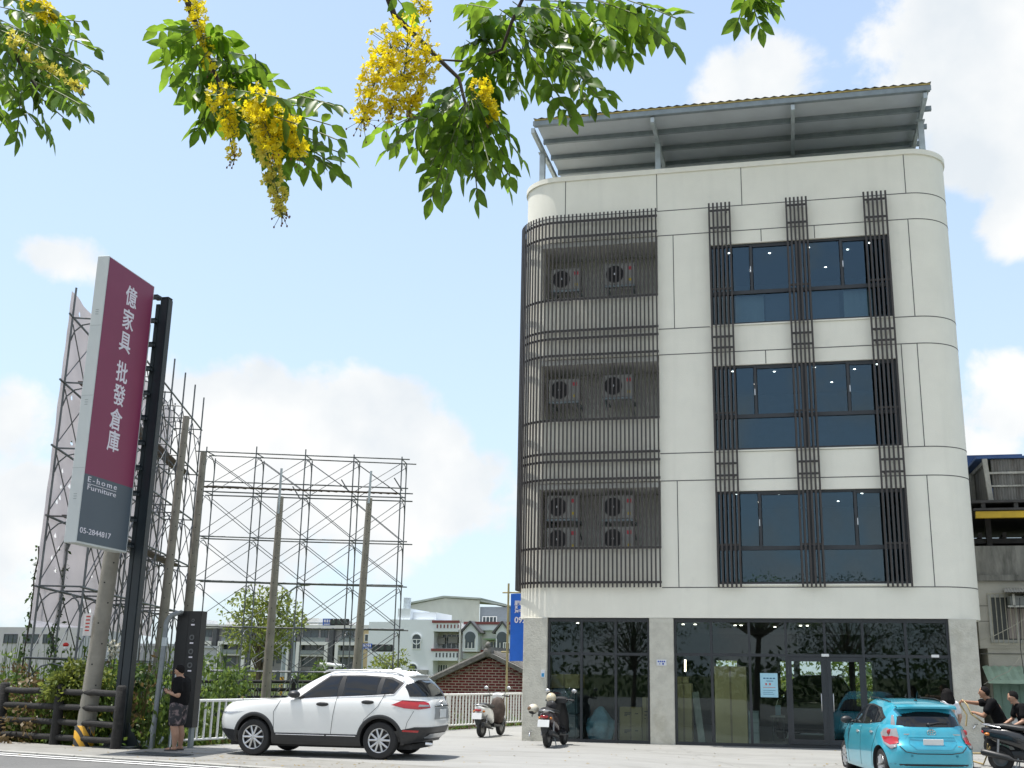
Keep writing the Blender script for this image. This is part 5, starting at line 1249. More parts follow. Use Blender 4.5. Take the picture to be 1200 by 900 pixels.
def limb(mb, pts, rs, n=12):
    """a tapering limb with round ends and joints"""
    pts = [Vector(p) for p in pts]
    for i in range(len(pts)-1):
        k = 4; mb.tube([pts[i]+(pts[i+1]-pts[i])*j/k for j in range(k+1)], [rs[i]+(rs[i+1]-rs[i])*j/k for j in range(k+1)], n)
    for p, r in zip(pts, rs): mb.ell(p, (r, r, r), n, 8)
def torso(mb, rings, n=20):
    """rings: (centre, half width along y, half depth along x)"""
    b = len(mb.v)
    for c, w, d in rings:
        for k in range(n):
            a = 2*PI*k/n; mb.v.append(Vector((c[0]+d*sg(math.cos(a), .85), c[1]+w*sg(math.sin(a), .85), c[2])))
    for i in range(len(rings)-1):
        for k in range(n): mb.f.append([b+i*n+k, b+i*n+(k+1) % n, b+(i+1)*n+(k+1) % n, b+(i+1)*n+k]); mb.m.append(0)
    mb.f += [[b+k for k in range(n)][::-1], [b+(len(rings)-1)*n+k for k in range(n)]]; mb.m += [0, 0]
def hand(mb, wrist, d, pn, curl=.9, side=1):
    """palm, four curled fingers of different length and a thumb; d = pointing direction, pn = palm normal"""
    w = Vector(wrist); d = Vector(d).normalized(); pn = Vector(pn); pn = (pn-d*pn.dot(d)).normalized(); s = d.cross(pn)*side
    for k in range(4):
        o = (-.03+.02*k); base = w+d*.085+s*o; limb(mb, [w+d*.01+s*o*.5, base], [.017,.0125], 8)
        L = (.060,.070,.066,.052)[k]; a = 0; p = base; pts = [p]
        for j, f in enumerate((.45,.32,.23)):
            a += curl*(.55,.75,.6)[j]; p = p+(d*math.cos(a)+pn*math.sin(a))*L*f*1.25; pts.append(p)
        limb(mb, pts, [.0105,.0098,.009,.008], 8)
    limb(mb, [w+d*.02-s*.02, w+d*.055-s*.05+pn*.02, w+d*.085-s*.045+pn*.045], [.014,.0115,.0095], 8)
def head_mb(c, yaw=0, pitch=0, r=.118, face=True):
    R = Matrix.Rotation(yaw, 3, 'Z') @ Matrix.Rotation(pitch, 3, 'Y'); c = Vector(c); mb = MB()
    def fn(q):
        x, y, z = q
        if z < 0: y *= 1-.30*z*z*1.1; x = x*(1-.10*z*z) + (.10*z*z if x > 0 else .18*z*z)
        return Vector((x, y, z))
    mb.ell(c, (r*.86, r*.68, r*1.02), 24, 18, R, fn)
    T = lambda x, y, z: c + R @ Vector((x*r, y*r, z*r))
    mb.ell(T(.86,0,-.08), (r*.17, r*.13, r*.16), 10, 8, R); mb.tube([T(.80,0,.18), T(.92,0,-.06)], [.008,.013], 8)
    for s in (1, -1): mb.ell(T(-.02,s*.70,-.02), (r*.12, r*.06, r*.2), 10, 8, R)
    mb.ell(T(.74,0,-.44), (r*.12, r*.24, r*.07), 10, 8, R); mb.ell(T(.66,0,-.80), (r*.18, r*.24, r*.16), 10, 8, R)
    for s in (1, -1): mb.ell(T(.73,s*.27,.26), (r*.12, r*.22, r*.06), 10, 6, R)
    return mb, T, R
def person(label, loc, rz, J, skinm, build=1.0, shirt=shirt_m, legs=None, legm=None, hair='short', head_yaw=0, head_pitch=0, leg_to='knee', bare_feet=False, female=False, hands=()):
    t = thing('person', label, 'person', loc, rz)
    V = {k: Vector(v) for k, v in J.items()}; ax = (V['chest']-V['pelvis'])
    b = MB(); bw = build
    hm, T, R = head_mb(V['head'], head_yaw, head_pitch); b.join(hm)
    limb(b, [V['neck']-Vector((0,0,.04)), V['head']-Vector((0,0,.07))], [.062*bw,.056], 14)
    limb(b, [V['pelvis'], V['pelvis']+ax*.5, V['chest']], [.13*bw,.12*bw,.13*bw], 16)
    for s in ('L', 'R'):
        limb(b, [V['chest'], V['sh'+s], V['el'+s], V['wr'+s]], [.09,.056*bw,.043*bw,.029], 12)
        limb(b, [V['hip'+s], V['kn'+s], V['kn'+s]*.55+V['an'+s]*.45+Vector((-.025,0,0)), V['an'+s]], [.092*bw,.064*bw,.060*bw,.040], 12)
        limb(b, [V['an'+s], V['an'+s]+Vector((-.03,0,-.035)), V['an'+s]+Vector((.07,0,-.045)), V['an'+s]+Vector((.17,0,-.055))], [.040,.034,.036,.022], 10)
        d = V['wr'+s]-V['el'+s]; pn, cu = dict(hands).get(s, ((0, -1 if s == 'L' else 1, -.3), .9)); hand(b, V['wr'+s], d, pn, cu, 1 if s == 'L' else -1)
    body = remesh(b, .0075, 3).build('body', skinm, t, local=True, smooth=180)
    e = MB()
    for s in (1, -1): e.ell(T(.78,s*.27,.10), (.012,.016,.009), 10, 8, R)
    e.build('eyes', M('dark_eyes', (.02,.015,.012), .2), t, local=True, smooth=180)
    h = MB()
    if hair == 'short':
        h.ell(T(-.11,0,.14), (.103,.089,.114), 30, 20, R, lambda q: Vector((q.x*(1 if q.z > .1 or q.x < .25 else .55), q.y, max(q.z, .22 if q.x > .55 else (-.10 if q.x > .15 else (-.45 if q.x > -.2 else -.80))))) * (1+.10*noise.noise(q*5)))
        h = h if True else h
        h.v = [v if (R.transposed() @ (v-V['head'])).x < .075 else v - (R @ Vector((.012,0,-.006))) for v in h.v]
    else:
        h.ell(T(-.08,0,.16), (.112,.100,.116), 26, 18, R, lambda q: Vector((q.x, q.y, max(q.z, -.4))) * (1+.05*noise.noise(q*6)))
        for k in range(26):
            a = PI*.30+PI*1.4*k/25; st = T(.78*math.cos(a)*.9-.05, .74*math.sin(a), .25); Lh = rnd(.30,.40)
            h.tube([st, st+Vector((.02*math.cos(a)-.02, .035*math.sin(a), -Lh*.5)), st+Vector((-.03+rnd(-.03,.03), .02*math.sin(a)+rnd(-.03,.03), -Lh))], [.03,.034,.010], 8)
    h = remesh(h, .009, 2); h.build('hair', hair_m, t, local=True, smooth=180)
    # shirt with sleeves that end at mid upper arm
    c = MB(); k = bw*(1.0 if not female else .88)
    p0, p1 = V['pelvis'], V['chest']; cen = (V['shL']+V['shR'])/2
    prof = [(p0-ax*.12, .175*k, .125*k), (p0+ax*.10, .182*k, .140*k), (p0+ax*.5, .176*k, .142*k), (p1-ax*.10, .188*k, .132*k), (cen-ax*.04, .190*k, .115*k), (V['neck']-ax*.06, .10*k, .085*k), (V['neck']-ax*.0, .075*k, .072*k)]
    torso(c, prof)
    for s in ('L', 'R'):
        m_ = V['sh'+s]+(V['el'+s]-V['sh'+s])*.62; limb(c, [cen+(V['sh'+s]-cen)*.55, V['sh'+s], m_], [.085*k,.083*k,.080*k], 14)
    c = remesh(c, .010, 4)
    for i, q in enumerate(c.v): c.v[i] = q + Vector((noise.noise(q*9), noise.noise(q*9+Vector((5,0,0))), 0))*.006
    shirt_o = c.build('shirt', shirt, t, local=True, smooth=180)
    g = MB(); end = {'knee': .78, 'ankle': 1}[leg_to]
    torso(g, [(p0-ax*.36, .165*k, .125*k), (p0-ax*.1, .172*k, .130*k), (p0+ax*.12, .165*k, .125*k)])
    for s in ('L', 'R'):
        kn = V['hip'+s]+(V['kn'+s]-V['hip'+s])*(end if leg_to == 'knee' else 1)
        ps = [V['hip'+s], (V['hip'+s]+kn)/2, kn]; rs = [.118*k,.108*k,.100*k]
        if leg_to == 'ankle': ps.append(V['an'+s]); rs = [.112*k,.10*k,.082*k,.062*k]
        limb(g, ps, rs, 16)
    remesh(g, .010, 4).build('shorts' if leg_to == 'knee' else 'trousers', legm, t, local=True, smooth=180)
    for s in ('L', 'R'):
        f = MB(); q = V['an'+s]; zf = q.z-.075
        f.ext([(q.x-.075+.27*(.5-.5*math.cos(PI*i/8)), q.y+(.040+.008*math.sin(PI*i/8))*1.0) for i in range(9)] + [(q.x-.075+.27*(.5-.5*math.cos(PI*i/8)), q.y-(.040+.008*math.sin(PI*i/8))) for i in range(8, -1, -1)], 'z', zf-.003, zf+.018)
        f.tube([(q.x+.06,q.y+.045,zf+.01),(q.x+.075,q.y+.02,zf+.062),(q.x+.075,q.y-.02,zf+.062),(q.x+.06,q.y-.045,zf+.01)], .012, 8)
        f.build('sandal', blackpl, t, local=True)
    return t, T, R, shirt_o
fl_m = M('patterned_shorts', (.03,.03,.035), .85, var=.2, dirt=(.42,.31,.31), dscale=9, dthr=.50)
c = P(205,880,22.1)
J1 = dict(pelvis=(0,0,.93), chest=(-.01,0,1.26), neck=(.0,0,1.46), head=(.055,0,1.600), shL=(-.01,.205,1.385), shR=(-.01,-.205,1.385), elL=(-.07,.275,1.115), elR=(-.03,-.27,1.12), wrL=(.19,.16,1.165), wrR=(.20,-.13,1.16),
          hipL=(0,.10,.90), hipR=(0,-.10,.90), knL=(.02,.115,.50), knR=(.0,-.115,.50), anL=(-.02,.11,.085), anR=(-.06,-.11,.085))
man, T, R, sh = person('man in black T-shirt, patterned shorts and sandals looking at his phone beside the fence', (c.x, 22.1, .006), PI+.12, J1, skin_m, 1.28, shirt_m, legm=fl_m, head_pitch=.32, hands=(('L', ((.1,-.6,.5), .75)), ('R', ((.1,.6,.5), .75))))
m = MB(); gr = M('orange_shirt_print', (.55,.18,.08), .8, var=.25, scale=14)
def chest(u, v):
    y = -.02+.15*u; z = 1.235+.12*v; x = .163*math.sqrt(max(.02, 1-(y/.26)**2))+.004; return (x, y, z)
m.grid(chest, 8, 6); m.build('shirt_print', gr, sh, local=True, smooth=180)
m = MB(); ph_c = man.matrix_basis @ Vector((.335,.03,1.185)); m.box(ph_c, (.012,.075,.155), Matrix.Rotation(PI+.12,3,'Z') @ Matrix.Rotation(.55,3,'Y'))
tag(m.build('mobile_phone', blackpl, bevel=.004), 'black mobile phone held up in the standing man\'s hands', 'phone')
skin2 = M('tanned_skin', (.34,.18,.11), .55, var=.08, scale=12)
trou = M('dark_trousers', (.02,.021,.025), .9, var=.2)
Yh = 25.5
hp = P(1176,852,Yh); g0 = gz(hp.x, Yh); e = hp.z-g0
J2 = dict(pelvis=(0,0,e), chest=(.15,0,e+.36), neck=(.235,0,e+.56), head=(.325,0,e+.68), shL=(.20,.20,e+.49), shR=(.20,-.20,e+.49), elL=(.40,.20,e+.22), elR=(.46,-.17,e+.46), wrL=(.53,.06,e+.27), wrR=(.71,-.10,e+.49),
          hipL=(0,.10,e-.02), hipR=(0,-.10,e-.02), knL=(.32,.15,e-.22), knR=(.30,-.15,e-.22), anL=(.02,.13,.08), anR=(.0,-.13,.08))
person('tanned man with short hair in a black T-shirt bending forward to hold a hose', (hp.x, Yh, g0), PI, J2, skin2, 1.05, shirt_m, legm=trou, leg_to='ankle', head_pitch=.05, hands=(('L', ((.3,-.5,-.6), 1.3)), ('R', ((.2,.5,-.6), 1.3))))
Yj = 25.1; hp3 = P(1207,858,Yj); g3 = gz(hp3.x, Yj); e = hp3.z-g0+.02
J3 = dict(pelvis=(0,0,e), chest=(.12,0,e+.36), neck=(.19,0,e+.56), head=(.275,0,e+.675), shL=(.16,.19,e+.49), shR=(.16,-.19,e+.49), elL=(.20,.27,e+.22), elR=(.24,-.25,e+.24), wrL=(.43,.22,e+.10), wrR=(.46,-.18,e+.12),
          hipL=(0,.10,e-.02), hipR=(0,-.10,e-.02), knL=(.32,.16,e-.18), knR=(.30,-.16,e-.18), anL=(.02,.14,.08), anR=(.0,-.14,.08))
person('young black-haired man in black T-shirt leaning over the black scooter at the edge', (hp3.x, Yj, g3), PI+.15, J3, skin_m, .95, shirt_m, legm=trou, leg_to='ankle', head_pitch=.35)
Yw = 25.2; cw = P(1114,850,Yw); gw = gz(cw.x, Yw)
sc_ = .94
J4 = {k: tuple(q*sc_ for q in v) for k, v in dict(pelvis=(0,0,.90), chest=(.0,0,1.20), neck=(.02,0,1.39), head=(.055,0,1.515), shL=(0,.165,1.32), shR=(0,-.165,1.32), elL=(-.03,.22,1.06), elR=(-.04,-.23,1.06), wrL=(.08,.20,.84), wrR=(.06,-.22,.83),
          hipL=(0,.09,.88), hipR=(0,-.09,.88), knL=(.02,.10,.49), knR=(.0,-.10,.49), anL=(-.02,.10,.09), anR=(-.05,-.10,.09)).items()}
person('woman with long dark hair and white T-shirt standing behind the teal car', (cw.x, Yw, gw), math.radians(118), J4, M('fair_skin', (.50,.31,.23), .55, var=.06, scale=12), .92, white_cot, legm=trou, leg_to='ankle', hair='long', head_pitch=.25, female=True)
# hose
hs = M('yellowed_hose', (.42,.33,.16), .5, var=.15, scale=6)
m = MB(); h1 = Vector((hp.x-.80, Yh+.10, hp.z+.49)); h2 = Vector((hp.x-.62, Yh-.06, hp.z+.25))
pts = [P(1132,851,Yh), P(1133,838,Yh), h1+Vector((-.02,0,-.02)), h1+Vector((.05,-.02,.035)), (h1+h2)/2+Vector((.03,-.04,.06)), h2, P(1156,850,Yh-.1), P(1158,862,Yh-.1)]
q = P(1159,868,Yh-.1)
for k in range(22): a = .6*k; pts.append(Vector((q.x+.10*math.sin(a)+.004*k, q.y+.02*k*.3, q.z-.06+.13*math.cos(a)-.004*k)))
pts += [Vector((q.x-.1, Yh+.2, gz(q.x,Yh)+.03)), Vector((q.x-.55, Yh+1.9, .03)), Vector((q.x-.25, Yh+2.7, .03)), Vector((q.x+.3, Yh+2.6, .03)), Vector((q.x-.4, Yh+2.45, .035))]
m.tube(pts, .017, 8); tag(m.build('garden_hose', hs, smooth=60), 'yellowed garden hose gripped by the bending man and coiled below him', 'hose')
# ------------------------------------------------------------------ plants
def leafm(name, c, var=.35, tr=.45, hue=.47, tv=1.7, scale=1.3, rough=.45):
    return M(name, c, rough, var=var, scale=scale, trans=(tr, tv, hue), spec=.35)
lf_mid = leafm('leaf_mid_green', (.080,.140,.028)); lf_dark = leafm('leaf_dark_green', (.035,.075,.020)); lf_yel = leafm('leaf_yellow_green', (.13,.175,.035)); lf_dry = leafm('leaf_dry_brown', (.15,.105,.045), .4, .3, .5, 1.2)
bark = M('bark', (.11,.085,.06), .9, var=.35, scale=9, bump=.6, bscale=20)
twig = M('dark_twig', (.050,.038,.030), .85, var=.3, scale=12)
def rv(): 
    while True:
        v = Vector((rnd(-1,1), rnd(-1,1), rnd(-1,1)))
        if .02 < v.length < 1: return v
def add_leaf(mb, p, d, n, L, w):
    """one folded pointed leaf: base p, direction d, blade normal n"""
    d = d.normalized(); s = d.cross(n)
    if s.length < 1e-4: s = d.cross(Vector((.3,.7,.2)))
    s.normalize(); n = s.cross(d); q = n*(L*.10)
    c = -Vector((0,0,1))*L*.10
    mb.add([p, p+d*L*.20+s*w*.36+q*.7, p+d*L*.46+s*w*.5+q, p+d*L*.74+s*w*.34+q*.6+c*.4, p+d*L+c, p+d*L*.74-s*w*.34+q*.6+c*.4, p+d*L*.46-s*w*.5+q, p+d*L*.20-s*w*.36+q*.7, p+d*L*.46, p+d*L*.74+c*.4],
           [(0,1,2,8), (8,2,3,9), (9,3,4), (0,8,6,7), (8,9,5,6), (9,4,5)])
def quad_leaf(mb, p, d, L, w):
    d = d.normalized(); s = d.cross(rv()); s.normalize()
    mb.add([p, p+d*L*.5+s*w*.5, p+d*L, p+d*L*.5-s*w*.5], [(0,1,2,3)])
def clump(mb, c, r, n, L, flat=.75, droop=.25):
    for _ in range(n):
        o = rv(); o = o*(o.length**-.45); p = c+Vector((o.x*r, o.y*r, o.z*r*flat)); d = o*.6+rv()*.8-Vector((0,0,droop)); quad_leaf(mb, p, d, L*rnd(.7,1.25), L*rnd(.38,.55))
def limb_tree(name, label, foot, h, cr, nl, leafL, mat, cat='tree', group=None, clumps=26, trunk_r=.12, base=.38, lean=(0,0), sparse=1.0, crown_h=None):
    """tapered trunk, forking limbs, and leaf clumps carried on the limb ends"""
    f = Vector(foot); t = thing(name, label, cat, f, 0, group)
    topv = f+Vector((lean[0], lean[1], h*.80)); tr = MB()
    mid = f+(topv-f)*.5+Vector((rnd(-.08,.08)*h*.3, rnd(-.08,.08)*h*.3, 0))
    tr.tube([f-Vector((0,0,.1)), f+(mid-f)*.5, mid, topv], [trunk_r*1.15, trunk_r*.9, trunk_r*.7, trunk_r*.25], 10)
    ends = []; chh = crown_h or h*(1-base)
    for i in range(clumps):
        u = (i+.5)/clumps; a = i*2.4; z = base*h + chh*(u**.9)*.92; rr = cr*math.sin(PI*min(1, .12+.80*u))**.7*rnd(.55,1.05)
        e = Vector((f.x+lean[0]*u+rr*math.cos(a), f.y+lean[1]*u+rr*math.sin(a), f.z+z)); ends.append(e)
        k = max(.30, base*.75+u*.55*(1-base)); st = f+(topv-f)*min(.98, k/.8*.8)
        tr.tube([st, st+(e-st)*.5+Vector((0,0,.10*rr)), e], [trunk_r*.35, trunk_r*.2, trunk_r*.06], 5, False)
    tr.build('trunk', bark, t, smooth=60)
    m = MB()
    for e in ends: clump(m, e, cr*rnd(.26,.44), int(nl/clumps*rnd(.6,1.4)*sparse), leafL)
    m.build('crown', mat, t)
    return t
def shrub(label, c, r, h, n, L, mat, group='shrubs behind the log fence', name='shrub', flat=None):
    t = thing(name, label, 'shrub', c, 0, group); c = Vector(c); st = MB(); m = MB()
    for i in range(14):
        a = rnd(0, 2*PI); rr = r*math.sqrt(random.random()); e = c+Vector((rr*math.cos(a), rr*math.sin(a), h*rnd(.35,1)*(1-.35*(rr/r)**2)))
        st.tube([c+Vector((rr*.2*math.cos(a), rr*.2*math.sin(a), 0)), (c+e)/2+Vector((0,0,h*.12)), e], [.02,.014,.006], 5, False)
        clump(m, e, r*rnd(.28,.45), n//14, L, .9)
        clump(m, (c+e)/2, r*.35, n//22, L, .9)
    st.build('stems', twig, t); m.build('foliage', mat, t); return t
# undergrowth on the bank behind the fences
m = MB(); m2 = MB()
for i in range(11000):
    s_ = rnd(-42, -11.5); n_ = 18.7+abs(random.gauss(0, 3.2)); x, y = road_pt(s_, n_)
    if x > -13.0+(y-23.2)*.33-.25: continue
    z0 = -1.5+rnd(0, .2); hgt = rnd(.6, 2.9)*(.6+.4*noise.noise(Vector((x*.6, y*.6, 0))))+.15
    mm = m if noise.noise(Vector((x*.45, y*.45, 5))) > -.36 else m2
    for k in range(5): quad_leaf(mm, Vector((x+rnd(-.25,.25), y+rnd(-.25,.25), z0+hgt*rnd(.45,1))), Vector((rnd(-.6,.6), rnd(-.6,.6), rnd(.1,1))), rnd(.10,.22), rnd(.04,.09))
    if i % 3 == 0: mm.tube([(x, y, z0), (x+rnd(-.2,.2), y+rnd(-.2,.2), z0+hgt)], .007, 4, False)
for i in range(2600):
    y = rnd(23.5, 44); x = -13.2+(y-23.2)*.333-.35-abs(random.gauss(0, 1.6)); z0 = -1.5; hgt = rnd(.5,1.9)
    for k in range(5): quad_leaf(m, Vector((x+rnd(-.2,.2), y+rnd(-.2,.2), z0+hgt*rnd(.4,1))), Vector((rnd(-.6,.6), rnd(-.6,.6), rnd(.1,1))), rnd(.10,.22), rnd(.04,.09))
for i in range(5500):
    s_ = rnd(-34, -11.8); n_ = 18.5+abs(random.gauss(0, 2.0)); x, y = road_pt(s_, n_)
    if x > -13.1: continue
    hgt = rnd(1.5, 3.0)+.25*min(3, n_-18.5)+.7*noise.noise(Vector((x*.7, y*.7, 3)))
    mm = m if noise.noise(Vector((x*.5, y*.5, 9))) > -.38 else m2
    for k in range(4): quad_leaf(mm, Vector((x+rnd(-.25,.25), y+rnd(-.2,.25), -1.5+hgt*rnd(.55,1))), Vector((rnd(-.6,.6), rnd(-.6,.6), rnd(.1,1))), rnd(.10,.20), rnd(.05,.09))
    if i % 3 == 0: mm.tube([(x, y, -1.5), (x+rnd(-.2,.2), y+rnd(-.2,.2), -1.5+hgt*1.05)], .007, 4, False)
tag(m.build('undergrowth', lf_mid, local=True), 'tangled green weeds on the bank behind the fences', 'weeds', kind='stuff')
tag(m2.build('dry_undergrowth', lf_dry, local=True), 'dry brown weeds among the green on the bank', 'weeds', kind='stuff')
shr = [(30,838,24.0,1.3,1.9,lf_dry,'dry brownish tangle of stems at the far left behind the log fence'),
       (62,815,25.2,1.2,2.1,lf_mid,'green bush left of the thick concrete pole behind the log fence'),
       (97,795,23.4,.62,1.1,lf_yel,'bright yellow green shrub growing in front of the thick concrete pole'),
       (125,805,24.6,1.1,2.2,lf_mid,'leafy bush between the thick concrete pole and the sign post'),
       (165,815,24.4,.85,2.3,lf_dark,'dark green bush just right of the sign post'),
       (250,790,27.5,1.1,2.0,lf_mid,'green bush just right of the black cabinet beyond the white fence')]
for px_, py_, Y, r, h, mt, lb in shr:
    c = P(px_, py_, Y); c.z = -1.5
    if h < 1.2: c.z = P(px_, 840, Y).z
    else: h = P(px_, {30:772,62:757,125:750,165:752,250:764}[px_], Y).z+1.5
    shrub(lb, c, r, h, 2300, .15, mt)
# fallen leaves and petals on the paving
m = MB()
for i in range(420):
    x = rnd(-16, 4); y = rnd(19.3, 28.4)
    if random.random() < .5: x, y = road_pt(rnd(-18, -4), rnd(16.0, 18.1))
    z = gz(x, y)+.012; a = rnd(0, PI); L_ = rnd(.03,.09); d = Vector((math.cos(a), math.sin(a), rnd(-.02,.12)))*L_; s = Vector((-d.y, d.x, 0))*.28
    p = Vector((x, y, z)); m.add([p-d*.5, p+s+Vector((0,0,rnd(0,.012))), p+d*.5, p-s], [(0,1,2,3)])
tag(m.build('fallen_leaves', M('fallen_leaf', (.24,.17,.05), .8, var=.5, scale=2), local=True), 'scattered small dry leaves lying on the paving', 'leaves', kind='stuff')
# white blossoms on the bush and yellow flowers
m = MB(); blos = M('white_blossom', (.62,.60,.50), .7, var=.1)
for i in range(150):
    c = P(rnd(128,150), rnd(752,772), 23.9); quad_leaf(m, c, rv(), .07, .06)
tag(m.build('white_blossoms', blos), 'cluster of creamy white blossoms on the bush beside the sign post', 'flowers')
m = MB(); yb_ = M('yellow_blossom', (.65,.50,.03), .7, var=.1)
for px_, py_ in ((118,838),(167,842),(232,812),(60,862),(112,830),(175,820)):
    c = P(px_, py_, 23.3)
    for k in range(7): quad_leaf(m, c+rv()*.05, rv(), .05, .04)
tag(m.build('yellow_wildflowers', yb_), 'small yellow wild flowers dotted over the bank', 'flowers')
# creepers on the left scaffold
m = MB(); st = MB()
for (xa, ya, xb, yb2, Y, nn_) in ((24,800,46,640,25.2,120), (60,770,78,620,26.5,330), (62,720,82,520,26.5,120), (118,770,136,600,30,420), (150,770,160,640,33,160)):
    for i in range(nn_):
        u = random.random(); c = P(xa+(xb-xa)*u+random.gauss(0,1.6), ya+(yb2-ya)*u, Y); quad_leaf(m, c+rv()*.12, rv()-Vector((0,0,.6)), rnd(.08,.16), .07)
    st.tube([P(xa+(xb-xa)*k/12+rnd(-1.2,1.2), ya+(yb2-ya)*k/12, Y) for k in range(13)], .02, 5)
t = thing('creeper', 'thin dark creeper climbing the pipe scaffold behind the sign', 'creeper', P(70,780,26.5)); m.build('leaves', lf_dark, t); st.build('stems', twig, t)
# red and white lantern-like ball seen above the weeds
c = P(77,757,25.5); t = thing('warning_lantern', 'small red and white ball hanging above the weeds left of the thick pole', 'lantern', c)
m = MB(); m.ell(c+Vector((0,0,.03)), (.075,.075,.055), 16, 10); m.build('red_cap', M('red_plastic', (.60,.03,.02), .4), t, smooth=180)
m = MB(); m.ell(c-Vector((0,0,.055)), (.06,.06,.075), 16, 10); m.build('white_body', white_metal, t, smooth=180)
m = MB(); m.tube([c+Vector((0,0,.14)), c+Vector((.02,0,.5))], .008, 5); m.build('hanging_cord', black_m, t)

# ------------------------------------------------------------------ the golden shower tree that overhangs the view
GT = thing('golden_shower_tree', 'golden shower tree with leafy branches and yellow flower chains hanging overhead', 'tree', (-1.9, -1.6, gz(-1.9,-1.6)))
cass = leafm('cassia_leaf', (.052,.130,.012), .65, .62, .46, 2.6, 6, .38)
petal = M('cassia_petal', (.84,.69,.018), .6, var=.22, scale=7, trans=(.40, 1.25))
petal2 = M('cassia_petal_pale', (.70,.62,.10), .6, var=.2, scale=7, trans=(.40, 1.2))
b0 = Vector((-1.9,-1.6,gz(-1.9,-1.6)))
m = MB(); m.tube([b0, b0+Vector((.1,.1,1.6)), b0+Vector((.2,.35,3.0)), b0+Vector((.3,.6,4.2)), b0+Vector((.2,.6,6.2))], [.19,.16,.14,.11,.04], 12); m.build('trunk', bark, GT, smooth=60)
fork = b0+Vector((.25,.5,3.9))
def branch(px_pts, r0=.03):
    ps = [P(*q) for q in px_pts]; first = ps[0]; mid = (fork+first)/2+Vector((0,0,.55))
    pts = [fork, fork+(mid-fork)*.5+Vector((0,0,.2)), mid, (mid+first)/2+Vector((0,0,.28)), first]+ps[1:]
    m = MB(); k = len(pts); m.tube(pts, [r0*2.2, r0*1.9, r0*1.6, r0*1.3]+[r0*(1-.72*i/(k-4)) for i in range(k-4)], 8); m.build('branch', twig, GT, smooth=60)
branch([(-45,-30,5.0),(-8,22,5.2),(25,75,5.3),(45,105,5.3)], .022)
branch([(205,-45,5.0),(222,8,5.1),(236,48,5.15),(252,86,5.2),(262,112,5.2)], .022)
branch([(440,-50,5.1),(456,0,5.3),(462,18,5.3),(490,45,5.35),(513,68,5.4),(538,92,5.4),(546,125,5.4)], .022)
branch([(640,-60,5.2),(600,25,5.3),(588,58,5.35),(548,72,5.4),(515,70,5.4)], .012)
branch([(900,-60,5.6),(880,-5,5.6)], .014)
# compound leaves: stalk from a to b in the measured view, leaflets in pairs
LEAVES = MB(); STALK = MB(); random.seed(21)
def compound(ax, ay, bx_, by_, Y=5.25, n=5, L=.113, tilt=None):
    a = P(ax, ay, Y); b = P(bx_, by_-7, Y+rnd(-.22,.22)); d = (b-a); Lr = d.length; dn = d.normalized()
    sag = Vector((0,0,-.04*Lr)); q = lambda u: a+d*u+sag*(u*u)
    STALK.tube([q(i/6) for i in range(7)], .0035, 4, False)
    nrm = (Vector((rnd(-.8,.8), rnd(-.8,.8), rnd(.2,1)))).normalized(); side = dn.cross(nrm).normalized()
    for i in range(n):
        u = .16+.80*i/max(1, n-1)*.92
        for s in (1, -1):
            if random.random() < .07: continue
            dl = side*s*rnd(.7,1.0)+dn*rnd(.25,.6)+Vector((0,0,-rnd(.35,.95))); LL_ = L*rnd(.75,1.2)
            add_leaf(LEAVES, q(u), dl, nrm+rv()*.5, LL_, LL_*rnd(.44,.58))
    add_leaf(LEAVES, q(1), dn+Vector((0,0,-.5)), nrm, L, L*.48)
A_ = [(0,8,70,30),(-10,-5,60,12),(20,20,95,28),(25,25,112,60),(10,30,85,70),(30,45,118,88),(-15,30,55,60),(0,50,70,95),(15,60,90,118),(28,75,98,130),(-20,60,20,110),(10,85,75,140),(0,95,45,150),(35,100,60,165),(25,105,20,165),(40,95,95,125),(-25,95,10,150),(-25,20,20,60),(-15,70,40,90)]
B_ = [(232,30,185,40),(232,32,190,62),(236,45,200,82),(240,50,198,95),(244,60,215,105),(240,40,272,60),(246,58,290,70),(248,64,278,95),(250,78,225,120),(255,84,245,130),(258,92,300,82),(262,98,320,100),(262,104,330,118),(270,110,345,140),(282,118,360,128),(290,122,388,150),(300,130,395,165),(300,135,375,172),(305,140,390,195),(312,148,405,185),(290,130,340,165),(300,150,345,195),(318,150,365,205),(325,160,398,206),(300,150,330,215),(238,45,262,45),(270,95,290,128),(330,120,372,108),(350,112,392,128)]
C_ = [(462,-5,480,22),(540,96,500,130),(542,100,470,150),(545,108,455,178),(540,112,440,160),(546,118,480,185),(548,120,500,205),(548,120,520,225),(550,118,545,210),(552,116,575,200),(552,110,590,185),(548,100,600,165),(556,112,612,190),(548,122,560,235),(545,125,530,200),(540,105,505,160),(535,110,470,170),(548,100,585,140),(560,130,595,222),(545,120,505,235),(552,105,565,155),(535,98,515,115),(520,150,545,190),
      (590,50,560,78),(590,52,555,100),(590,55,580,110),(595,56,612,115),(600,50,635,105),(604,48,655,130),(606,45,665,95),(608,40,690,100),(600,30,680,70),(610,25,700,55),(612,15,720,35),(600,20,655,50),(596,20,575,45),(590,18,555,28),(600,10,640,15),(610,8,690,20),(615,0,730,10),(640,5,740,40),(640,45,705,120),(620,60,670,140),(660,70,712,115),(655,60,690,125),(580,40,540,60),(575,60,545,90),(575,10,545,10),(625,30,680,110),(570,80,575,120),
      (700,0,760,25),(705,5,770,45),(710,8,745,50),(730,5,790,60),(735,0,792,25),(700,10,715,50),(680,-5,745,20)]
D_ = [(876,-10,865,30),(878,-8,890,38),(880,-10,905,12),(880,-12,900,0)]
for L_, Y in ((A_,5.2), (B_,5.15), (C_,5.4), (D_,5.6)):
    for q in L_: compound(*q, Y=Y+rnd(-.25,.3), n=random.choice((4,5,5,6)))
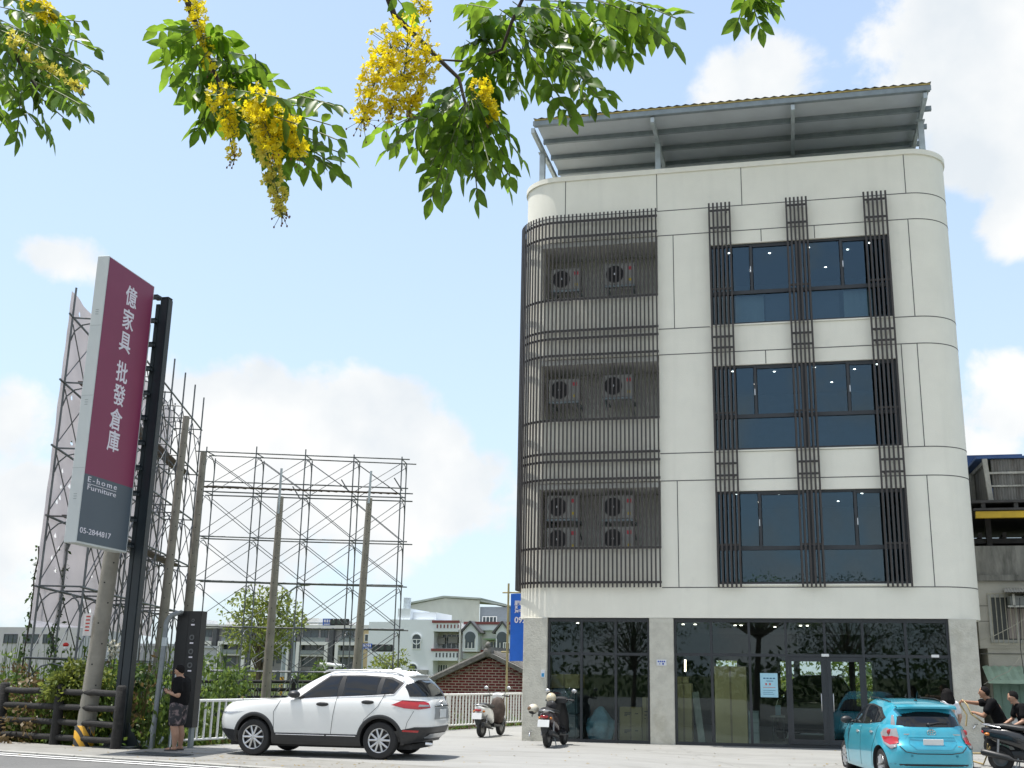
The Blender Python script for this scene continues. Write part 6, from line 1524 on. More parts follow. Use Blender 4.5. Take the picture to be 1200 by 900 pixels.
for _ in range(22):
    px_, py_ = rnd(-20,60), rnd(0,110); compound(px_, py_, px_+rnd(10,50), py_+rnd(15,50), 5.4, 4)
for _ in range(20):
    px_, py_ = rnd(235,300), rnd(50,130); compound(px_, py_, px_+rnd(-25,55), py_+rnd(15,45), 5.35, 4)
for _ in range(24):
    px_, py_ = rnd(560,690), rnd(-5,60); compound(px_, py_, px_+rnd(-25,55), py_+rnd(15,50), 5.6, 4)
for _ in range(20):
    px_, py_ = rnd(480,575), rnd(105,170); compound(px_, py_, px_+rnd(-30,35), py_+rnd(20,50), 5.6, 4)
LEAVES.build('leaves', cass, GT, smooth=180); STALK.build('leaf_stalks', M('green_stalk', (.10,.13,.04), .7), GT)
# flower chains
def flower(mb, c, r):
    n = rv().normalized(); s = n.cross(rv()).normalized(); q = n.cross(s)
    for k in range(5):
        a = 2*PI*k/5+rnd(-.2,.2); d = s*math.cos(a)+q*math.sin(a)+n*.35; w = n.cross(d).normalized()
        mb.add([c, c+d*r*.6+w*r*.36, c+d*r*1.05, c+d*r*.6-w*r*.36], [(0,1,2,3)])
def raceme(pts, n, spread, mat, Y, buds=8, r=.021):
    m = MB(); st = MB(); bd = MB()
    ps = [P(px_, py_, Y) for px_, py_ in pts]; st.tube(ps, .004, 4, False)
    for _ in range(n):
        u = random.random()*(len(ps)-1); i = int(u); c = ps[i]+(ps[i+1]-ps[i])*(u-i); k = spread*(1-.55*(u/(len(ps)-1)))
        p = c+rv()*k; flower(m, p, r*rnd(.75,1.2))
        if random.random() < .35: st.tube([c, p], .0018, 3, False)
    for _ in range(buds):
        p = ps[-1]+rv()*spread*.6-Vector((0,0,rnd(0,.05))); bd.ell(p, (.005,.005,.007), 6, 5); st.tube([ps[-1], p], .0016, 3, False)
    o = m.build('blossom', mat, GT); st.build('blossom_stalk', M('green_stalk', (.1,.13,.04), .7), o)
    if buds: bd.build('flower_buds', M('brown_bud', (.16,.07,.03), .7), o)
raceme([(225,-8),(232,18),(238,45),(244,78)], 144, .085, petal, 5.05, 4)
raceme([(255,105),(262,130),(268,155),(275,185)], 136, .09, petal, 5.0)
raceme([(285,112),(315,128),(340,150),(352,180)], 255, .12, petal, 4.95, 6)
raceme([(300,135),(308,165),(318,195),(325,225),(330,250)], 187, .085, petal2, 4.95, 14)
raceme([(300,120),(312,150),(325,185)], 153, .11, petal, 4.9)
raceme([(470,38),(450,70),(438,100),(425,140)], 289, .15, petal, 5.1, 12)
raceme([(478,45),(475,75),(470,105),(455,138)], 255, .14, petal, 5.1)
raceme([(490,40),(500,70),(495,100),(480,130)], 153, .10, petal, 5.15, 8)
raceme([(562,95),(566,112),(573,128),(577,142)], 102, .07, petal, 5.2, 2)
raceme([(482,-8),(492,4),(500,16)], 37, .07, petal, 5.2, 2)
raceme([(30,-10),(42,4),(55,14),(62,24)], 119, .10, petal, 5.0, 0)
raceme([(10,40),(35,62),(65,85),(95,105)], 102, .06, petal2, 4.95, 3)
for px_, py_ in ((415,60),(420,75),(409,92),(500,150),(92,142),(345,205)):
    pass
# crown above the frame, seen only in the shop glass
m = MB(); st = MB()
for i in range(40):
    a = i*2.4; rr = 3.1*math.sqrt((i+.5)/40); e = b0+Vector((.3+rr*math.cos(a), .5+rr*math.sin(a)*.9, 5.0+rnd(-.2,2.3)*(1-rr/4.2)))
    if e.y > 1.9: e.y = 1.9-rnd(0,1)
    st.tube([fork, (fork+e)/2+Vector((0,0,.3)), e], [.06,.04,.012], 5, False); clump(m, e, rnd(.6,.95), 75, .16)
st.build('crown_limbs', bark, GT, smooth=60); m.build('crown', cass, GT)
# roadside trees behind the photographer (seen as reflections in the shop glass)
for i, (s_, n_, h, cr, lb) in enumerate(((-13.5,-2.6,6.8,3.1,'round crowned roadside tree across the road, farthest left in the glass reflection'), (-7.6,-3.2,6.6,2.9,'roadside tree across the road, second from left in the glass reflection'), (3.6,-2.4,7.2,3.2,'roadside tree across the road, just right of the golden shower tree'), (9.8,-3.0,6.8,3.0,'roadside tree across the road, far right in the glass reflection'))):
    x, y = road_pt(s_, n_); limb_tree('roadside_tree', lb, (x, y, gz(x,y)-.05), h, cr, 5200, .15, lf_dark, group='roadside trees across the road', base=.46, trunk_r=.11, clumps=34)
# distant tree belt behind the photographer
m = MB()
for i in range(260):
    x = -90+180*random.random(); y = -55-rnd(0,12); h = 5+3*noise.noise(Vector((x*.08,0,0)))+rnd(-1,1)
    clump(m, Vector((x, y, h*.5-1)), h*.45, 40, .8, 1.1)
tag(m.build('distant_wood', lf_dark, local=True), 'distant dark wood across the field, seen in the shop glass', 'wood', kind='stuff')
# greenery behind the building, seen through the shop
for i, (x, r) in enumerate(((-4.2,1.6), (-1.2,1.7), (1.4,1.6), (3.4,1.4))):
    shrub(('first','second','third','fourth')[i]+' green bush from the left seen through the shop\'s back windows', (x*1.0, 42.6+.4*(i % 2), 0), r, 3.0, 1400, .2, lf_yel if i % 2 else lf_mid, 'bushes behind the shop')
# ------------------------------------------------------------------ middle distance trees
c = P(303,790,62); f_ = Vector((c.x, 62, -1.5)); tp = P(303,692,62)
t = limb_tree('young_tree', 'tall feathery green tree beyond the scaffold, left of the street lamp', f_, tp.z+1.5, 2.0, 2600, .28, lf_yel, base=.52, trunk_r=.14, clumps=30, lean=(.1,0), crown_h=(tp.z+1.5)*.50)
c = P(455,795,52); limb_tree('flowering_tree', 'pale leafed small tree showing just above the white car roof', (c.x, 52, -1.5), P(455,764,52).z+1.5, 1.25, 1300, .19, lf_yel, base=.35, trunk_r=.07, clumps=22)
for px_, w, top, lb, mt in ((365,34,768,'round green bush below the street lamps beyond the field',lf_mid), (262,45,778,'low green bush at the left of the far field fence',lf_mid), (300,40,782,'low green bush behind the left scaffold pole beyond the field',lf_yel), (400,22,772,'low green bush just left of the right scaffold pole',lf_mid), (215,40,770,'green bush behind the black cabinet far beyond the field',lf_mid)):
    Y = 78; c = P(px_, 800, Y); r = w/2*Y*.95/1306*1.15; shrub(lb, (c.x, Y, -1.6), r, P(px_, top, Y).z+1.6, 1300, .35, mt, 'bushes beyond the field')
# ------------------------------------------------------------------ background buildings
ZG = -1.55
apw = M('apartment_white', (.66,.66,.65), .8, var=.06, scale=.3); apg = M('apartment_grey_tile', (.24,.235,.24), .8, var=.15, scale=.4); apd = M('apartment_dark', (.075,.08,.09), .7, var=.15)
farglass = M('far_window_glass', (.035,.055,.065), .15, var=.4, scale=.4, spec=.7); rail_g = M('balcony_glass', (.20,.23,.24), .2, var=.15)
def far_window(parent, x0, x1, y, z0, z1, fm=None, mull=1, gm=None, bars=False):
    m = MB(); fw = .07; yy = y-.06
    m.bx(x0, x1, yy, y+.02, z0, z0+fw); m.bx(x0, x1, yy, y+.02, z1-fw, z1); m.bx(x0, x0+fw, yy+.002, y+.02, z0+fw, z1-fw); m.bx(x1-fw, x1, yy+.002, y+.02, z0+fw, z1-fw)
    for i in range(mull): x = x0+(x1-x0)*(i+1)/(mull+1); m.bx(x-.03, x+.03, yy+.004, y+.02, z0+fw, z1-fw)
    w = m.build('window', fm or white_metal, parent); g = MB(); g.bx(x0+fw, x1-fw, y-.02, y+.01, z0+fw, z1-fw); g.build('pane', gm or farglass, w); return w
# a row of eight narrow town houses, one thing each
YA = 172.0
xs = [P(px_, 760, YA).x for px_ in (214, 253, 293.5, 345, 390.5, 433, 470)]
ztop = P(350,733,YA).z; zmid = [P(350,y,YA).z for y in (752,767,782)]
for i in range(6):
    x0, x1 = xs[i], xs[i+1]; w = x1-x0
    t = thing('town_house', ('leftmost','second','third','fourth','fifth','rightmost')[i]+' of the six white framed grey town houses in the far row', 'house', ((x0+x1)/2, YA, ZG), 0, 'far row of town houses')
    m = MB(); m.bx(x0, x1-.02, YA+1.2, YA+12, ZG, ztop-.4); m.build('wall', apg, t)
    m = MB(); m.bx(x0, x1, YA+.7, YA+12.2, ztop-.45, ztop+.15); m.bx(x0+.4, x0+w*.45, YA+2, YA+6, ztop+.15, ztop+rnd(.4,1.3)); m.build('roof', apw, t)
    fr = MB(); zt2 = zmid[0]
    fr.bx(x0+.25, x0+.80, YA, YA+1.2, ZG, zt2); fr.bx(x1-1.55, x1-1.0, YA, YA+1.2, ZG, zt2); fr.bx(x0+.80, x1-1.55, YA, YA+1.2, zt2-.5, zt2)
    fr.bx(x0+.80, x1-1.55, YA+.3, YA+1.2, zmid[1]-.25, zmid[1]); fr.build('white_frame', apw, t)
    m = MB(); m.bx(x1-.95, x1-.25, YA+.3, YA+1.2, ZG, ztop-.6); m.build('dark_pier', apd, t)
    xa, xb = x0+.85, x1-1.55
    for za, zb in ((zt2+.15, ztop-.65), (zmid[1]+.1, zt2-.5), (zmid[2]+.1, zmid[1]-.45), (ZG+.2, zmid[2]-.5)):
        xm = xa+(xb-xa)*(.62 if i % 2 else .55); far_window(t, xa, xm, YA+1.2, za, zb, apd, 1)
        far_window(t, xm+.4, xb, YA+1.2, za+.5, zb, apd, 1)
    for z in (zt2+.02, zmid[1]+.02):
        m = MB(); m.bx(xa-.05, xb+.05, YA+.15, YA+.19, z, z+.6); m.bx(xa-.05, xb+.05, YA+.13, YA+.21, z+.6, z+.66); m.build('balcony_rail', rail_g, t)
# grey flat-roofed block at the far left
YL = 95.0; xa, xb = P(-40,760,YL).x, P(92,760,YL).x
t = thing('far_block', 'pale grey flat roofed building beyond the weeds at the far left', 'building', ((xa+xb)/2, YL, ZG)); gb = M('grey_block_wall', (.50,.49,.51), .85, var=.08, scale=.4)
zt1, zt2 = P(30,735,YL).z, P(30,722,YL).z; m = MB(); m.bx(xa, xb, YL, YL+10, ZG, zt1); x2 = P(62,760,YL).x; m.bx(P(14,760,YL).x, xb+.1, YL+2, YL+9, zt1, zt2); m.build('wall', gb, t)
for px0, px1 in ((4,20),(27,45),(50,62)): far_window(t, P(px0,752,YL).x, P(px1,752,YL).x, YL, P(30,754,YL).z, P(30,743,YL).z, apd, 2)
# pale concrete building behind the sign
xa, xb = P(140,760,110).x, P(200,760,110).x; t = thing('far_block', 'long pale building low behind the scaffold left of the black cabinet', 'building', ((xa+xb)/2, 110, ZG)); m = MB(); m.bx(xa, xb, 110, 120, ZG, P(150,757,110).z); m.bx(xa-.2, xb+.2, 109.8, 120, P(150,757,110).z, P(150,754,110).z); m.build('wall', gb, t)
for k in range(3): x = xa+(xb-xa)*(k+.15)/3; far_window(t, x, x+1.0, 110, .6, 2.0, apd, 1)
# white three storey house with balconies
YH = 100.0; X_ = lambda px_, py_=760: P(px_, py_, YH).x; Zh = lambda py_, px_=500: P(px_, py_, YH).z
hw_ = M('house_white_plaster', (.70,.74,.77), .8, var=.04, scale=.3, dirt=(.45,.48,.50), dscale=.3, dthr=.6); red_t = M('red_brown_trim', (.20,.055,.05), .7, var=.1); dkroof = M('dark_tile', (.085,.085,.09), .7, var=.2, scale=3)
T1 = thing('white_house', 'white three storey house with arched windows, red trimmed balconies and dark gables', 'house', (X_(500), YH, ZG))
xl, xc, xr = X_(431), X_(508), X_(600)
m = MB(); m.bx(xl, xc, YH, YH+12, ZG, Zh(729)); m.bx(X_(455), xc, YH+.0, YH+12, Zh(729), Zh(726)); m.bx(X_(463), X_(478), YH+.3, YH+6, Zh(726), Zh(713)); m.bx(X_(478), X_(506), YH+1, YH+6, Zh(726), Zh(717)); m.build('wall', hw_, T1)
m = MB(); m.bx(xc, xr, YH+1.6, YH+12, ZG, Zh(729)); m.build('front_wall', M('house_front_plaster', (.66,.65,.63), .8, var=.06, scale=.5), T1)
for k, (za, zb, zt_) in enumerate(((740,730,727), (774,763,760))):
    m = MB(); m.bx(xc-.05, X_(537), YH-.2, YH+1.6, Zh(za), Zh(za)+.18); m.bx(xc-.05, X_(537), YH-.2, YH-.05, Zh(za)+.18, Zh(zb)); m.build('balcony', hw_, T1)
    m = MB(); m.bx(xc-.15, X_(538), YH-.28, YH+.02, Zh(zb), Zh(zt_)); m.bx(X_(538), xr, YH+1.2, YH+1.5, Zh(zb)-.05, Zh(zt_)-.05); m.build('red_rail', red_t, T1)
    m = MB(); m.bx(X_(538), xr, YH+1.3, YH+1.6, Zh(za)+.2, Zh(zb)-.06); m.build('balcony', hw_, T1)
    m = MB()
    for j in range(7): x = xc+.3+j*.33; m.bx(x, x+.12, YH-.23, YH-.195, Zh(za)+.3, Zh(zb)-.15)
    m.build('balusters', red_t if k == 0 else apd, T1)
m = MB(); m.bx(X_(538), X_(539.5), YH-.1, YH+.1, ZG, Zh(727)); m.build('corner_pier', M('house_front_plaster', (.5,.5,.49)), T1)
for x0, x1, za, zb in ((509,537,760,742), (505,522,795,778)):
    far_window(T1, X_(x0)+.2, X_(x1)-.2, YH+1.6, Zh(za), Zh(zb), None, 3)
for x0, x1 in ((538,562), (577,598)):                     # gabled dormers
    m = MB(); a, b = X_(x0), X_(x1); za, zb, zc_ = Zh(763), Zh(740), Zh(730); m.ext([(a+.25,za),(b-.25,za),(b-.25,zb),((a+b)/2,zc_),(a+.25,zb)], 'y', YH+.2, YH+3); g = m.build('gable_bay', hw_, T1)
    m = MB(); m.bar((a-.05,YH+1.4,zb-.12), ((a+b)/2,YH+1.4,zc_+.16), 2.8, .16); m.bar((b+.05,YH+1.4,zb-.12), ((a+b)/2,YH+1.4,zc_+.16), 2.8, .16); m.build('gable_roof', dkroof, g)
    w = far_window(T1, (a+b)/2-.52, (a+b)/2+.52, YH+.2, Zh(760), Zh(746), None, 2)
    m = MB(); m.lathe([(.001,-.07),(.5,-.07),(.5,.0)], 24, ((a+b)/2, YH+.2, Zh(746)-.02), 'y'); m.build('arch_pane', farglass, T1)
for px_, za, zb in ((488,761,749), (485,795,784)):        # arched side windows
    x = X_(px_); w = far_window(T1, x-.42, x+.42, YH, Zh(za), Zh(zb), None, 1); m = MB(); m.lathe([(.42,-.10),(.50,-.10),(.50,.02),(.42,.02),(.42,-.10)], 28, (x, YH, Zh(zb)), 'y'); m.build('arch_frame', hw_, T1)
    m = MB(); m.lathe([(.001,-.04),(.42,-.04),(.42,.0)], 28, (x, YH, Zh(zb)), 'y'); m.build('arch_pane', farglass, T1)
for px_, py_, Y in ((495,789,YH-.35), (531,750,YH+1.2), (516,751,YH+1.2)):
    c = P(px_, py_, Y); m = MB(); m.bx(c.x-.45, c.x+.45, Y-.1, Y+.35, c.z-.3, c.z+.3); m.lathe([(.001,-.11),(.23,-.11),(.24,-.10)], 20, (c.x-.1, Y, c.z), 'y'); tag(m.build('far_air_conditioner', acw), {495:'white air conditioner beside the low arched window of the white house', 531:'right white air conditioner on the white house\'s balcony', 516:'left white air conditioner on the white house\'s balcony'}[px_], 'air conditioner')
m = MB(); m.bx(X_(565), X_(590), YH+.3, YH+1.6, Zh(749), Zh(747.5)); m.build('green_awning', M('green_awning', (.16,.26,.14), .6), T1)
far_window(T1, X_(565), X_(577), YH+1.6, Zh(762), Zh(750), None, 2, farglass)
far_window(T1, X_(589), X_(597), YH+.18, Zh(762), Zh(752), None, 2, farglass)
# water tank
c = P(475,712,YH+2); t = thing('water_tank', 'ribbed steel water tank on the white house roof', 'water tank', (c.x, YH+2.5, Zh(713)))
m = MB(); pr = []
for k in range(10): z = Zh(713)+.12*k*.98; pr += [(.34,z), (.36,z+.06)]
m.lathe([(.001,Zh(713))]+pr+[(.001,pr[-1][1]+.06)], 20, (c.x, YH+2.5, 0)); m.build('tank_body', galv, t, smooth=30)
m = MB(); m.bx(c.x-.36, c.x+.36, YH+2.14, YH+2.86, Zh(714), Zh(713)); m.build('stand', galv_dark, t)
# corrugated shed on the roof level behind
YS = 112.0; XS = lambda px_: P(px_, 715, YS).x; Zs = lambda py_: P(530, py_, YS).z
corr = M('cream_corrugated_sheet', (.50,.52,.47), .6, var=.05, scale=.5)
T2 = thing('metal_shed', 'cream corrugated metal shed with low gable roof behind the white house', 'shed', (XS(530), YS, ZG))
m = MB(); n = 60; a, b, ap = XS(481), XS(562), XS(521)
def rz_(x): return Zs(709)+(Zs(701)-Zs(709))*(x-a)/(ap-a) if x < ap else Zs(701)+(Zs(703.5)-Zs(701))*(x-ap)/(b-ap)
for i in range(n):
    x0, x1 = a+(b-a)*i/n, a+(b-a)*(i+1)/n; xm = (x0+x1)/2
    m.quad((x0,YS,ZG),(xm,YS-.09,ZG),(xm,YS-.09,rz_(xm)),(x0,YS,rz_(x0))); m.quad((xm,YS-.09,ZG),(x1,YS,ZG),(x1,YS,rz_(x1)),(xm,YS-.09,rz_(xm)))
m.build('gable_wall', corr, T2)
m = MB(); m.bx(b, XS(594), YS+.2, YS+14, ZG, Zs(711)); m.build('side_wall', M('shed_grey_wall', (.20,.23,.26), .8, var=.06), T2)
m = MB(); m.bar((a-.4,YS+5,Zs(709)+.1), (ap,YS+5,Zs(701)+.15), 11, .16); m.bar((ap,YS+5,Zs(701)+.15), (b+.2,YS+5,Zs(703.5)+.15), 11, .16); m.bar((b+.1,YS+6,Zs(704)), (XS(596),YS+6,Zs(710)), 12.5, .16); m.build('roof', M('shed_roof_edge', (.24,.27,.24), .6), T2)
far_window(T2, XS(565), XS(582), YS+.2, Zs(732), Zs(722), None, 3)
m = MB(); m.bx(X_(561), xr, YH+4, YH+8, Zh(729), Zh(727)); m.bx(X_(540), X_(580), YH+1.35, YH+1.55, Zh(738), Zh(733)); m.build('roof_parapet', hw_, T1)
# orange-cream block behind the scaffold pole
xa, xb = P(424,775,130).x, P(436,775,130).x; t = thing('far_house', 'narrow cream coloured house wall just left of the white house', 'house', ((xa+xb)/2, 130, ZG)); m = MB(); m.bx(xa, xb, 130, 138, ZG, P(430,738,130).z); m.build('wall', M('cream_wall', (.48,.38,.22), .8), t); far_window(t, xa+.2, xb-.15, 130, P(430,752,130).z, P(430,743,130).z, None, 1)
# ---- red brick house
YBk = 42.0; xa = P(507,800,YBk).x; ap = P(573.5,766,YBk); ez = P(507,797,YBk).z; xb = ap.x+(ap.x-xa)
T3 = thing('brick_house', 'low red brick house with grey tiled gable roof behind the white fence', 'house', (ap.x, YBk, ZG))
m = MB(); m.ext([(xa+.12,ZG),(xb-.12,ZG),(xb-.12,ez+.05),(ap.x,ap.z-.16),(xa+.12,ez+.05)], 'y', YBk, YBk+7)
m.build('brick_wall', brick_mat('red_brick', (.20,.032,.036), (.13,.024,.028), (.46,.38,.33), 3.0, .78, .30, .045), T3)
rt = M('grey_roof_tile', (.16,.155,.145), .9, var=.35, scale=5, bump=.5, bscale=14)
m = MB()
for s in (1, -1):
    e = Vector((ap.x-s*(ap.x-xa)*1.06, YBk-.16, ez-.06)); tpv = Vector((ap.x, YBk-.16, ap.z+.0)); m.bar(e, tpv, .32, .15)
    for k in range(16):
        q0 = Vector((0,.25+.42*k,0)); m.tube([e+q0+Vector((0,0,.10)), tpv+q0+Vector((0,0,.10))], .10, 6, False); m.bar(e+q0+Vector((0,.2,.03)), tpv+q0+Vector((0,.2,.03)), .40, .06)
m.build('roof', rt, T3)
m = MB(); m.bar((ap.x,YBk-.3,ap.z+.13), (ap.x,YBk+7,ap.z+.13), .26, .22); m.ell((ap.x,YBk-.22,ap.z+.30), (.10,.14,.14), 12, 8); m.ell((ap.x,YBk-.25,ap.z+.05), (.17,.12,.2), 12, 8); m.build('ridge', rt, T3)
m = MB()
for s in (1, -1): m.bar((ap.x-s*(ap.x-xa)*.95, YBk-.012, ez-.10), (ap.x-s*.1, YBk-.012, ap.z-.36), .02, .05)
m.build('plaster_band', M('old_plaster', (.25,.20,.17), .9, var=.2), T3)
# ---- blue banner beside the building
Yb = 36.5; a, b = P(597,775,Yb), P(597,696,Yb); xe = a.x+1.55
T4 = thing('blue_banner', 'bright blue printed banner on a pole frame beside the white building', 'banner', (a.x, Yb, -1.4))
m = MB(); m.grid(lambda u, v: (a.x+(xe-a.x)*u, Yb+.03*math.sin(u*7+v*3), a.z+(b.z-a.z)*v+.012*math.sin(u*9)), 14, 14); bn = m.build('banner_sheet', M('banner_blue', (.012,.13,.62), .5, var=.05), T4, smooth=180)
m = MB()
for s_, px_, py_, sz in (('服務專線', 603.0, 707.0, .16), ('天', 603.5, 711.7, .09), ('意中心', 603.0, 716.2, .16), ('0928', 602.8, 726.8, .27)):
    q = text_mb(s_, sz, bold=.006, align='LEFT'); c = P(px_, py_, Yb-.045); q.xf(Matrix.Identity(3), c); m.join(q)
m.build('lettering', letter_m, bn)
m = MB(); m.tube([(a.x-.10,Yb+.08,-1.5), (a.x-.10,Yb+.08,b.z+.35)], .035, 8); m.tube([(xe+.08,Yb+.08,-1.5), (xe+.08,Yb+.08,b.z+.1)], .035, 8); m.tube([(a.x-.3,Yb+.08,b.z+.05), (xe+.2,Yb+.08,b.z+.05)], .025, 8); m.tube([(a.x-.3,Yb+.08,P(597,764,Yb).z), (xe+.2,Yb+.08,P(597,764,Yb).z)], .025, 8); m.build('pole_frame', M('old_bamboo', (.36,.31,.16), .7, var=.2), T4, smooth=60)
# ---- neighbour building on the right
YR = 31.0; X0 = 4.72; Zr = lambda py_, px_=1165: P(px_, py_, YR).z; Xr = lambda px_, py_: P(px_, py_, YR).x
nw = M('neighbour_grey_render', (.44,.42,.36), .9, var=.10, scale=1.5, bump=.3, bscale=40, dirt=(.32,.305,.26), dscale=.8, dthr=.5)
nd = M('neighbour_dark_concrete', (.20,.195,.17), .9, var=.25, scale=2, dirt=(.10,.10,.085), dscale=1.5, dthr=.48, stretch=(3,3,.6))
T5 = thing('old_building', 'old grey rendered building with barred window, green shutter and rooftop clutter beside the white building', 'building', (8.5, YR, 0))
m = MB(); m.bx(X0, 14, YR, YR+9, 2.42, Zr(681)); m.bx(4.9, 14, YR+.03, YR+9, -.2, 2.42); m.build('wall', nw, T5)
m = MB(); zz = (2.55, 3.1, 3.65, 4.15)
for z in (Zr(766), Zr(728), Zr(710)): m.bx(X0, 14, YR-.004, YR+.01, z-.008, z+.008)
for x in (5.0, 5.6, 6.8, 7.6): m.bx(x-.006, x+.006, YR-.0035, YR+.01, Zr(728), Zr(710))
m.build('render_joints', M('joint_grey', (.11,.11,.10), .9), T5)
m = MB(); m.bx(X0+.02, 14, YR-.12, YR+9, Zr(681)+.002, Zr(674)); m.bx(X0+.05, 14, YR-.05, YR+9, Zr(674), Zr(640)); m.build('parapet', nd, T5)
# rooftop: deck, yellow beam, posts, corrugated hut
m = MB(); m.bx(4.85, 14, YR-.25, YR-.09, Zr(608), Zr(600.5)); m.build('yellow_beam', M('yellow_beam_paint', (.55,.36,.015), .5, var=.12), T5)
dkst = M('dark_rusty_steel', (.045,.042,.040), .7, var=.35, scale=4)
m = MB(); m.bx(4.8, 14, YR-.3, YR+6, Zr(600)+.01, Zr(597)); 
for k in range(9): x = 5.0+k*.8; m.bx(x, x+.10, YR-.27, YR-.13, Zr(597)-.0, Zr(591))
m.bx(4.75, 14, YR-.32, YR+6, Zr(591)+.002, Zr(588)); m.build('roof_deck', dkst, T5)
m = MB(); m.bx(4.9, 14, YR+1.0, YR+1.12, Zr(632), Zr(626)); m.bx(4.9, 14, YR+5, YR+5.2, Zr(624), Zr(605))
for k in range(9): x = 5.1+k*.62; m.bar((x,YR+.95,Zr(622)), (x+.5,YR+4.5,Zr(612)), .10, .14)
for x in (5.25, 7.5, 10): m.bx(x, x+.14, YR+.9, YR+1.05, Zr(640), Zr(600))
m.bx(5.0, 7.5, YR+.7, YR+.9, Zr(640), Zr(636)); m.build('roof_frame', dkst, T5)
hm_ = M('weathered_corrugated_sheet', (.20,.195,.18), .8, var=.35, scale=2.2, dirt=(.10,.085,.07), dscale=1.6, dthr=.48, stretch=(3,3,.5))
xh = Xr(1154,560)
m = MB()
for i in range(80):
    x0 = xh+.18+i*.07; z0, z1 = Zr(587), Zr(538.5)
    m.quad((x0,YR,z0),(x0+.035,YR-.03,z0),(x0+.035,YR-.03,z1),(x0,YR,z1)); m.quad((x0+.035,YR-.03,z0),(x0+.07,YR,z0),(x0+.07,YR,z1),(x0+.035,YR-.03,z1))
for i in range(50):
    y0 = YR+i*.08; x_ = xh+.1-.02
    m.quad((x_,y0,Zr(587)),(x_-.03,y0+.04,Zr(587)),(x_-.03,y0+.04,Zr(541)),(x_,y0,Zr(541))); m.quad((x_-.03,y0+.04,Zr(587)),(x_,y0+.08,Zr(587)),(x_,y0+.08,Zr(541)),(x_-.03,y0+.04,Zr(541)))
m.build('corrugated_hut', hm_, T5)
m = MB(); m.bar((xh+.10,YR-.04,Zr(587)), (xh+.02,YR-.04,Zr(537)), .12, .10); m.bx(xh, 14, YR-.07, YR-.035, Zr(556), Zr(553.5)); m.bx(xh, 14, YR-.07, YR-.035, Zr(571), Zr(569))
m.bar((xh+.0,YR+4,Zr(541)), (xh+.05,YR-.05,Zr(541)), .1, .1); m.bx(xh-.08, xh+.02, YR+3.5, YR+3.6, Zr(587), Zr(541)); m.bx(xh-.08, xh+.02, YR+1.8, YR+1.9, Zr(587), Zr(541)); m.build('hut_frame', M('pale_timber', (.36,.35,.31), .8, var=.25), T5)
m = MB(); m.bx(xh-.2, 14, YR-.1, YR+5, Zr(538)+.002, Zr(535.5)); m.bx(4.6, 7.2, YR+5.2, YR+9, Zr(560), Zr(530)+.9); m.build('hut_roof', M('blue_roof_sheet', (.035,.085,.22), .6, var=.25, scale=2), T5)
# barred window with tilted awning
xa, xb = Xr(1159,725), Xr(1206,725); za, zb = Zr(753), Zr(697)
w = far_window(T5, xa, xb+1.0, YR, za, zb, M('old_white_frame', (.42,.42,.38), .7), 2, M('dark_old_glass', (.05,.055,.05), .3))
m = MB()
for k in range(17): x = xa+.05+k*.115; m.tube([(x,YR-.16,za-.05), (x,YR-.16,zb+.04)], .012, 6, False)
for z in (za-.04, zb+.02): m.bx(xa-.03, xb+1.0, YR-.18, YR-.14, z-.015, z+.015)
m.build('window_bars', M('pale_rusty_bars', (.34,.32,.25), .7, var=.25), T5)
cur = M('striped_curtain', (.34,.30,.27), .9, var=.5, scale=2, stretch=(14,1,.2)); m = MB(); m.bx(xa+.45, xb+.8, YR-.03, YR-.021, za+.1, zb-.35); m.build('curtain', cur, T5)
t = thing('window_awning', 'small tilted corrugated awning over the barred window of the old building', 'awning', (Xr(1190,700), YR, Zr(700)))
m = MB(); x0 = Xr(1176,695)
for i in range(26):
    x = x0+i*.07; m.quad((x,YR,Zr(690)),(x+.035,YR,Zr(690)+.02),(x+.035-.12,YR-.85,Zr(697)+.02),(x-.12,YR-.85,Zr(697))); m.quad((x+.035,YR,Zr(690)+.02),(x+.07,YR,Zr(690)),(x+.07-.12,YR-.85,Zr(697)),(x+.035-.12,YR-.85,Zr(697)+.02))
m.build('awning_sheet', M('awning_grey_sheet', (.36,.35,.31), .7, var=.12), t)
m = MB(); m.bx(x0+.05, x0+1.6, YR-.55, YR-.1, Zr(711), Zr(699)-.02); m.build('metal_box', M('window_unit_grey', (.17,.18,.17), .6, var=.1), t, bevel=.01)
m = MB(); m.bx(x0+.1, x0+.16, YR-.58, YR-.54, Zr(712), Zr(698)); m.bx(x0-.02, x0+1.7, YR-.58, YR-.54, Zr(713), Zr(711)); m.build('box_frame', M('old_white_frame', (.42,.42,.38)), t)
# green shutter with its awning
gsh = M('green_shutter', (.24,.37,.30), .6, var=.12, scale=2, dirt=(.11,.17,.13), dscale=2, dthr=.55)
m = MB(); x = 4.95
while x < 12: m.bx(x, x+.19, YR-.02, YR+.028, -.15, 1.96); m.bx(x+.19, x+.215, YR-.045, YR+.028, -.15, 1.96); x += .217
m.build('green_shutter', gsh, T5)
m = MB(); x = 4.72; z0, z1 = Zr(796), Zr(786)
while x < 12: m.quad((x,YR-.05,z1+.10),(x+.10,YR-.05,z1+.13),(x+.10,YR-.75,z0-.0),(x,YR-.75,z0-.03)); m.quad((x+.10,YR-.05,z1+.13),(x+.2,YR-.05,z1+.10),(x+.2,YR-.75,z0-.03),(x+.10,YR-.75,z0)); x += .2
m.bx(4.73, 12, YR-.76, YR-.72, z0-.10, z0-.01); m.build('green_awning', M('green_awning_sheet', (.32,.44,.34), .6, var=.15, scale=3), T5)
m = MB(); m.bx(5.0, 12, YR-1.9, YR-1.2, -.1, .75); m.build('low_wall', M('pale_low_wall', (.44,.45,.44), .8, var=.08), T5)
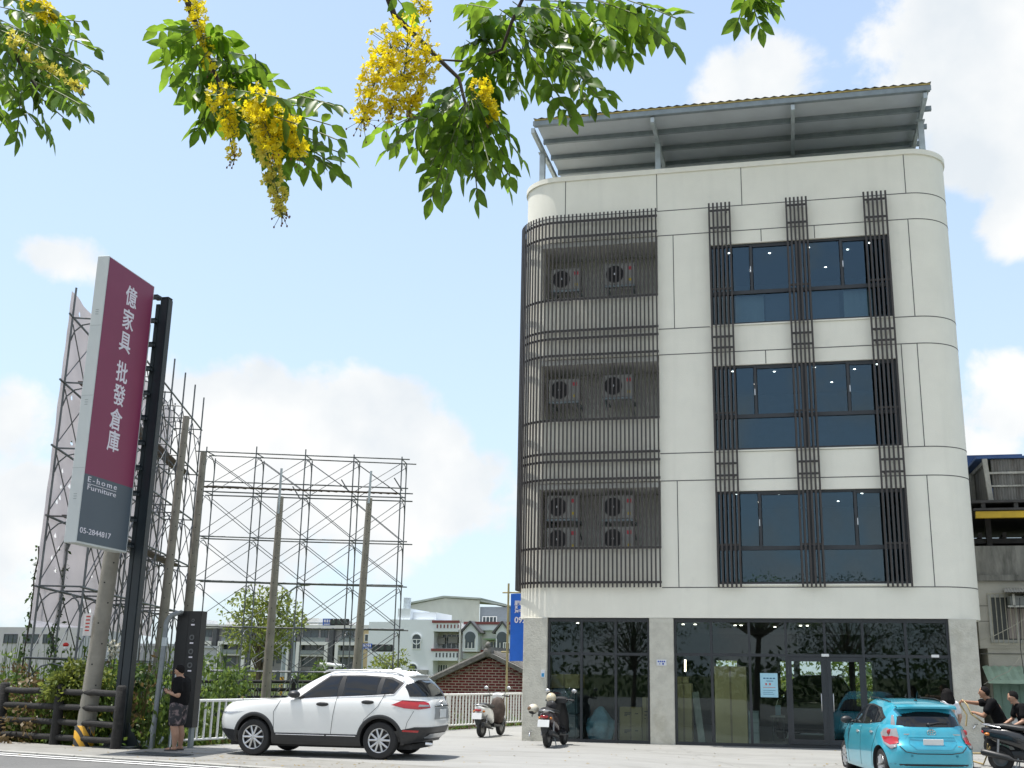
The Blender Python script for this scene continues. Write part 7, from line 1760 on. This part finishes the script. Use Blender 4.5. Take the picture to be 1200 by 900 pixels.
# wires
t = thing('service_cables', 'thin cables sagging across the old building on the right', 'cable', (6, YR-.4, 2.2))
cb = M('cable_cream', (.42,.40,.33), .7); 
for pts, mt in (([P(1153,802,YR-.9), P(1168,793,YR-.9), P(1182,787,YR-.9), P(1192,775,YR-.9), P(1204,755,YR-.8)], cb), ([P(1150,750,YR-.3), P(1165,745,YR-.5), P(1185,735,YR-.6), P(1206,722,YR-.8)], cb), ([P(1195,700,YR-.9), P(1196,760,YR-.95), P(1200,790,YR-.95)], black_m)):
    m = MB(); m.tube(pts, .009, 6); m.build('cable', mt, t, smooth=60)
# ---- far street furniture
lampm = M('lamp_post_grey', (.30,.34,.36), .5, metal=.3)
YL_ = 88.0
t = thing('street_lamp', 'double armed grey street lamp rising beyond the see-through scaffold', 'street lamp', (P(336,790,YL_).x, YL_, ZG))
m = MB(); m.tube([(P(331,790,YL_).x,YL_,ZG), P(338,697,YL_)], [.22,.12], 10); m.build('pole', lampm, t, smooth=60)
for pts in ([(338,700),(336,692),(330,686),(322,684)], [(338,700),(341,692),(348,687),(358,685)]):
    m = MB(); m.tube([P(*q, YL_) for q in pts], .09, 8); m.build('arm', lampm, t, smooth=60)
    c = P(*pts[-1], YL_); m = MB(); m.ell(c, (.55,.2,.13), 12, 8); m.build('lamp_head', lampm, t, smooth=180)
def signal(label, px_s, py_s, px_l, py_l, px_p, Y, w, h, gantry):
    t = thing('traffic_signal', label, 'traffic light', (P(px_p,790,Y).x, Y, ZG), 0, 'far traffic signals')
    m = MB(); m.tube([(P(px_p,790,Y).x, Y, ZG), P(px_p,py_s-2,Y)], .14, 8); m.tube([P(px_p,py_s+1,Y), P(px_l+14,py_l+1,Y)], .07, 6); m.build('mast', lampm, t, smooth=60)
    a, b = P(px_s-w/2, py_s+h/2, Y-.1), P(px_s+w/2, py_s-h/2, Y-.1); m = MB(); m.bx(a.x, b.x, Y-.2, Y-.15, a.z, b.z); s_ = m.build('street_name_board', M('road_sign_blue', (.015,.10,.45), .5), t)
    m = MB(); W_ = b.x-a.x; H_ = b.z-a.z
    for i in range(4): m.bx(a.x+W_*(.10+.21*i), a.x+W_*(.24+.21*i), Y-.215, Y-.2, a.z+H_*.45, a.z+H_*.85)
    m.bx(a.x+W_*.1, a.x+W_*.85, Y-.215, Y-.2, a.z+H_*.12, a.z+H_*.25); m.build('lettering', letter_m, s_)
    c = P(px_l, py_l, Y-.1); m = MB(); m.bx(c.x-.85, c.x+.85, Y-.3, Y-.05, c.z-.27, c.z+.27); hd = m.build('signal_head', blackpl, t, bevel=.05)
    for i in range(3): m = MB(); m.lathe([(.001,-.01),(.19,-.01),(.2,.0)], 16, (c.x-.55+.55*i, Y-.305, c.z), 'y'); m.build('signal_lens', M('dark_signal_lens', (.03,.05,.04), .2), hd)
signal('far traffic signal with a blue street name board, the higher of the two', 386, 729, 398.5, 729, 345, 92, 15, 8, True)
signal('far traffic signal with a blue street name board, lower beside the white house', 431, 757.5, 448.5, 759.5, 424, 84, 11.5, 6.5, False)
t = thing('hazard_post', 'yellow and black striped lamp base post far beyond the field', 'post', (P(330,800,84).x, 84, ZG))
m = MB(); c = P(330,802,84); m.lathe([(.16,ZG),(.16,P(330,793,84).z),(.001,P(330,793,84).z)], 12, (c.x,84,0)); m.build('striped_sleeve', GUARD, t)
m = MB(); m.bx(c.x-.25, c.x+.25, 83.8, 84.3, ZG, ZG+.25); m.build('base', lampm, t)
# fences of the field
def rail_fence(label, p0, p1, zs, zp, n, mat, r, name):
    p0, p1 = Vector((*p0,0)), Vector((*p1,0)); t = thing(name, label, 'fence', p0+Vector((0,0,ZG)))
    for z in zs: m = MB(); m.tube([p0+Vector((0,0,z)), p1+Vector((0,0,z))], r, 8); m.build('rail', mat, t, smooth=60)
    for i in range(n+1): q = p0+(p1-p0)*i/n; m = MB(); m.tube([q+Vector((0,0,ZG)), q+Vector((0,0,zp))], r*1.5, 8); m.build('post', mat, t, smooth=60)
Yf = 47.5; f0, f1 = P(224,800,Yf-2), P(372,800,Yf+3)
rail_fence('dark two rail fence crossing the field behind the white car', (f0.x,f0.y), (f1.x,f1.y), (P(270,798.5,Yf).z, P(270,808,Yf).z, P(270,817,Yf).z), P(270,795,Yf).z, 5, logw, .075, 'field_fence')
m = MB(); Yq = 60.0; a, b = P(200,805,Yq), P(400,805,Yq)
t = thing('mesh_fence', 'pale green wire fence along the far edge of the field', 'fence', ((a.x+b.x)/2, Yq, ZG)); mg = M('pale_green_wire', (.33,.40,.22), .7)
k = 0; x = a.x
while x < b.x: m.bx(x, x+.035, Yq, Yq+.03, ZG, P(300,800,Yq).z); x += .16
m.build('wires', mg, t); m = MB(); m.bx(a.x, b.x, Yq-.03, Yq+.0-.001, P(300,800,Yq).z-.05, P(300,800,Yq).z+.02); m.bx(a.x, b.x, Yq-.03, Yq-.001, ZG+.3, ZG+.36); m.build('rail', mg, t)
# parked far car by the bushes
c = P(389,779,100); t = thing('far_shelter', 'small white canopy roof peeping over the white car beyond the field', 'canopy', (c.x, 100, ZG))
m = MB(); m.box(c, (1.7,2.4,.22), Matrix.Rotation(.1,3,'Y')); m.build('canopy_roof', white_metal, t, bevel=.08)
for dx in (-.7,.7): m = MB(); m.bx(c.x+dx-.04, c.x+dx+.04, 100.2, 100.3, ZG, c.z); m.build('post', lampm, t)
